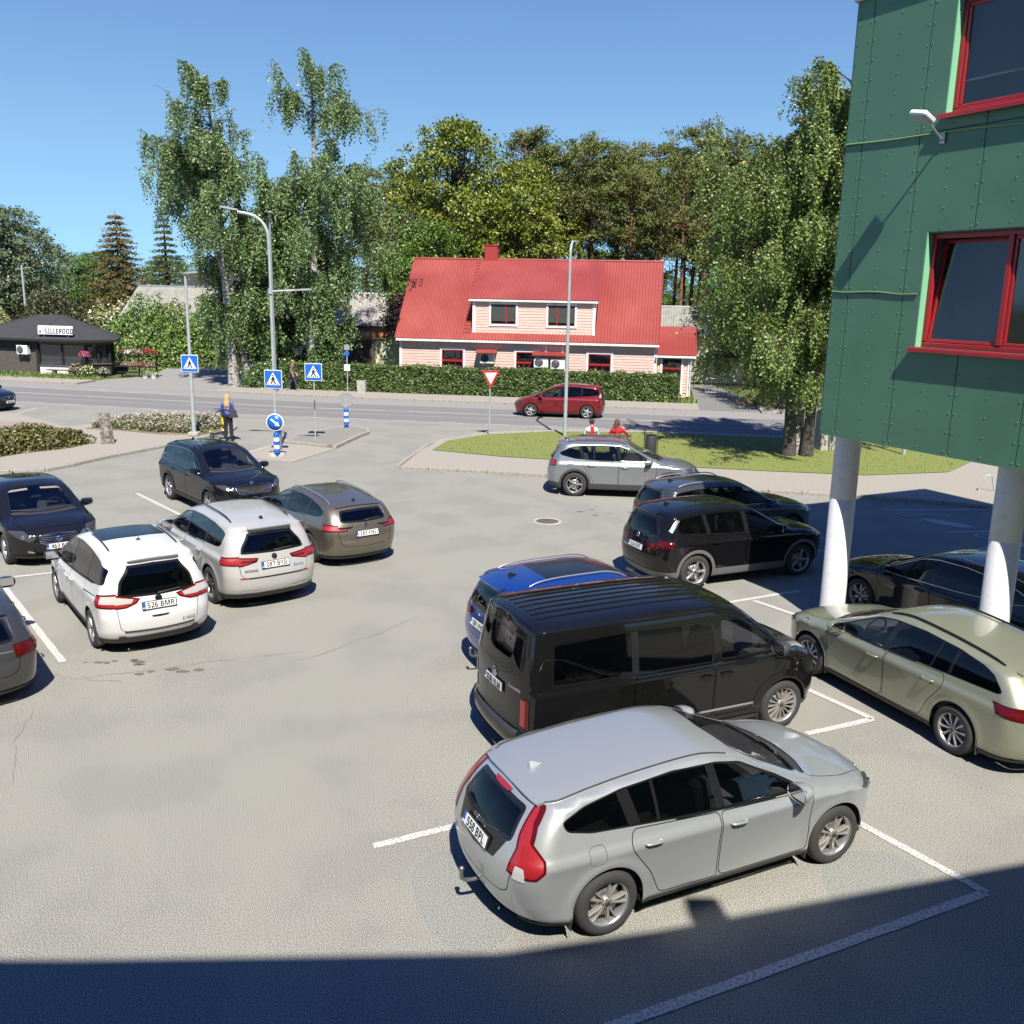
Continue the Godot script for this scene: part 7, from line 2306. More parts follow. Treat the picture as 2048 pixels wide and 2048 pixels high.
# ---------------------------------------------------------------- ground
func ground_materials():
	M.asphalt = tri_mat(mat(Color.WHITE, 0.93, 0.0, 0.3), noise_tex(42, 0.16, grad([[0.38, lin(0.14, 0.137, 0.116)], [0.5, lin(0.25, 0.245, 0.214)], [0.61, lin(0.41, 0.403, 0.358)]]), 2048, 3), 0.19)
	M.asphalt.detail_enabled = true
	M.asphalt.detail_blend_mode = BaseMaterial3D.BLEND_MODE_MUL
	M.asphalt.detail_albedo = noise_tex(43, 0.012, grad([[0.34, Color(0.955, 0.955, 0.957)], [0.46, Color(0.985, 0.985, 0.985)], [0.7, Color(1, 1, 0.995)]]), 1024, 7)
	M.asphalt.uv2_triplanar = true; M.asphalt.uv2_world_triplanar = true; M.asphalt.uv2_scale = Vector3.ONE * 0.035
	M.asphalt.detail_uv_layer = BaseMaterial3D.DETAIL_UV_2
	M.road = tri_mat(mat(Color.WHITE, 0.9, 0.0, 0.3), noise_tex(44, 0.1, grad([[0.25, lin(0.2, 0.193, 0.18)], [0.55, lin(0.27, 0.262, 0.247)], [0.8, lin(0.34, 0.33, 0.312)]]), 1024, 4), 0.3)
	M.lane = tri_mat(mat(Color.WHITE, 0.88, 0.0, 0.3), noise_tex(45, 0.1, grad([[0.25, lin(0.15, 0.147, 0.142)], [0.55, lin(0.2, 0.196, 0.19)], [0.8, lin(0.25, 0.245, 0.238)]]), 1024, 4), 0.3)
	M.pavement = tri_mat(mat(Color.WHITE, 0.93), noise_tex(46, 0.05, grad([[0.25, lin(0.25, 0.225, 0.185)], [0.55, lin(0.32, 0.29, 0.245)], [0.8, lin(0.38, 0.35, 0.3)]]), 1024, 5), 0.35)
	M.red_paver = tri_mat(mat(Color.WHITE, 0.93), noise_tex(47, 0.05, grad([[0.25, lin(0.26, 0.2, 0.165)], [0.8, lin(0.33, 0.26, 0.22)]]), 512, 5), 0.5)
	M.kerb = tri_mat(mat(Color.WHITE, 0.92), noise_tex(48, 0.04, grad([[0.25, lin(0.24, 0.22, 0.185)], [0.8, lin(0.37, 0.345, 0.3)]]), 256, 5), 0.8)
	M.lawn = tri_mat(mat(Color.WHITE, 0.95), noise_tex(49, 0.09, grad([[0.25, lin(0.11, 0.145, 0.03)], [0.5, lin(0.165, 0.2, 0.043)], [0.75, lin(0.25, 0.26, 0.075)]]), 1024, 5), 0.3)
	M.meadow = tri_mat(mat(Color.WHITE, 0.95), noise_tex(50, 0.02, grad([[0.25, lin(0.06, 0.08, 0.02)], [0.75, lin(0.12, 0.14, 0.045)]]), 512, 5), 0.1)
	M.soil = tri_mat(mat(Color.WHITE, 0.95), noise_tex(51, 0.05, grad([[0.25, lin(0.14, 0.11, 0.07)], [0.75, lin(0.3, 0.25, 0.17)]]), 512, 5), 0.6)
	M.gravel = tri_mat(mat(Color.WHITE, 0.95), noise_tex(52, 0.14, grad([[0.25, lin(0.14, 0.13, 0.11)], [0.55, lin(0.24, 0.225, 0.195)], [0.8, lin(0.36, 0.34, 0.3)]]), 512, 4), 0.5)
	# worn paint: asphalt shows through where it has flaked
	M.line = tri_mat(mat(Color.WHITE, 0.85), noise_tex(53, 0.14, grad([[0.3, lin(0.28, 0.27, 0.24)], [0.42, lin(0.44, 0.43, 0.4)], [0.62, lin(0.58, 0.57, 0.54)]]), 512, 4), 0.35)
	M.line_faint = tri_mat(mat(Color.WHITE, 0.85), noise_tex(54, 0.14, grad([[0.25, lin(0.3, 0.285, 0.25)], [0.5, lin(0.42, 0.41, 0.38)], [0.75, lin(0.6, 0.59, 0.56)]]), 512, 4), 0.35)

func sheet(called: String, pts: Array, y: float, m: Material, thick := 0.0) -> MeshInstance3D:
	var p := poly3(pts)
	var b := Buf.new()
	if thick > 0: b.prism(p, y - thick, y)
	else:
		var t := Geometry2D.triangulate_polygon(p)
		for v in p: b.vert(Vector3(v.x, y, v.y), Vector3.UP)
		for k in range(0, t.size(), 3): b.tri(t[k], t[k + 1], t[k + 2])
	return struct(called, b, m)
var stone_mesh: ArrayMesh
func kerbs(parent: Node, pts: Array, top: float, closed := false):
	if stone_mesh == null:
		var b := Buf.new(); b.cbox(Vector3.ZERO, Vector3(0.985, 0.25, 0.15), 0.015); stone_mesh = b.mesh()
	var q := []
	for p in pts: q.append(Vector3(p[0], 0, p[1]))
	if closed: q.append(q[0])
	var cv := spline(q, 6) if q.size() > 2 else q
	# walk the curve in one metre steps
	var d := 0.0
	var last: Vector3 = cv[0]
	for k in range(1, cv.size()):
		var p: Vector3 = cv[k]
		while last.distance_to(p) >= 1.0:
			var nx := last + (p - last).normalized() * 1.0
			var o := part(parent, "kerb_stone", stone_mesh, M.kerb)
			var dirn := (nx - last).normalized()
			o.transform = Transform3D(Basis(dirn, Vector3.UP, dirn.cross(Vector3.UP)), (last + nx) * 0.5 + Vector3(0, top - 0.125 + 0.004 * sin(nx.x * 7.0), 0))
			last = nx
func stripe(p: Vector3, q: Vector3, w: float, y := 0.008, m: Material = null, called := "parking_line"):
	var d := (q - p).normalized()
	var s := d.cross(Vector3.UP) * w * 0.5
	var b := Buf.new()
	var L := p.distance_to(q)
	# slightly uneven edges
	var n := int(max(1, L / 0.25))
	var rng := RandomNumberGenerator.new(); rng.seed = int(absf(p.x * 131 + p.z * 517)) + 3
	for k in n + 1:
		var c := p.lerp(q, float(k) / n)
		b.vert(c + s * rng.randf_range(0.9, 1.08) + Vector3(0, y, 0), Vector3.UP); b.vert(c - s * rng.randf_range(0.9, 1.08) + Vector3(0, y, 0), Vector3.UP)
		if k > 0:
			var i0 := 2 * k - 2
			b.tri(i0, i0 + 1, i0 + 3); b.tri(i0, i0 + 3, i0 + 2)
	struct(called, b, m if m else M.line)
func ln(x0: float, z0: float, x1: float, z1: float, w := 0.11, m: Material = null):
	stripe(Vector3(x0, 0, z0), Vector3(x1, 0, z1), w, 0.008, m)

func grounds():
	var g := Buf.new(); g.flat([Vector3(-700, -0.06, -900), Vector3(700, -0.06, -900), Vector3(700, -0.06, 200), Vector3(-700, -0.06, 200)], Vector3(0, -5, 0))
	struct("ground", g, M.meadow)
	sheet("parking_lot", [[-45, 25], [45, 25], [45, -46], [20, -46], [-60, -60], [-60, 25]], 0.0, M.asphalt)
	# street
	var pts := []
	for a in [-130.0, -90.0, -60.0, -40.0, -30.0, -24.0, -18.0, 0.0, 40.0, 90.0]: pts.append(R(a, 41.3 + bend(a)))
	var far := []
	for a in [90.0, 40.0, 0.0, -18.0, -24.0, -30.0, -40.0, -60.0, -90.0, -130.0]: far.append(R(a, 51.0 + bend(a)))
	var pl := []
	for p in pts + far: pl.append([p.x, p.z])
	sheet("road", pl, 0.005, M.road)
	# wheel-polished darker lanes
	for l in [[42.35, 44.0], [44.25, 45.45], [45.9, 47.9]]:
		var q := []
		for a in [-130.0, -90.0, -60.0, -40.0, -30.0, -24.0, -18.0, 0.0, 40.0, 90.0]:
			var p := R(a, l[0] + bend(a)); q.append([p.x, p.z])
		for a in [90.0, 40.0, 0.0, -18.0, -24.0, -30.0, -40.0, -60.0, -90.0, -130.0]:
			var p := R(a, l[1] + bend(a)); q.append([p.x, p.z])
		sheet("road_lane", q, 0.009, M.lane)
	var dash := func(a0: float, a1: float, o: float, L: float, gap: float, w: float):
		var a := a0
		while a < a1:
			stripe(R(a, o + bend(a)), R(a + L, o + bend(a + L)), w, 0.013, M.line, "road_marking"); a += L + gap
	dash.call(-44.0, 22.0, 45.65, 3.4, 1.15, 0.12)
	dash.call(-44.65, 18.0, 42.15, 1.1, 1.08, 0.12)
	dash.call(-48.0, -25.0, 48.2, 1.15, 1.15, 0.11)
	dash.call(-3.0, 18.0, 48.2, 1.15, 1.15, 0.11)
	# far pavement with kerb
	var fp := func(a0: float, a1: float, o0: float, o1: float, called: String):
		var q := []
		var n := int((a1 - a0) / 6.0) + 1
		for k in n + 1:
			var a := lerpf(a0, a1, float(k) / n); var p := R(a, o0 + bend(a)); q.append([p.x, p.z])
		for k in n + 1:
			var a := lerpf(a1, a0, float(k) / n); var p := R(a, o1 + bend(a)); q.append([p.x, p.z])
		var s := sheet(called, q, 0.12, M.pavement, 0.14)
		var kp := []
		for k in n + 1:
			var a := lerpf(a0, a1, float(k) / n); var p := R(a, o0 - 0.08 + bend(a)); kp.append([p.x, p.z])
		kerbs(s, kp, 0.125)
	fp.call(-25.0, 2.3, 50.4, 53.0, "pavement")
	fp.call(5.5, 40.0, 50.4, 53.0, "pavement")
	fp.call(-110.0, -34.5, 50.6, 52.6, "pavement")
	# drive beside the kiosk and yard behind the hedge
	var dv := []
	for p in [R(-34.4, 51.4), R(-25.2, 50.9), R(-25.0, 53.0), R(-24.2, 57.0), R(-22.5, 64.0), R(-27.0, 76.0), R(-40.0, 77.0), R(-36.0, 66.0), R(-33.5, 59.5), R(-35.0, 55.5)]: dv.append([p.x, p.z])
	sheet("driveway", dv, 0.012, M.road)
	var d2 := []
	for p in [R(2.3, 50.9), R(5.6, 50.9), R(5.6, 53.2), R(4.0, 66.0), R(2.2, 66.0)]: d2.append([p.x, p.z])
	sheet("side_path", d2, 0.012, M.lane)
	# near pavement with the lawn
	var pv := sheet("pavement", [[-3.75, -31.3], [-1.6, -30.95], [1.1, -30.3], [6.36, -28.85], [10.37, -27.95], [13.17, -27.1], [16, -25.6], [24, -20], [40, -14], [40, -36.5], [20, -39.2], [14.5, -40.2], [11.44, -40.1], [5.63, -40.75], [1.5, -40.35], [-1.2, -39.3], [-2.9, -37.2], [-3.4, -34.8]], 0.11, M.pavement, 0.14)
	kerbs(pv, [[-3.8, -31.22], [-1.6, -30.87], [1.1, -30.22], [6.36, -28.77], [10.37, -27.87], [13.17, -27.02], [16, -25.5], [24, -19.9]], 0.115)
	kerbs(pv, [[-3.9, -31.3], [-3.48, -34.8], [-2.98, -37.2], [-1.25, -39.4], [1.5, -40.45], [5.63, -40.85], [11.44, -40.2], [14.5, -40.3], [20, -39.3]], 0.115)
	sheet("lawn", [[-3.0, -34.6], [-2.6, -36.9], [-1.1, -38.8], [1.5, -40.0], [5.6, -40.4], [11.4, -39.5], [14.5, -39.0], [15.93, -37.8], [17.2, -36], [16.8, -34.2], [15, -32], [11.84, -31.1], [8.77, -31.5], [3.34, -32.5], [-0.47, -33.45]], 0.13, M.lawn)
	# left pavement, red pavers, bed
	var pl2 := sheet("pavement", [[-45, -20], [-20.5, -27.4], [-16.2, -29.2], [-14.85, -29.85], [-14.2, -32.1], [-13.0, -34.9], [-12.3, -37.0], [-11.9, -38.4], [-12.0, -40.1], [-12.9, -41.6], [-14.1, -42.0], [-17.2, -41.2], [-18.6, -38.8], [-20.2, -40.4], [-22.9, -42.9], [-45, -44.5]], 0.1, M.pavement, 0.12)
	kerbs(pl2, [[-20.5, -27.32], [-16.2, -29.12], [-14.75, -29.8], [-14.1, -32.1], [-12.9, -34.9], [-12.2, -37.0], [-11.8, -38.4], [-11.9, -40.15], [-12.85, -41.68], [-14.1, -42.1]], 0.106)
	sheet("red_paving", [[-19.5, -33.4], [-18.2, -35.7], [-18.7, -38.5], [-20.1, -40.0], [-24.5, -40.2], [-30, -37]], 0.105, M.red_paver)
	sheet("flower_bed_soil", [[-17.5, -38.3], [-17.4, -40.3], [-16.2, -41.8], [-13.6, -42.0], [-12.3, -41], [-12.1, -38.5], [-12.4, -37.3], [-14, -37.2], [-16, -38.0]], 0.14, M.soil, 0.04)
	# refuge islands
	var rf := sheet("refuge_island", [[-8.76, -36.2], [-8.5, -38.0], [-8.1, -39.1], [-7.3, -40.5], [-6.6, -40.5], [-6.15, -39.3], [-6.35, -38.2], [-6.78, -35.3], [-7.6, -35.7]], 0.12, M.gravel, 0.14)
	kerbs(rf, [[-6.75, -35.1], [-6.28, -38.2], [-6.05, -39.3], [-6.55, -40.55], [-7.35, -40.6], [-8.2, -39.1], [-8.6, -37.9], [-8.85, -36.1]], 0.13)
	kerbs(rf, [[-8.8, -36.1], [-7.7, -35.6], [-6.8, -35.1]], 0.13)
	sheet("refuge_apron", [[-9.14, -32.7], [-7.62, -31.95], [-6.7, -35.0], [-7.6, -35.5], [-8.85, -36.0], [-9.65, -33.9]], 0.03, M.pavement, 0.05)
	# painted lines
	ln(-1.42, -9.04, 4.1, -11.75)
	ln(-0.2, -6.02, 4.86, -8.43)
	ln(4.86, -8.43, 3.55, -10.4)
	ln(4.1, -11.93, 5.2, -12.44)
	ln(5.2, -12.44, 3.9, -14.5)
	ln(0.4, -12.7, 3.9, -14.5)
	ln(2.2, -16.5, 5.9, -18.45)
	ln(4.8, -17.75, 5.45, -16.85)
	ln(-10.0, -17.75, -7.05, -13.95)
	ln(-10.3, -18.26, -7.4, -19.85)
	ln(-10.85, -26.58, -8.0, -23.2)
	ln(7.3, -23.7, 8.2, -22.1); ln(8.2, -22.1, 6.6, -21.2)
	ln(10.6, -26.21, 15.5, -26.8); ln(11.3, -23.75, 15.5, -24.3); ln(12.0, -21.6, 16.0, -22.1)
	stripe(Vector3(-22.81, 0, -42.62), Vector3(-23.12, 0, -45.6), 0.12, 0.014, M.line_faint, "road_marking")
	ln(-9.8, -33.6, -9.0, -36.4, 0.12, M.line_faint)
	# charging-bay pictograms painted in the bays under the wing
	for d in [Vector3(0, 0, 0), Vector3(1.1, 0, 2.35)]:
		var b := Buf.new()
		var loop := spline([Vector3(12.15, 0, -25.95), Vector3(11.6, 0, -25.75), Vector3(11.0, 0, -25.55), Vector3(10.75, 0, -25.75), Vector3(11.0, 0, -25.95), Vector3(11.5, 0, -25.85), Vector3(12.0, 0, -25.65), Vector3(12.3, 0, -25.8)], 6)
		for k in loop.size() - 1:
			var s: Vector3 = (loop[k + 1] - loop[k]).normalized().cross(Vector3.UP) * 0.04
			b.flat([loop[k] + s + d + Vector3(0, 0.008, 0), loop[k] - s + d + Vector3(0, 0.008, 0), loop[k + 1] - s + d + Vector3(0, 0.008, 0), loop[k + 1] + s + d + Vector3(0, 0.008, 0)], Vector3(12, -5, -25))
		b.prism(poly3([[11.2 + d.x, -25.3 + d.z], [11.55 + d.x, -25.2 + d.z], [12.1 + d.x, -24.72 + d.z], [12.35 + d.x, -24.35 + d.z], [12.0 + d.x, -24.25 + d.z], [11.5 + d.x, -24.55 + d.z], [11.3 + d.x, -24.9 + d.z]]), 0.0075, 0.008)
		struct("bay_pictogram", b, M.line_faint)
	# manhole
	var mh := thing("manhole_cover", "round iron manhole cover in the parking lot asphalt", "manhole cover", Vector3(0.93, 0, -24.1))
	var mb := Buf.new(); mb.lathe([Vector2(0.001, 0.012), Vector2(0.28, 0.012), Vector2(0.29, 0.006)], 24); part(mh, "lid", mb, mat(lin(0.12, 0.11, 0.1), 0.7, 0.3))
	var mr := Buf.new(); mr.lathe([Vector2(0.3, 0.004), Vector2(0.3, 0.014), Vector2(0.37, 0.014), Vector2(0.38, 0.002)], 24); part(mh, "ring", mr, M.concrete)
	# worn blue bay paint and drip stains
	var wb := mat(Color.WHITE, 0.9); wb.transparency = BaseMaterial3D.TRANSPARENCY_ALPHA
	tri_mat(wb, noise_tex(71, 0.2, grad([[0.42, Color(0.5, 0.57, 0.64, 0.0)], [0.7, Color(0.5, 0.57, 0.64, 0.28)]]), 1024, 4), 0.3)
	for q in [[[-1.05, -8.75], [-0.3, -9.2], [0.2, -8.6], [0.1, -7.6], [-0.3, -7.3], [-0.75, -7.7]], [[3.2, -8.0], [4.5, -8.7], [4.1, -9.2], [3.3, -9.0]]]: sheet("worn_bay_paint", rounded(Array(poly3(q)), 0.4), 0.006, wb)
	var st := mat(lin(0.12, 0.115, 0.105), 0.8)
	var rs := RandomNumberGenerator.new(); rs.seed = 17
	for q in [[-6.1, -14.0, 0.7, 0.16, 9], [-5.4, -13.7, 0.5, 0.12, 6], [-9.0, -12.3, 0.3, 0.12, 4], [2.4, -25.4, 1.2, 0.6, 6], [2.6, -17.6, 1.0, 0.5, 5]]:
		for e in q[4]:
			var c := Vector2(q[0] + rs.randfn(0, 0.5) * q[2], q[1] + rs.randfn(0, 0.5) * q[3])
			var el := []
			var rr := rs.randf_range(0.02, 0.07)
			for k in 10: el.append(c + Vector2(cos(TAU * k / 10) * 1.6, sin(TAU * k / 10)) * rr * rs.randf_range(0.6, 1.3))
			sheet("oil_drip", el, 0.0055, st)
	# tar-sealed cracks
	var rng := RandomNumberGenerator.new(); rng.seed = 31
	for c in [[-6.5, -13.4, -3.4, -14.4], [-3.4, -14.2, -1.6, -16.4], [-6.6, -12.2, -5.6, -10.4], [-7.0, -13.6, -5.9, -13.0], [1.2, -21.6, 3.6, -23.4]]:
		var p := Vector3(c[0], 0, c[1]); var e := Vector3(c[2], 0, c[3])
		var b := Buf.new()
		var n := 24
		var pv2 := p
		var off := 0.0
		for k in n + 1:
			off += rng.randfn(0, 0.03)
			var d := (e - p).normalized()
			var s := d.cross(Vector3.UP)
			var cpt := p.lerp(e, float(k) / n) + s * off
			var w := rng.randf_range(0.001, 0.006)
			b.vert(cpt + s * w + Vector3(0, 0.004, 0), Vector3.UP); b.vert(cpt - s * w + Vector3(0, 0.004, 0), Vector3.UP)
			if k > 0: b.tri(2 * k - 2, 2 * k - 1, 2 * k + 1); b.tri(2 * k - 2, 2 * k + 1, 2 * k)
		struct("asphalt_crack", b, mat(lin(0.13, 0.125, 0.11), 0.9))

# ---------------------------------------------------------------- street furniture
func post(parent: Node, h: float, r0: float, r1: float, m: Material):
	var b := Buf.new(); b.tube([Vector3.ZERO, Vector3(0, h * 0.35, 0), Vector3(0, h, 0)], [r0, lerpf(r0, r1, 0.4), r1], 12); part(parent, "post", b, m)
const UPRIGHT := Basis(Vector3(1, 0, 0), Vector3(0, 0, 1), Vector3(0, 1, 0))
func flat_shape(parent: Node, called: String, pts: Array, z0: float, z1: float, m: Material):
	var b := Buf.new(); b.prism(poly3(pts), z0, z1, Transform3D(UPRIGHT, Vector3.ZERO)); part(parent, called, b, m)
func crossing_plate(parent: Node, h: float, s: float, turn := 0.0):
	var n := node(parent, "sign_plate", Vector3(0, h, 0)); n.rotation.y = turn
	var k := s / 2
	var bk := Buf.new(); bk.cbox(Vector3(0, 0, 0.055), Vector3(s + 0.02, s + 0.02, 0.03), 0.01); part(n, "plate_back", bk, M.sign_back)
	var rim := Buf.new(); rim.cbox(Vector3(0, 0, 0.072), Vector3(s, s, 0.006), 0.003); part(n, "plate_rim", rim, M.sign_white)
	var bl := Buf.new(); bl.cbox(Vector3(0, 0, 0.077), Vector3(s * 0.94, s * 0.94, 0.006), 0.003); part(n, "plate_face", bl, M.sign_blue)
	flat_shape(n, "white_triangle", [[-0.78 * k, -0.62 * k], [0.78 * k, -0.62 * k], [0, 0.78 * k]], 0.08, 0.083, M.sign_white)
	# walking figure and crossing stripes
	flat_shape(n, "walker_body", [[-0.06 * k, 0.3 * k], [0.09 * k, 0.3 * k], [0.14 * k, -0.05 * k], [0.34 * k, -0.5 * k], [0.22 * k, -0.55 * k], [0.02 * k, -0.14 * k], [-0.2 * k, -0.54 * k], [-0.31 * k, -0.46 * k], [-0.12 * k, -0.06 * k]], 0.0835, 0.086, M.ink)
	flat_shape(n, "walker_arm", [[-0.06 * k, 0.24 * k], [-0.26 * k, -0.02 * k], [-0.19 * k, -0.07 * k], [-0.02 * k, 0.12 * k]], 0.0835, 0.0858, M.ink)
	flat_shape(n, "walker_arm", [[0.08 * k, 0.24 * k], [0.26 * k, 0.04 * k], [0.2 * k, -0.02 * k], [0.06 * k, 0.12 * k]], 0.0835, 0.0858, M.ink)
	var hd := []
	for q in 12: hd.append([cos(TAU * q / 12) * 0.085 * k, 0.42 * k + sin(TAU * q / 12) * 0.085 * k])
	flat_shape(n, "walker_head", hd, 0.0835, 0.0858, M.ink)
	for x in [-0.5, 0.0, 0.5]: flat_shape(n, "crossing_stripe", [[(x - 0.1) * k, -0.56 * k], [(x + 0.1) * k, -0.56 * k], [(x + 0.06) * k, -0.45 * k], [(x - 0.06) * k, -0.45 * k]], 0.083, 0.0848, M.ink)
func lamp_head(parent: Node, at: Vector3, d: Vector3):
	# flat LED head pointing along d
	var x := d.normalized()
	var z := x.cross(Vector3.UP).normalized()
	var y := z.cross(x)
	var b := Buf.new()
	b.prism(poly3([[0, -0.05], [0.12, -0.1], [0.3, -0.14], [0.52, -0.12], [0.6, -0.05], [0.6, 0.05], [0.52, 0.12], [0.3, 0.14], [0.12, 0.1], [0, 0.05]]), -0.02, 0.035, Transform3D(Basis(x, y, z), at))
	var n := part(parent, "lamp_head", b, M.steel_pale)
	var g := Buf.new(); g.prism(poly3([[0.2, -0.1], [0.5, -0.09], [0.5, 0.09], [0.2, 0.1]]), -0.026, -0.0205, Transform3D(Basis(x, y, z), at)); part(n, "lamp_glass", g, M.sign_white)
func bollard_stripes(parent: Node, at: Vector3):
	var r := 0.105
	for k in 5:
		var b := Buf.new(); var y0 := 0.12 + k * 0.135
		b.lathe([Vector2(r, y0), Vector2(r, y0 + 0.135)], 20, Transform3D(Basis.IDENTITY, at)); part(parent, "bollard_band", b, M.sign_blue if k % 2 == 0 else M.sign_white)
	var c := Buf.new(); c.lathe([Vector2(0.06, 0.0), Vector2(0.06, 0.11), Vector2(r, 0.12)], 16, Transform3D(Basis.IDENTITY, at)); c.lathe([Vector2(r, 0.795), Vector2(r * 0.9, 0.82), Vector2(0.001, 0.825)], 20, Transform3D(Basis.IDENTITY, at)); part(parent, "bollard_core", c, M.sign_blue)
func disc_sign(parent: Node, at: Vector3, r: float, turn: float, facing: bool):
	var n := node(parent, "round_sign", at); n.rotation.y = turn
	var zx := Basis(Vector3.RIGHT, PI / 2)
	var b := Buf.new(); b.lathe([Vector2(r + 0.01, -0.02), Vector2(r + 0.012, 0.01), Vector2(r, 0.014), Vector2(0.001, 0.014)], 32, Transform3D(zx, Vector3.ZERO)); part(n, "disc_rim", b, M.sign_white)
	var bb := Buf.new(); bb.lathe([Vector2(r, -0.021), Vector2(0.001, -0.021)], 32, Transform3D(zx, Vector3.ZERO)); part(n, "disc_back", bb, M.sign_back)
	var f := Buf.new(); f.lathe([Vector2(r * 0.93, 0.0145), Vector2(r * 0.93, 0.017), Vector2(0.001, 0.017)], 32, Transform3D(zx, Vector3.ZERO)); part(n, "disc_face", f, M.sign_blue)
	var ar := node(n, "arrow", Vector3(0, 0, 0)); ar.rotation.z = -PI * 0.22
	flat_shape(ar, "arrow_shape", [[-0.62 * r, -0.1 * r], [0.2 * r, -0.1 * r], [0.2 * r, -0.3 * r], [0.7 * r, 0], [0.2 * r, 0.3 * r], [0.2 * r, 0.1 * r], [-0.62 * r, 0.1 * r]], 0.0175, 0.02, M.sign_white)

func furniture():
	# left lamp post with a crossing sign
	var o := thing("lamp_post", "short straight lamp post carrying a crossing sign, at the flower bed", "lamp post", Vector3(-12.67, 0.12, -37.1), 0, "street lamp posts")
	post(o, 6.2, 0.085, 0.05, M.steel_pale)
	var ba := Buf.new(); ba.cbox(Vector3(0, 0.06, 0), Vector3(0.4, 0.14, 0.4), 0.02); part(o, "footing", ba, M.concrete)
	lamp_head(o, Vector3(-0.05, 6.22, 0), Vector3(0.95, 0.1, 0.3))
	crossing_plate(o, 2.82, 0.66)
	# big double-armed lamp post
	o = thing("lamp_post", "tall lamp post with two arms, crossing sign and blue arrow sign", "lamp post", Vector3(-8.46, 0.02, -33.3), 0, "street lamp posts")
	var b := Buf.new()
	b.tube(spline([Vector3(0, 0, 0), Vector3(0, 4, 0), Vector3(0, 7.2, 0), Vector3(-0.1, 7.85, 0), Vector3(-0.45, 8.2, 0.03), Vector3(-1.0, 8.32, 0.06)], 5), 0.052, 12); part(o, "post", b, M.steel_pale)
	lamp_head(o, Vector3(-0.98, 8.38, 0.06), Vector3(-1, 0.16, 0.05))
	var a2 := Buf.new(); a2.tube([Vector3(0, 5.72, 0), Vector3(0.85, 5.78, 0)], 0.035, 8); a2.lathe([Vector2(0.095, 5.64), Vector2(0.095, 5.82)], 14); part(o, "arm", a2, M.steel_pale)
	lamp_head(o, Vector3(0.83, 5.78, 0), Vector3(1, 0.06, 0))
	crossing_plate(o, 2.72, 0.64, -0.12)
	var ft := Buf.new(); ft.lathe([Vector2(0.32, 0.0), Vector2(0.3, 0.09), Vector2(0.12, 0.13)], 20); part(o, "footing", ft, M.concrete)
	var jb := Buf.new(); jb.cbox(Vector3(0.12, 0.55, -0.02), Vector3(0.12, 0.7, 0.2), 0.01); part(o, "door_cover", jb, M.steel)
	disc_sign(o, Vector3(0.03, 1.22, 0.2), 0.3, 0.0, true)
	bollard_stripes(o, Vector3(0.08, 0.04, 0.26))
	var cl := Buf.new()
	for y in [1.1, 1.34]: cl.box(Vector3(0.03, y, 0.1), Vector3(0.06, 0.03, 0.18))
	part(o, "sign_clamp", cl, M.steel)
	# lamp post across the street, mostly hidden
	o = thing("lamp_post", "dark lamp post across the street, seen beside the tall one", "lamp post", R(-21.5, 51.5, 0.12), 0, "street lamp posts")
	post(o, 9.8, 0.09, 0.055, M.steel)
	lamp_head(o, Vector3(0, 9.8, -0.1), Vector3(0.3, 0.05, 1))
	# middle lamp post
	o = thing("lamp_post", "slender lamp post on the lawn in front of the pink house", "lamp post", Vector3(2.12, 0.12, -38.7), 0, "street lamp posts")
	b = Buf.new()
	b.tube(spline([Vector3(0, 0, 0), Vector3(0, 3.6, 0), Vector3(0, 7.1, 0), Vector3(0.02, 7.5, -0.1), Vector3(0.08, 7.75, -0.35), Vector3(0.16, 7.8, -0.7)], 5), [0.075, 0.075, 0.075, 0.075, 0.075, 0.072, 0.068, 0.06, 0.055, 0.05, 0.05, 0.05, 0.05, 0.05, 0.05, 0.05, 0.05, 0.045, 0.045, 0.045, 0.045, 0.045, 0.045, 0.045, 0.045, 0.045], 12); part(o, "post", b, M.steel_pale)
	lamp_head(o, Vector3(0.12, 7.8, -0.66), Vector3(0.35, 0.05, -1))
	# crossing sign on its own post on the refuge
	o = thing("crossing_sign", "blue pedestrian crossing sign on its own post on the refuge island", "road sign", Vector3(-7.75, 0.12, -36.6))
	post(o, 2.95, 0.032, 0.03, M.steel_pale); crossing_plate(o, 2.62, 0.66)
	# keep-right sign seen from behind, on a striped bollard
	o = thing("bollard_sign", "round sign seen from its grey back above a blue and white bollard", "road sign", Vector3(-7.15, 0.12, -40.05))
	post(o, 1.45, 0.03, 0.03, M.steel_pale); bollard_stripes(o, Vector3(0, 0, 0.0)); disc_sign(o, Vector3(0, 1.16, -0.06), 0.3, PI + 0.15, false)
	# yield sign
	o = thing("yield_sign", "red and white triangular give way sign at the lawn's edge", "road sign", Vector3(-1.0, 0.12, -38.8))
	post(o, 2.65, 0.03, 0.03, M.steel_pale)
	var yn := node(o, "sign_plate", Vector3(0, 2.36, 0)); yn.rotation.y = 0.5
	flat_shape(yn, "plate_back", [[-0.42, 0.28], [0.42, 0.28], [0, -0.45]], 0.035, 0.05, M.sign_back)
	flat_shape(yn, "red_border", [[-0.41, 0.27], [0.41, 0.27], [0, -0.44]], 0.051, 0.056, M.sign_red)
	flat_shape(yn, "white_field", [[-0.28, 0.19], [0.28, 0.19], [0, -0.28]], 0.057, 0.06, M.sign_white)
	# bus stop post and concrete bin by the hedge
	o = thing("stop_post", "thin sign post with small white and blue plates by the hedge", "road sign", R(-17.6, 52.6, 0.12))
	post(o, 2.75, 0.03, 0.03, M.steel_pale)
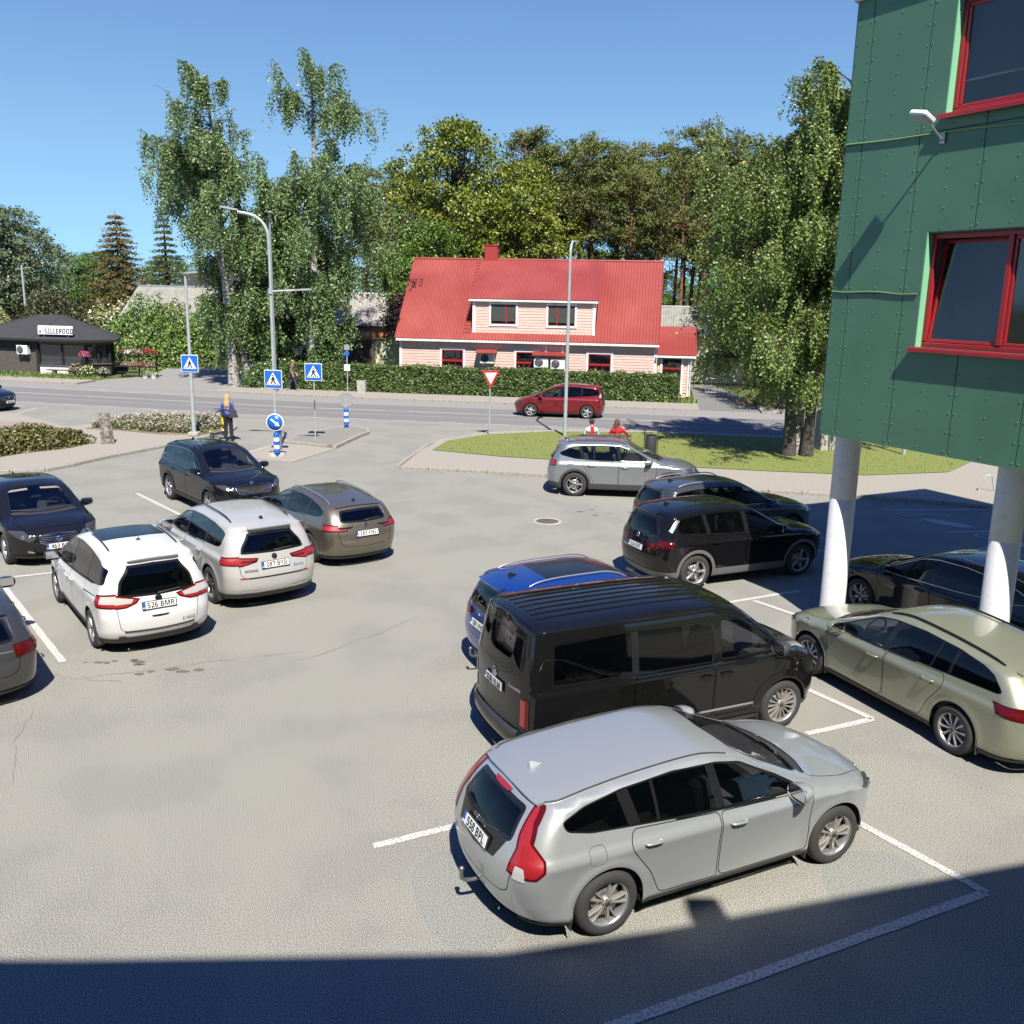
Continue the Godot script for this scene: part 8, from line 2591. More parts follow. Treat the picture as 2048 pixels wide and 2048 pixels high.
	for q in [[1.4, 0.34, 0.36, M.sign_white], [2.2, 0.26, 0.22, M.sign_blue], [2.55, 0.3, 0.3, M.sign_back]]:
		var pb := Buf.new(); pb.cbox(Vector3(0, q[0], 0.045), Vector3(q[1], q[2], 0.02), 0.005); part(o, "sign_plate", pb, q[3])
	o = thing("concrete_bin", "square grey concrete litter bin before the hedge", "litter bin", R(-16.75, 52.6, 0.12))
	b = Buf.new(); b.hexa(Vector3(0, 0.36, 0), Vector3(0.46, 0.72, 0.46), Vector3(0.5, 0.72, 0.5)); part(o, "body", b, M.concrete)
	b = Buf.new(); b.cbox(Vector3(0, 0.735, 0), Vector3(0.4, 0.03, 0.4), 0.01); part(o, "liner", b, M.ink)
	# black litter bin on the lawn
	o = thing("litter_bin", "black cylindrical litter bin hung in a frame on the lawn", "litter bin", Vector3(4.93, 0.13, -33.5))
	b = Buf.new(); b.lathe([Vector2(0.001, 0.2), Vector2(0.19, 0.2), Vector2(0.205, 0.26), Vector2(0.205, 0.84), Vector2(0.195, 0.86), Vector2(0.18, 0.84), Vector2(0.17, 0.4)], 20); part(o, "drum", b, CM.plastic)
	b = Buf.new()
	for x in [-0.24, 0.24]: b.tube([Vector3(x, 0, 0), Vector3(x, 1.06, 0)], 0.018, 6)
	b.box(Vector3(0, 1.06, 0), Vector3(0.52, 0.03, 0.3)); part(o, "frame", b, CM.plastic)
	# bench
	o = thing("park_bench", "wooden park bench on the lawn behind the silver car", "bench", Vector3(3.3, 0.13, -33.75), 0.06)
	for k in 3:
		b = Buf.new(); b.cbox(Vector3(0, 0.43, -0.06 - k * 0.14), Vector3(1.9, 0.035, 0.12), 0.01); part(o, "seat_slat", b, M.wood_grey)
	for k in 2:
		b = Buf.new(); b.cbox(Vector3(0, 0.62 + k * 0.15, 0.06), Vector3(1.9, 0.11, 0.03), 0.01); part(o, "back_slat", b, M.wood_grey)
	for x in [-0.8, 0.8]:
		b = Buf.new(); b.tube([Vector3(x, 0, 0.08), Vector3(x, 0.85, 0.085)], 0.025, 6); b.tube([Vector3(x, 0, -0.38), Vector3(x, 0.41, -0.36)], 0.025, 6); b.tube([Vector3(x, 0.405, -0.38), Vector3(x, 0.405, 0.08)], 0.02, 6); part(o, "leg", b, CM.plastic)
	# stone post
	o = thing("stone_post", "weathered leaning granite post on the pavement", "stone post", Vector3(-15.1, 0.1, -34.75), 0.4)
	b = Buf.new()
	var rng := RandomNumberGenerator.new(); rng.seed = 3
	var ring := []
	for k in 8:
		var rr := []
		for s in 8:
			var a := TAU * s / 8 + 0.4
			var sq: float = 0.21 / max(absf(cos(a)), absf(sin(a)))
			rr.append(Vector3(cos(a) * min(sq, 0.25) * rng.randf_range(0.85, 1.1) * (1.1 - k * 0.035), k * 0.165 + (0.0 if k == 0 else rng.randf_range(-0.02, 0.02)), sin(a) * min(sq, 0.25) * rng.randf_range(0.85, 1.1) * (1.1 - k * 0.035)) + Vector3(-0.01 * k, 0, 0))
		ring.append(rr)
	for k in 7:
		for s in 8: b.flat([ring[k][s], ring[k][(s + 1) % 8], ring[k + 1][(s + 1) % 8]], Vector3(0, ring[k][s].y, 0)); b.flat([ring[k][s], ring[k + 1][(s + 1) % 8], ring[k + 1][s]], Vector3(0, ring[k][s].y, 0))
	for s in range(1, 7): b.flat([ring[7][0], ring[7][s], ring[7][s + 1]], Vector3.ZERO)
	part(o, "shaft", b, tri_mat(mat(Color.WHITE, 0.95), noise_tex(60, 0.03, grad([[0.25, lin(0.1, 0.09, 0.07)], [0.5, lin(0.22, 0.2, 0.16)], [0.8, lin(0.42, 0.39, 0.33)]]), 256, 5), 0.9))
	# concrete block behind the column
	o = thing("concrete_block", "upright pale concrete block beside the birch trunks", "block", Vector3(12.35, 0.1, -36.6), 0.2)
	b = Buf.new(); b.cbox(Vector3(0, 0.75, 0), Vector3(1.0, 1.5, 0.6), 0.03); part(o, "slab", b, M.concrete)
	# posts partly hidden by the building
	o = thing("lawn_lamp_post", "foot of a slim lamp post on the lawn under the green wall", "lamp post", Vector3(14.9, 0.12, -35.6))
	post(o, 7.5, 0.07, 0.045, M.steel_pale); lamp_head(o, Vector3(0, 7.5, 0), Vector3(0.2, 0.05, -1))
	o = thing("kerb_marker", "small metal hoop on the pavement beyond the second column", "marker", Vector3(14.75, 0.11, -28.8))
	b = Buf.new(); b.tube([Vector3(-0.25, 0, 0), Vector3(-0.05, 0.5, 0), Vector3(0.12, 0.5, 0), Vector3(0.25, 0, 0)], 0.025, 6); part(o, "hoop", b, M.steel_pale)
	# steel gate beside the pink house
	o = thing("steel_gate", "light steel railing gate at the path beside the pink house", "gate", R(2.9, 57.4, 0.0), -ROAD)
	for y in [0.35, 1.15]:
		b = Buf.new(); b.tube([Vector3(0, y, 0), Vector3(1.9, y, 0)], 0.025, 6); part(o, "rail", b, M.steel)
	for k in 12:
		b = Buf.new(); b.tube([Vector3(k * 0.17 + 0.02, 0.1, 0), Vector3(k * 0.17 + 0.02, 1.2, 0)], 0.012 if k % 11 else 0.03, 5); part(o, "bar", b, M.steel)
	# far houses at the left edge
	for h in [[R(-74.5, 90.0), 0.5, "dark gabled house at the far left edge behind the trees", 3.0, 6.4], [R(-46.5, 96.0), -0.4, "dark house with a white chimney behind the green shrubs", 3.6, 7.4]]:
		o = thing("far_house", h[2], "house", h[0], h[1])
		b = Buf.new(); b.box(Vector3(0, h[3] / 2, 0), Vector3(7, h[3], 6)); part(o, "wall", b, M.wood_dark)
		for sg in [-1, 1]:
			b = Buf.new(); b.flat([Vector3(-3.8, h[3] - 0.3, sg * 3.5), Vector3(3.8, h[3] - 0.3, sg * 3.5), Vector3(3.8, h[4], 0), Vector3(-3.8, h[4], 0)], Vector3(0, 0, 0)); part(o, "roof", b, M.bitumen)
			b = Buf.new(); b.flat([Vector3(sg * 3.48, h[3], -3), Vector3(sg * 3.48, h[3], 3), Vector3(sg * 3.48, h[4] - 0.1, 0)], Vector3.ZERO); part(o, "gable", b, M.wood_dark)
			for x in [-1.8, 1.8]:
				b = Buf.new(); b.cbox(Vector3(x, 1.5, sg * 3.02), Vector3(1.1, 1.2, 0.06), 0.01); part(o, "window", b, M.white)
				b = Buf.new(); b.cbox(Vector3(x, 1.5, sg * 3.06), Vector3(0.9, 1.0, 0.03), 0.01); part(o, "pane", b, M.pane)
		b = Buf.new(); b.cbox(Vector3(1.0, h[4] + 0.25, 0.3), Vector3(0.6, 1.1, 0.6), 0.02); part(o, "chimney", b, M.white)
	# utility poles
	for q in [[R(-44.0, 88.0), 8.3, "brown wooden utility pole beyond the kiosk", M.wood_dark], [R(-58.5, 82.0), 7.6, "thin pale pole with an arm beyond the kiosk", M.steel_pale]]:
		o = thing("utility_pole", q[2], "pole", q[0]); post(o, q[1], 0.13, 0.09, q[3])
		b = Buf.new(); b.tube([Vector3(-0.6, q[1] - 0.4, 0), Vector3(0.9, q[1] - 0.2, 0)], 0.04, 6); part(o, "arm", b, q[3])
	flower_stand()

func flower_stand():
	var base := Transform3D(Basis(Vector3.UP, -ROAD), R(-35.2, 58.6))
	var o := thing("flower_rack", "dark wooden flower rack with hanging boxes beside the kiosk", "rack"); o.transform = base
	for x in [0.0, 1.25, 2.5]:
		var b := Buf.new(); b.cbox(Vector3(x, 1.05, 0), Vector3(0.08, 2.1, 0.08), 0.01); part(o, "post", b, M.black_wood)
	for y in [2.05, 1.35, 0.72]:
		var b := Buf.new(); b.cbox(Vector3(1.25, y, 0.05), Vector3(2.6, 0.06, 0.12), 0.01); part(o, "rail", b, M.black_wood)
	var sh := Buf.new(); sh.cbox(Vector3(1.25, 0.68, 0.2), Vector3(2.7, 0.05, 0.5), 0.01); part(o, "shelf", sh, M.black_wood)
	var s2 := Buf.new(); s2.cbox(Vector3(1.25, 0.3, 0.2), Vector3(2.6, 0.05, 0.5), 0.01); part(o, "shelf", s2, M.black_wood)
	var greens := [Color(0.06, 0.12, 0.025), Color(0.08, 0.15, 0.03)]
	var kinds := {"red": [Color(0.5, 0.02, 0.03), Color(0.4, 0.015, 0.03)], "white": [Color(0.7, 0.7, 0.66)], "pink": [Color(0.55, 0.06, 0.22), Color(0.65, 0.12, 0.3)], "salmon": [Color(0.6, 0.26, 0.2), Color(0.55, 0.35, 0.3)], "yellow": [Color(0.65, 0.6, 0.25), Color(0.7, 0.68, 0.5)]}
	var spots := [["dark red", "red", 0.15, 1.55, 0.12], ["white", "white", 0.6, 1.5, 0.14], ["salmon", "salmon", 1.1, 1.6, 0.12], ["pink", "salmon", 1.5, 1.52, 0.14], ["bright red", "red", 2.0, 1.62, 0.14], ["scarlet", "red", 2.4, 1.55, 0.14], ["pale salmon", "salmon", 0.4, 0.74, 0.2], ["salmon", "salmon", 1.0, 0.74, 0.2], ["pink", "pink", 1.6, 0.74, 0.2], ["salmon", "salmon", 2.2, 0.74, 0.2]]
	var places := ["leftmost in the upper row", "second in the upper row", "third in the upper row", "fourth in the upper row", "fifth in the upper row", "last in the upper row", "leftmost on the shelf", "second on the shelf", "third on the shelf", "last on the shelf"]
	for k in spots.size():
		var s: Array = spots[k]
		var m := bush_mesh(Vector3(0.3, 0.26, 0.2), 60 + k, 260, 0.075, greens, 1.2, kinds[s[1]], 0.8)
		var f := thing("flower_box", "box of %s flowers on the rack, %s" % [s[0], places[k]], "flowers", Vector3.ZERO, 0, "flower boxes of the kiosk")
		f.transform = base * Transform3D(Basis.IDENTITY, Vector3(s[2], s[3], s[4]))
		part(f, "blooms", m, M.petal)
		var b := Buf.new(); b.cbox(Vector3(0, 0.02, 0), Vector3(0.42, 0.13, 0.18), 0.02); part(f, "planter", b, CM.plastic)
	# pots and tubs on the ground
	var pots := [[-1.9, 0.9, "yellow", 0.55, "tub of pale yellow flowers before the kiosk corner"], [-0.9, 0.7, "white", 0.4, "tub of white flowers at the rack's foot"], [2.2, 0.95, "white", 0.3, "white pot of pale flowers at the rack's end"], [2.75, 0.9, "yellow", 0.26, "smaller white pot beside the rack's end"], [-2.9, 0.6, "salmon", 0.6, "leafy rose tub by the white kiosk base"]]
	for k in pots.size():
		var s: Array = pots[k]
		var f := thing("flower_pot", s[4], "flower pot", Vector3.ZERO, 0, "pots on the ground by the kiosk")
		f.transform = base * Transform3D(Basis.IDENTITY, Vector3(s[0], 0, s[1]))
		var b := Buf.new(); b.lathe([Vector2(0.14, 0), Vector2(0.2, 0.26), Vector2(0.21, 0.28), Vector2(0.18, 0.27)], 14); part(f, "pot", b, M.white if k in [2, 3] else CM.plastic)
		var m := part(f, "blooms", bush_mesh(Vector3(s[3], s[3] * 0.9, s[3] * 0.8), 80 + k, 520, 0.085, greens, 1.3, kinds[s[2]], 0.45), M.petal); m.position.y = 0.24
	var hb := thing("hanging_basket", "hanging basket of bright pink flowers at the kiosk window", "flowers"); hb.transform = base * Transform3D(Basis.IDENTITY, Vector3(-2.15, 1.3, 0.75))
	part(hb, "blooms", bush_mesh(Vector3(0.38, 0.36, 0.34), 91, 420, 0.085, greens, 1.2, kinds.pink, 0.9), M.petal)
	var c := Buf.new(); c.lathe([Vector2(0.06, -0.1), Vector2(0.2, 0.02), Vector2(0.22, 0.06)], 12); c.tube([Vector3(0, 0.1, 0), Vector3(0, 0.85, -0.2)], 0.008, 4); part(hb, "basket", c, CM.plastic)

# ---------------------------------------------------------------- people
# bones: [from, to, radius from, radius to, colour index]; joined with a smooth minimum and meshed as surface nets
func flesh(b: Buf, bones: Array, cell: float, blend: float, cols: Array):
	var lo := Vector3(99, 99, 99); var hi := -lo
	for q in bones:
		var r: float = max(q[2], q[3]) + cell * 2
		lo = lo.min(q[0] - Vector3.ONE * r).min(q[1] - Vector3.ONE * r); hi = hi.max(q[0] + Vector3.ONE * r).max(q[1] + Vector3.ONE * r)
	var n := Vector3i(((hi - lo) / cell).ceil()) + Vector3i.ONE
	var f := PackedFloat32Array(); f.resize(n.x * n.y * n.z); f.fill(1.0)
	var owner_ := PackedInt32Array(); owner_.resize(f.size())
	var best := PackedFloat32Array(); best.resize(f.size()); best.fill(9.0)
	for k in bones.size():
		var q: Array = bones[k]
		var a: Vector3 = q[0]; var ab: Vector3 = q[1] - q[0]
		var L2: float = max(ab.length_squared(), 1e-6)
		var r: float = max(q[2], q[3]) + blend + cell * 2
		var i0 := Vector3i(((a.min(q[1]) - Vector3.ONE * r - lo) / cell).floor()).clamp(Vector3i.ZERO, n - Vector3i.ONE)
		var i1 := Vector3i(((a.max(q[1]) + Vector3.ONE * r - lo) / cell).ceil()).clamp(Vector3i.ZERO, n - Vector3i.ONE)
		for x in range(i0.x, i1.x + 1):
			for y in range(i0.y, i1.y + 1):
				for z in range(i0.z, i1.z + 1):
					var p := lo + Vector3(x, y, z) * cell
					var t := clampf((p - a).dot(ab) / L2, 0, 1)
					var d := p.distance_to(a + ab * t) - lerpf(q[2], q[3], t)
					var id := (x * n.y + y) * n.z + z
					if d < best[id]: best[id] = d; owner_[id] = q[4]
					var e := f[id]
					var h := clampf(0.5 + 0.5 * (e - d) / blend, 0, 1)
					f[id] = lerpf(e, d, h) - blend * h * (1 - h)
	var vid := {}
	var stp := [1, n.z, n.y * n.z]
	for x in n.x - 1:
		for y in n.y - 1:
			for z in n.z - 1:
				var id := (x * n.y + y) * n.z + z
				var s0 := f[id] < 0
				var mixed := false
				var corner := []
				for c in 8:
					var ci := id + (c & 1) * n.y * n.z + ((c >> 1) & 1) * n.z + ((c >> 2) & 1)
					corner.append(f[ci])
					if (f[ci] < 0) != s0: mixed = true
				if not mixed: continue
				var acc := Vector3.ZERO; var cnt := 0
				for c in 8:
					for ax in 3:
						var o: int = c ^ (1 << ax)
						if o <= c: continue
						if (corner[c] < 0) != (corner[o] < 0):
							var t: float = corner[c] / (corner[c] - corner[o])
							var pa := Vector3(c & 1, (c >> 1) & 1, (c >> 2) & 1)
							var pb := Vector3(o & 1, (o >> 1) & 1, (o >> 2) & 1)
							acc += pa.lerp(pb, t); cnt += 1
				var g := Vector3(corner[1] + corner[3] + corner[5] + corner[7] - corner[0] - corner[2] - corner[4] - corner[6], corner[2] + corner[3] + corner[6] + corner[7] - corner[0] - corner[1] - corner[4] - corner[5], corner[4] + corner[5] + corner[6] + corner[7] - corner[0] - corner[1] - corner[2] - corner[3])
				b.col = cols[owner_[id]]
				vid[id] = b.vert(lo + (Vector3(x, y, z) + acc / cnt) * cell, g.normalized())
	for id in vid:
		var z: int = id % n.z; var y: int = (id / n.z) % n.y; var x: int = id / (n.y * n.z)
		var s0 := f[id] < 0
		# edges along each axis starting at this corner
		var A := [n.y * n.z, n.z, 1]
		for ax in 3:
			if (f[id + A[ax]] < 0) == s0: continue
			var u: int = A[(ax + 1) % 3]; var w: int = A[(ax + 2) % 3]
			if vid.has(id - u) and vid.has(id - w) and vid.has(id - u - w):
				b.tri(vid[id], vid[id - u], vid[id - u - w]); b.tri(vid[id], vid[id - u - w], vid[id - w])

func hand_bones(wrist: Vector3, dirn: Vector3, palm_n: Vector3, thumb_side: Vector3, curl: float, col: int) -> Array:
	var o := []
	var d := dirn.normalized()
	var pc := wrist + d * 0.05
	var L := [0.062, 0.07, 0.065, 0.05]
	for k in 4:
		var off := thumb_side * (0.03 - k * 0.02)
		o.append([wrist + off * 0.5, pc + off + d * 0.03, 0.02, 0.014, col])
		var p := pc + off + d * 0.035
		var dd := d
		for s in 3:
			dd = (dd + palm_n * curl * 0.5).normalized()
			var q: Vector3 = p + dd * L[k] * 0.45
			o.append([p, q, 0.0098 - s * 0.0008, 0.0092 - s * 0.0008, col]); p = q
	var tp := wrist + d * 0.03 + thumb_side * 0.032
	var td := (d * 0.7 + thumb_side * 0.7 + palm_n * curl * 0.4).normalized()
	o.append([tp, tp + td * 0.035, 0.0125, 0.011, col]); o.append([tp + td * 0.035, tp + td * 0.035 + (td + palm_n * curl * 0.6 + d * 0.3).normalized() * 0.03, 0.011, 0.0095, col])
	return o
func head_bones(c: Vector3, fwd: Vector3, skin: int) -> Array:
	# c: middle of the skull
	var f := fwd.normalized()
	var s := f.cross(Vector3.UP).normalized()
	return [[c + Vector3(0, 0.03, 0) - f * 0.02, c + Vector3(0, 0.02, 0) + f * 0.015, 0.088, 0.08, skin], [c + f * 0.03, c + f * 0.045 + Vector3(0, -0.085, 0), 0.062, 0.042, skin],
		[c + f * 0.085 + Vector3(0, 0.005, 0), c + f * 0.105 + Vector3(0, -0.03, 0), 0.01, 0.015, skin], [c + s * 0.075, c + s * 0.084 + Vector3(0, -0.03, 0), 0.014, 0.01, skin], [c - s * 0.075, c - s * 0.084 + Vector3(0, -0.03, 0), 0.014, 0.01, skin]]
func face(root: Node3D, c: Vector3, fwd: Vector3):
	var f := fwd.normalized(); var s := f.cross(Vector3.UP).normalized()
	for k in [-1, 1]:
		var e := Buf.new(); e.ball(c + f * 0.083 + s * 0.032 * k + Vector3(0, 0.008, 0), Vector3(0.012, 0.008, 0.012), 8, 6); part(root, "eye", e, M.ink)
	var m := Buf.new(); m.ball(c + f * 0.086 + Vector3(0, -0.055, 0), Vector3(0.022, 0.006, 0.022), 8, 6); part(root, "mouth", m, mat(lin(0.35, 0.1, 0.09), 0.6))

func person_mesh(bones: Array, hands: Array, cols: Array) -> Buf:
	var b := Buf.new(); b.use_col = true
	flesh(b, bones, 0.02, 0.035, cols)
	for h in hands: flesh(b, h, 0.0065, 0.008, cols)
	return b
func people():
	var cloth := mat(Color.WHITE, 0.85); cloth.vertex_color_use_as_albedo = true
	var skin := Color(0.48, 0.27, 0.19)
	# --- woman with a scooter, seen from behind, facing the street
	var o := thing("person", "woman with long blond hair in a blue top holding a yellow scooter", "person", Vector3(-11.12, 0.1, -36.5), 0.12, "people outdoors")
	var F := Vector3(0, 0, -1)
	var cols := [skin, Color(0.06, 0.1, 0.42), Color(0.012, 0.012, 0.018), Color(0.015, 0.014, 0.014)]
	var B := [[Vector3(0, 0.98, 0), Vector3(0, 1.18, 0), 0.135, 0.12, 1], [Vector3(-0.07, 1.33, 0), Vector3(0.07, 1.33, 0), 0.115, 0.115, 1], [Vector3(-0.05, 1.18, 0), Vector3(0.05, 1.2, 0), 0.11, 0.11, 1], [Vector3(-0.08, 0.92, 0), Vector3(0.08, 0.92, 0), 0.13, 0.13, 2], [Vector3(0, 1.4, 0), Vector3(0, 1.52, -0.01), 0.05, 0.048, 0],
		[Vector3(-0.09, 0.88, 0), Vector3(-0.1, 0.48, -0.03), 0.095, 0.072, 2], [Vector3(-0.1, 0.48, -0.03), Vector3(-0.1, 0.1, 0.03), 0.072, 0.065, 2], [Vector3(0.09, 0.88, 0), Vector3(0.1, 0.48, -0.02), 0.095, 0.072, 2], [Vector3(0.1, 0.48, -0.02), Vector3(0.12, 0.1, 0.03), 0.072, 0.068, 2],
		[Vector3(-0.1, 0.05, 0.05), Vector3(-0.11, 0.04, -0.14), 0.045, 0.035, 3], [Vector3(0.12, 0.05, 0.05), Vector3(0.14, 0.04, -0.14), 0.045, 0.035, 3],
		[Vector3(-0.17, 1.36, 0), Vector3(-0.26, 1.12, -0.08), 0.058, 0.048, 1], [Vector3(-0.26, 1.12, -0.08), Vector3(-0.42, 1.04, -0.26), 0.046, 0.036, 1],
		[Vector3(0.17, 1.36, 0), Vector3(0.24, 1.1, 0.02), 0.058, 0.047, 1], [Vector3(0.24, 1.1, 0.02), Vector3(0.22, 0.92, -0.12), 0.045, 0.034, 1]]
	var hc := Vector3(0, 1.6, -0.02)
	B.append_array(head_bones(hc, F, 0))
	var hands := [hand_bones(Vector3(-0.43, 1.035, -0.27), Vector3(-0.5, -0.1, -0.8), Vector3(0, -1, 0), Vector3(0.8, 0, -0.5), 0.9, 0), hand_bones(Vector3(0.22, 0.91, -0.13), Vector3(0.0, -0.6, -0.6), Vector3(-1, 0, 0), Vector3(0, 0.5, -0.8), 0.5, 0)]
	part(o, "body", person_mesh(B, hands, cols), cloth); face(o, hc, F)
	var hb := Buf.new(); hb.use_col = true
	var hair := [[Vector3(0, 1.65, 0.0), Vector3(0, 1.6, 0.035), 0.1, 0.105, 0], [Vector3(0, 1.58, 0.06), Vector3(0.0, 1.32, 0.12), 0.1, 0.11, 0], [Vector3(-0.05, 1.4, 0.12), Vector3(-0.05, 1.2, 0.13), 0.07, 0.05, 0], [Vector3(0.05, 1.4, 0.12), Vector3(0.05, 1.16, 0.13), 0.07, 0.045, 0]]
	flesh(hb, hair, 0.016, 0.04, [Color(0.4, 0.29, 0.14)]); part(o, "hair", hb, cloth)
	# bag
	var bg := thing("handbag", "black shoulder bag hanging at the blond woman's side", "bag", Vector3(-10.87, 0.1, -36.4), 0.12)
	var bb := Buf.new(); bb.hexa(Vector3(0, 0.98, 0), Vector3(0.34, 0.28, 0.12), Vector3(0.2, 0.28, 0.1)); part(bg, "bag_body", bb, CM.plastic)
	bb = Buf.new(); bb.tube(spline([Vector3(0.1, 1.1, 0.03), Vector3(-0.06, 1.35, 0.07), Vector3(-0.12, 1.46, 0.02), Vector3(-0.1, 1.35, -0.08), Vector3(0.02, 1.1, -0.03)], 5), 0.01, 5); part(bg, "strap", bb, CM.plastic)
	# scooter
	var sc := thing("kick_scooter", "yellow and black rental kick scooter held by the woman", "scooter", Vector3(-11.62, 0.1, -36.75), 1.35)
	var yel := mat(lin(0.75, 0.52, 0.01), 0.35)
	bb = Buf.new(); bb.cbox(Vector3(-0.05, 0.17, 0), Vector3(0.72, 0.07, 0.17), 0.02); part(sc, "deck", bb, CM.plastic)
	bb = Buf.new(); bb.tube([Vector3(0.36, 0.2, 0), Vector3(0.44, 0.3, 0), Vector3(0.38, 0.75, 0)], [0.05, 0.06, 0.045], 10); part(sc, "stem", bb, yel)
	bb = Buf.new(); bb.tube([Vector3(0.38, 0.75, 0), Vector3(0.345, 1.05, 0)], [0.035, 0.03], 10); part(sc, "upper_stem", bb, CM.plastic)
	bb = Buf.new(); bb.tube(spline([Vector3(0.28, 1.07, -0.28), Vector3(0.33, 1.08, -0.12), Vector3(0.345, 1.06, 0), Vector3(0.33, 1.08, 0.12), Vector3(0.28, 1.07, 0.28)], 4), 0.018, 8); part(sc, "handlebar", bb, CM.plastic)
	bb = Buf.new(); bb.cbox(Vector3(0.4, 0.98, 0), Vector3(0.12, 0.14, 0.14), 0.03); part(sc, "basket", bb, CM.plastic)
	for x in [-0.46, 0.5]:
		var wn := node(sc, "wheel", Vector3(x, 0.125, 0))
		bb = Buf.new(); bb.lathe([Vector2(0.09, -0.025), Vector2(0.12, -0.022), Vector2(0.125, 0), Vector2(0.12, 0.022), Vector2(0.09, 0.025)], 20, Transform3D(Basis(Vector3.RIGHT, PI / 2), Vector3.ZERO)); part(wn, "tyre", bb, CM.tyre)
		bb = Buf.new(); bb.lathe([Vector2(0.001, 0.02), Vector2(0.09, 0.015), Vector2(0.09, -0.015), Vector2(0.001, -0.02)], 16, Transform3D(Basis(Vector3.RIGHT, PI / 2), Vector3.ZERO)); part(wn, "rim", bb, CM.alloy)
	bb = Buf.new(); bb.cbox(Vector3(-0.44, 0.27, 0), Vector3(0.26, 0.03, 0.09), 0.01, Basis(Vector3(0, 0, 1), -0.2)); part(sc, "mudguard", bb, yel)
	# --- man walking on the far pavement, seen from the side
	o = thing("person", "man in a checked brown shirt and jeans walking beside the hedge", "person", R(-20.9, 52.5, 0.12), 0.35, "people outdoors")
	F = Vector3(1, 0, 0.1)
	cols = [skin, Color(0.13, 0.12, 0.085), Color(0.035, 0.045, 0.075), Color(0.3, 0.3, 0.3), Color(0.22, 0.2, 0.14)]
	B = [[Vector3(0, 1.0, 0), Vector3(0.02, 1.2, 0), 0.15, 0.155, 1], [Vector3(0.02, 1.38, -0.1), Vector3(0.02, 1.38, 0.1), 0.12, 0.12, 1], [Vector3(0, 1.1, 0), Vector3(0.02, 1.3, 0), 0.14, 0.13, 4], [Vector3(0, 0.94, -0.07), Vector3(0, 0.94, 0.07), 0.13, 0.13, 2], [Vector3(0.02, 1.45, 0), Vector3(0.04, 1.56, 0), 0.056, 0.054, 0],
		[Vector3(0, 0.9, 0.09), Vector3(0.16, 0.5, 0.1), 0.098, 0.07, 2], [Vector3(0.16, 0.5, 0.1), Vector3(0.24, 0.11, 0.1), 0.068, 0.055, 2], [Vector3(0, 0.9, -0.09), Vector3(-0.06, 0.49, -0.1), 0.098, 0.07, 2], [Vector3(-0.06, 0.49, -0.1), Vector3(-0.3, 0.15, -0.1), 0.068, 0.055, 2],
		[Vector3(0.24, 0.05, 0.1), Vector3(0.42, 0.05, 0.11), 0.048, 0.036, 3], [Vector3(-0.32, 0.09, -0.1), Vector3(-0.16, 0.04, -0.1), 0.048, 0.036, 3],
		[Vector3(0.02, 1.41, 0.19), Vector3(-0.08, 1.15, 0.24), 0.062, 0.05, 1], [Vector3(-0.08, 1.15, 0.24), Vector3(0.02, 0.92, 0.26), 0.045, 0.034, 0], [Vector3(0.02, 1.41, -0.19), Vector3(0.08, 1.14, -0.24), 0.062, 0.05, 1], [Vector3(0.08, 1.14, -0.24), Vector3(0.24, 0.96, -0.24), 0.045, 0.034, 0]]
	hc = Vector3(0.05, 1.65, 0)
	B.append_array(head_bones(hc, F, 0))
	hands = [hand_bones(Vector3(0.02, 0.91, 0.26), Vector3(0.15, -1, 0), Vector3(0, 0, -1), Vector3(1, 0, 0), 0.5, 0), hand_bones(Vector3(0.25, 0.95, -0.24), Vector3(0.5, -0.8, 0), Vector3(0, 0, 1), Vector3(0.8, 0.4, 0), 0.5, 0)]
	part(o, "body", person_mesh(B, hands, cols), cloth); face(o, hc, F)
	hb = Buf.new(); hb.use_col = true
	flesh(hb, [[hc + Vector3(-0.05, 0.03, -0.05), hc + Vector3(-0.05, 0.03, 0.05), 0.07, 0.07, 0]], 0.016, 0.02, [Color(0.2, 0.17, 0.14)]); part(o, "hair", hb, cloth)
	# --- two people on the bench, backs to us
	for k in 2:
		var red := Color(0.5, 0.012, 0.02)
		var white := Color(0.6, 0.6, 0.6)
		o = thing("person", ["seated person in a white and red shirt and dark cap on the bench", "seated long-haired person in a red top raising a hand, on the bench"][k], "person", Vector3([2.82, 3.74][k], 0.13, -33.86), 0.06, "people outdoors")
		F = Vector3(0, 0, -1)
		cols = [skin, white if k == 0 else red, Color(0.05, 0.06, 0.1), Color(0.02, 0.02, 0.02), red]
		B = [[Vector3(0, 0.55, 0), Vector3(0, 0.75, 0.0), 0.15, 0.13, 1], [Vector3(-0.1, 0.95, 0), Vector3(0.1, 0.95, 0), 0.115, 0.115, 1], [Vector3(0, 0.6, 0.03), Vector3(0, 0.98, 0.04), 0.105, 0.1, 4], [Vector3(0, 1.02, 0), Vector3(0, 1.13, -0.01), 0.05, 0.05, 0],
			[Vector3(-0.1, 0.54, 0), Vector3(-0.13, 0.52, -0.42), 0.09, 0.07, 2], [Vector3(-0.13, 0.52, -0.42), Vector3(-0.13, 0.1, -0.46), 0.068, 0.05, 2], [Vector3(0.1, 0.54, 0), Vector3(0.13, 0.52, -0.42), 0.09, 0.07, 2], [Vector3(0.13, 0.52, -0.42), Vector3(0.13, 0.1, -0.46), 0.068, 0.05, 2], [Vector3(-0.13, 0.05, -0.44), Vector3(-0.13, 0.04, -0.6), 0.045, 0.035, 3], [Vector3(0.13, 0.05, -0.44), Vector3(0.13, 0.04, -0.6), 0.045, 0.035, 3],
			[Vector3(-0.18, 0.97, 0), Vector3(-0.27, 0.74, -0.06), 0.058, 0.047, 1], [Vector3(-0.27, 0.74, -0.06), Vector3(-0.14, 0.62, -0.28), 0.044, 0.033, 0]]
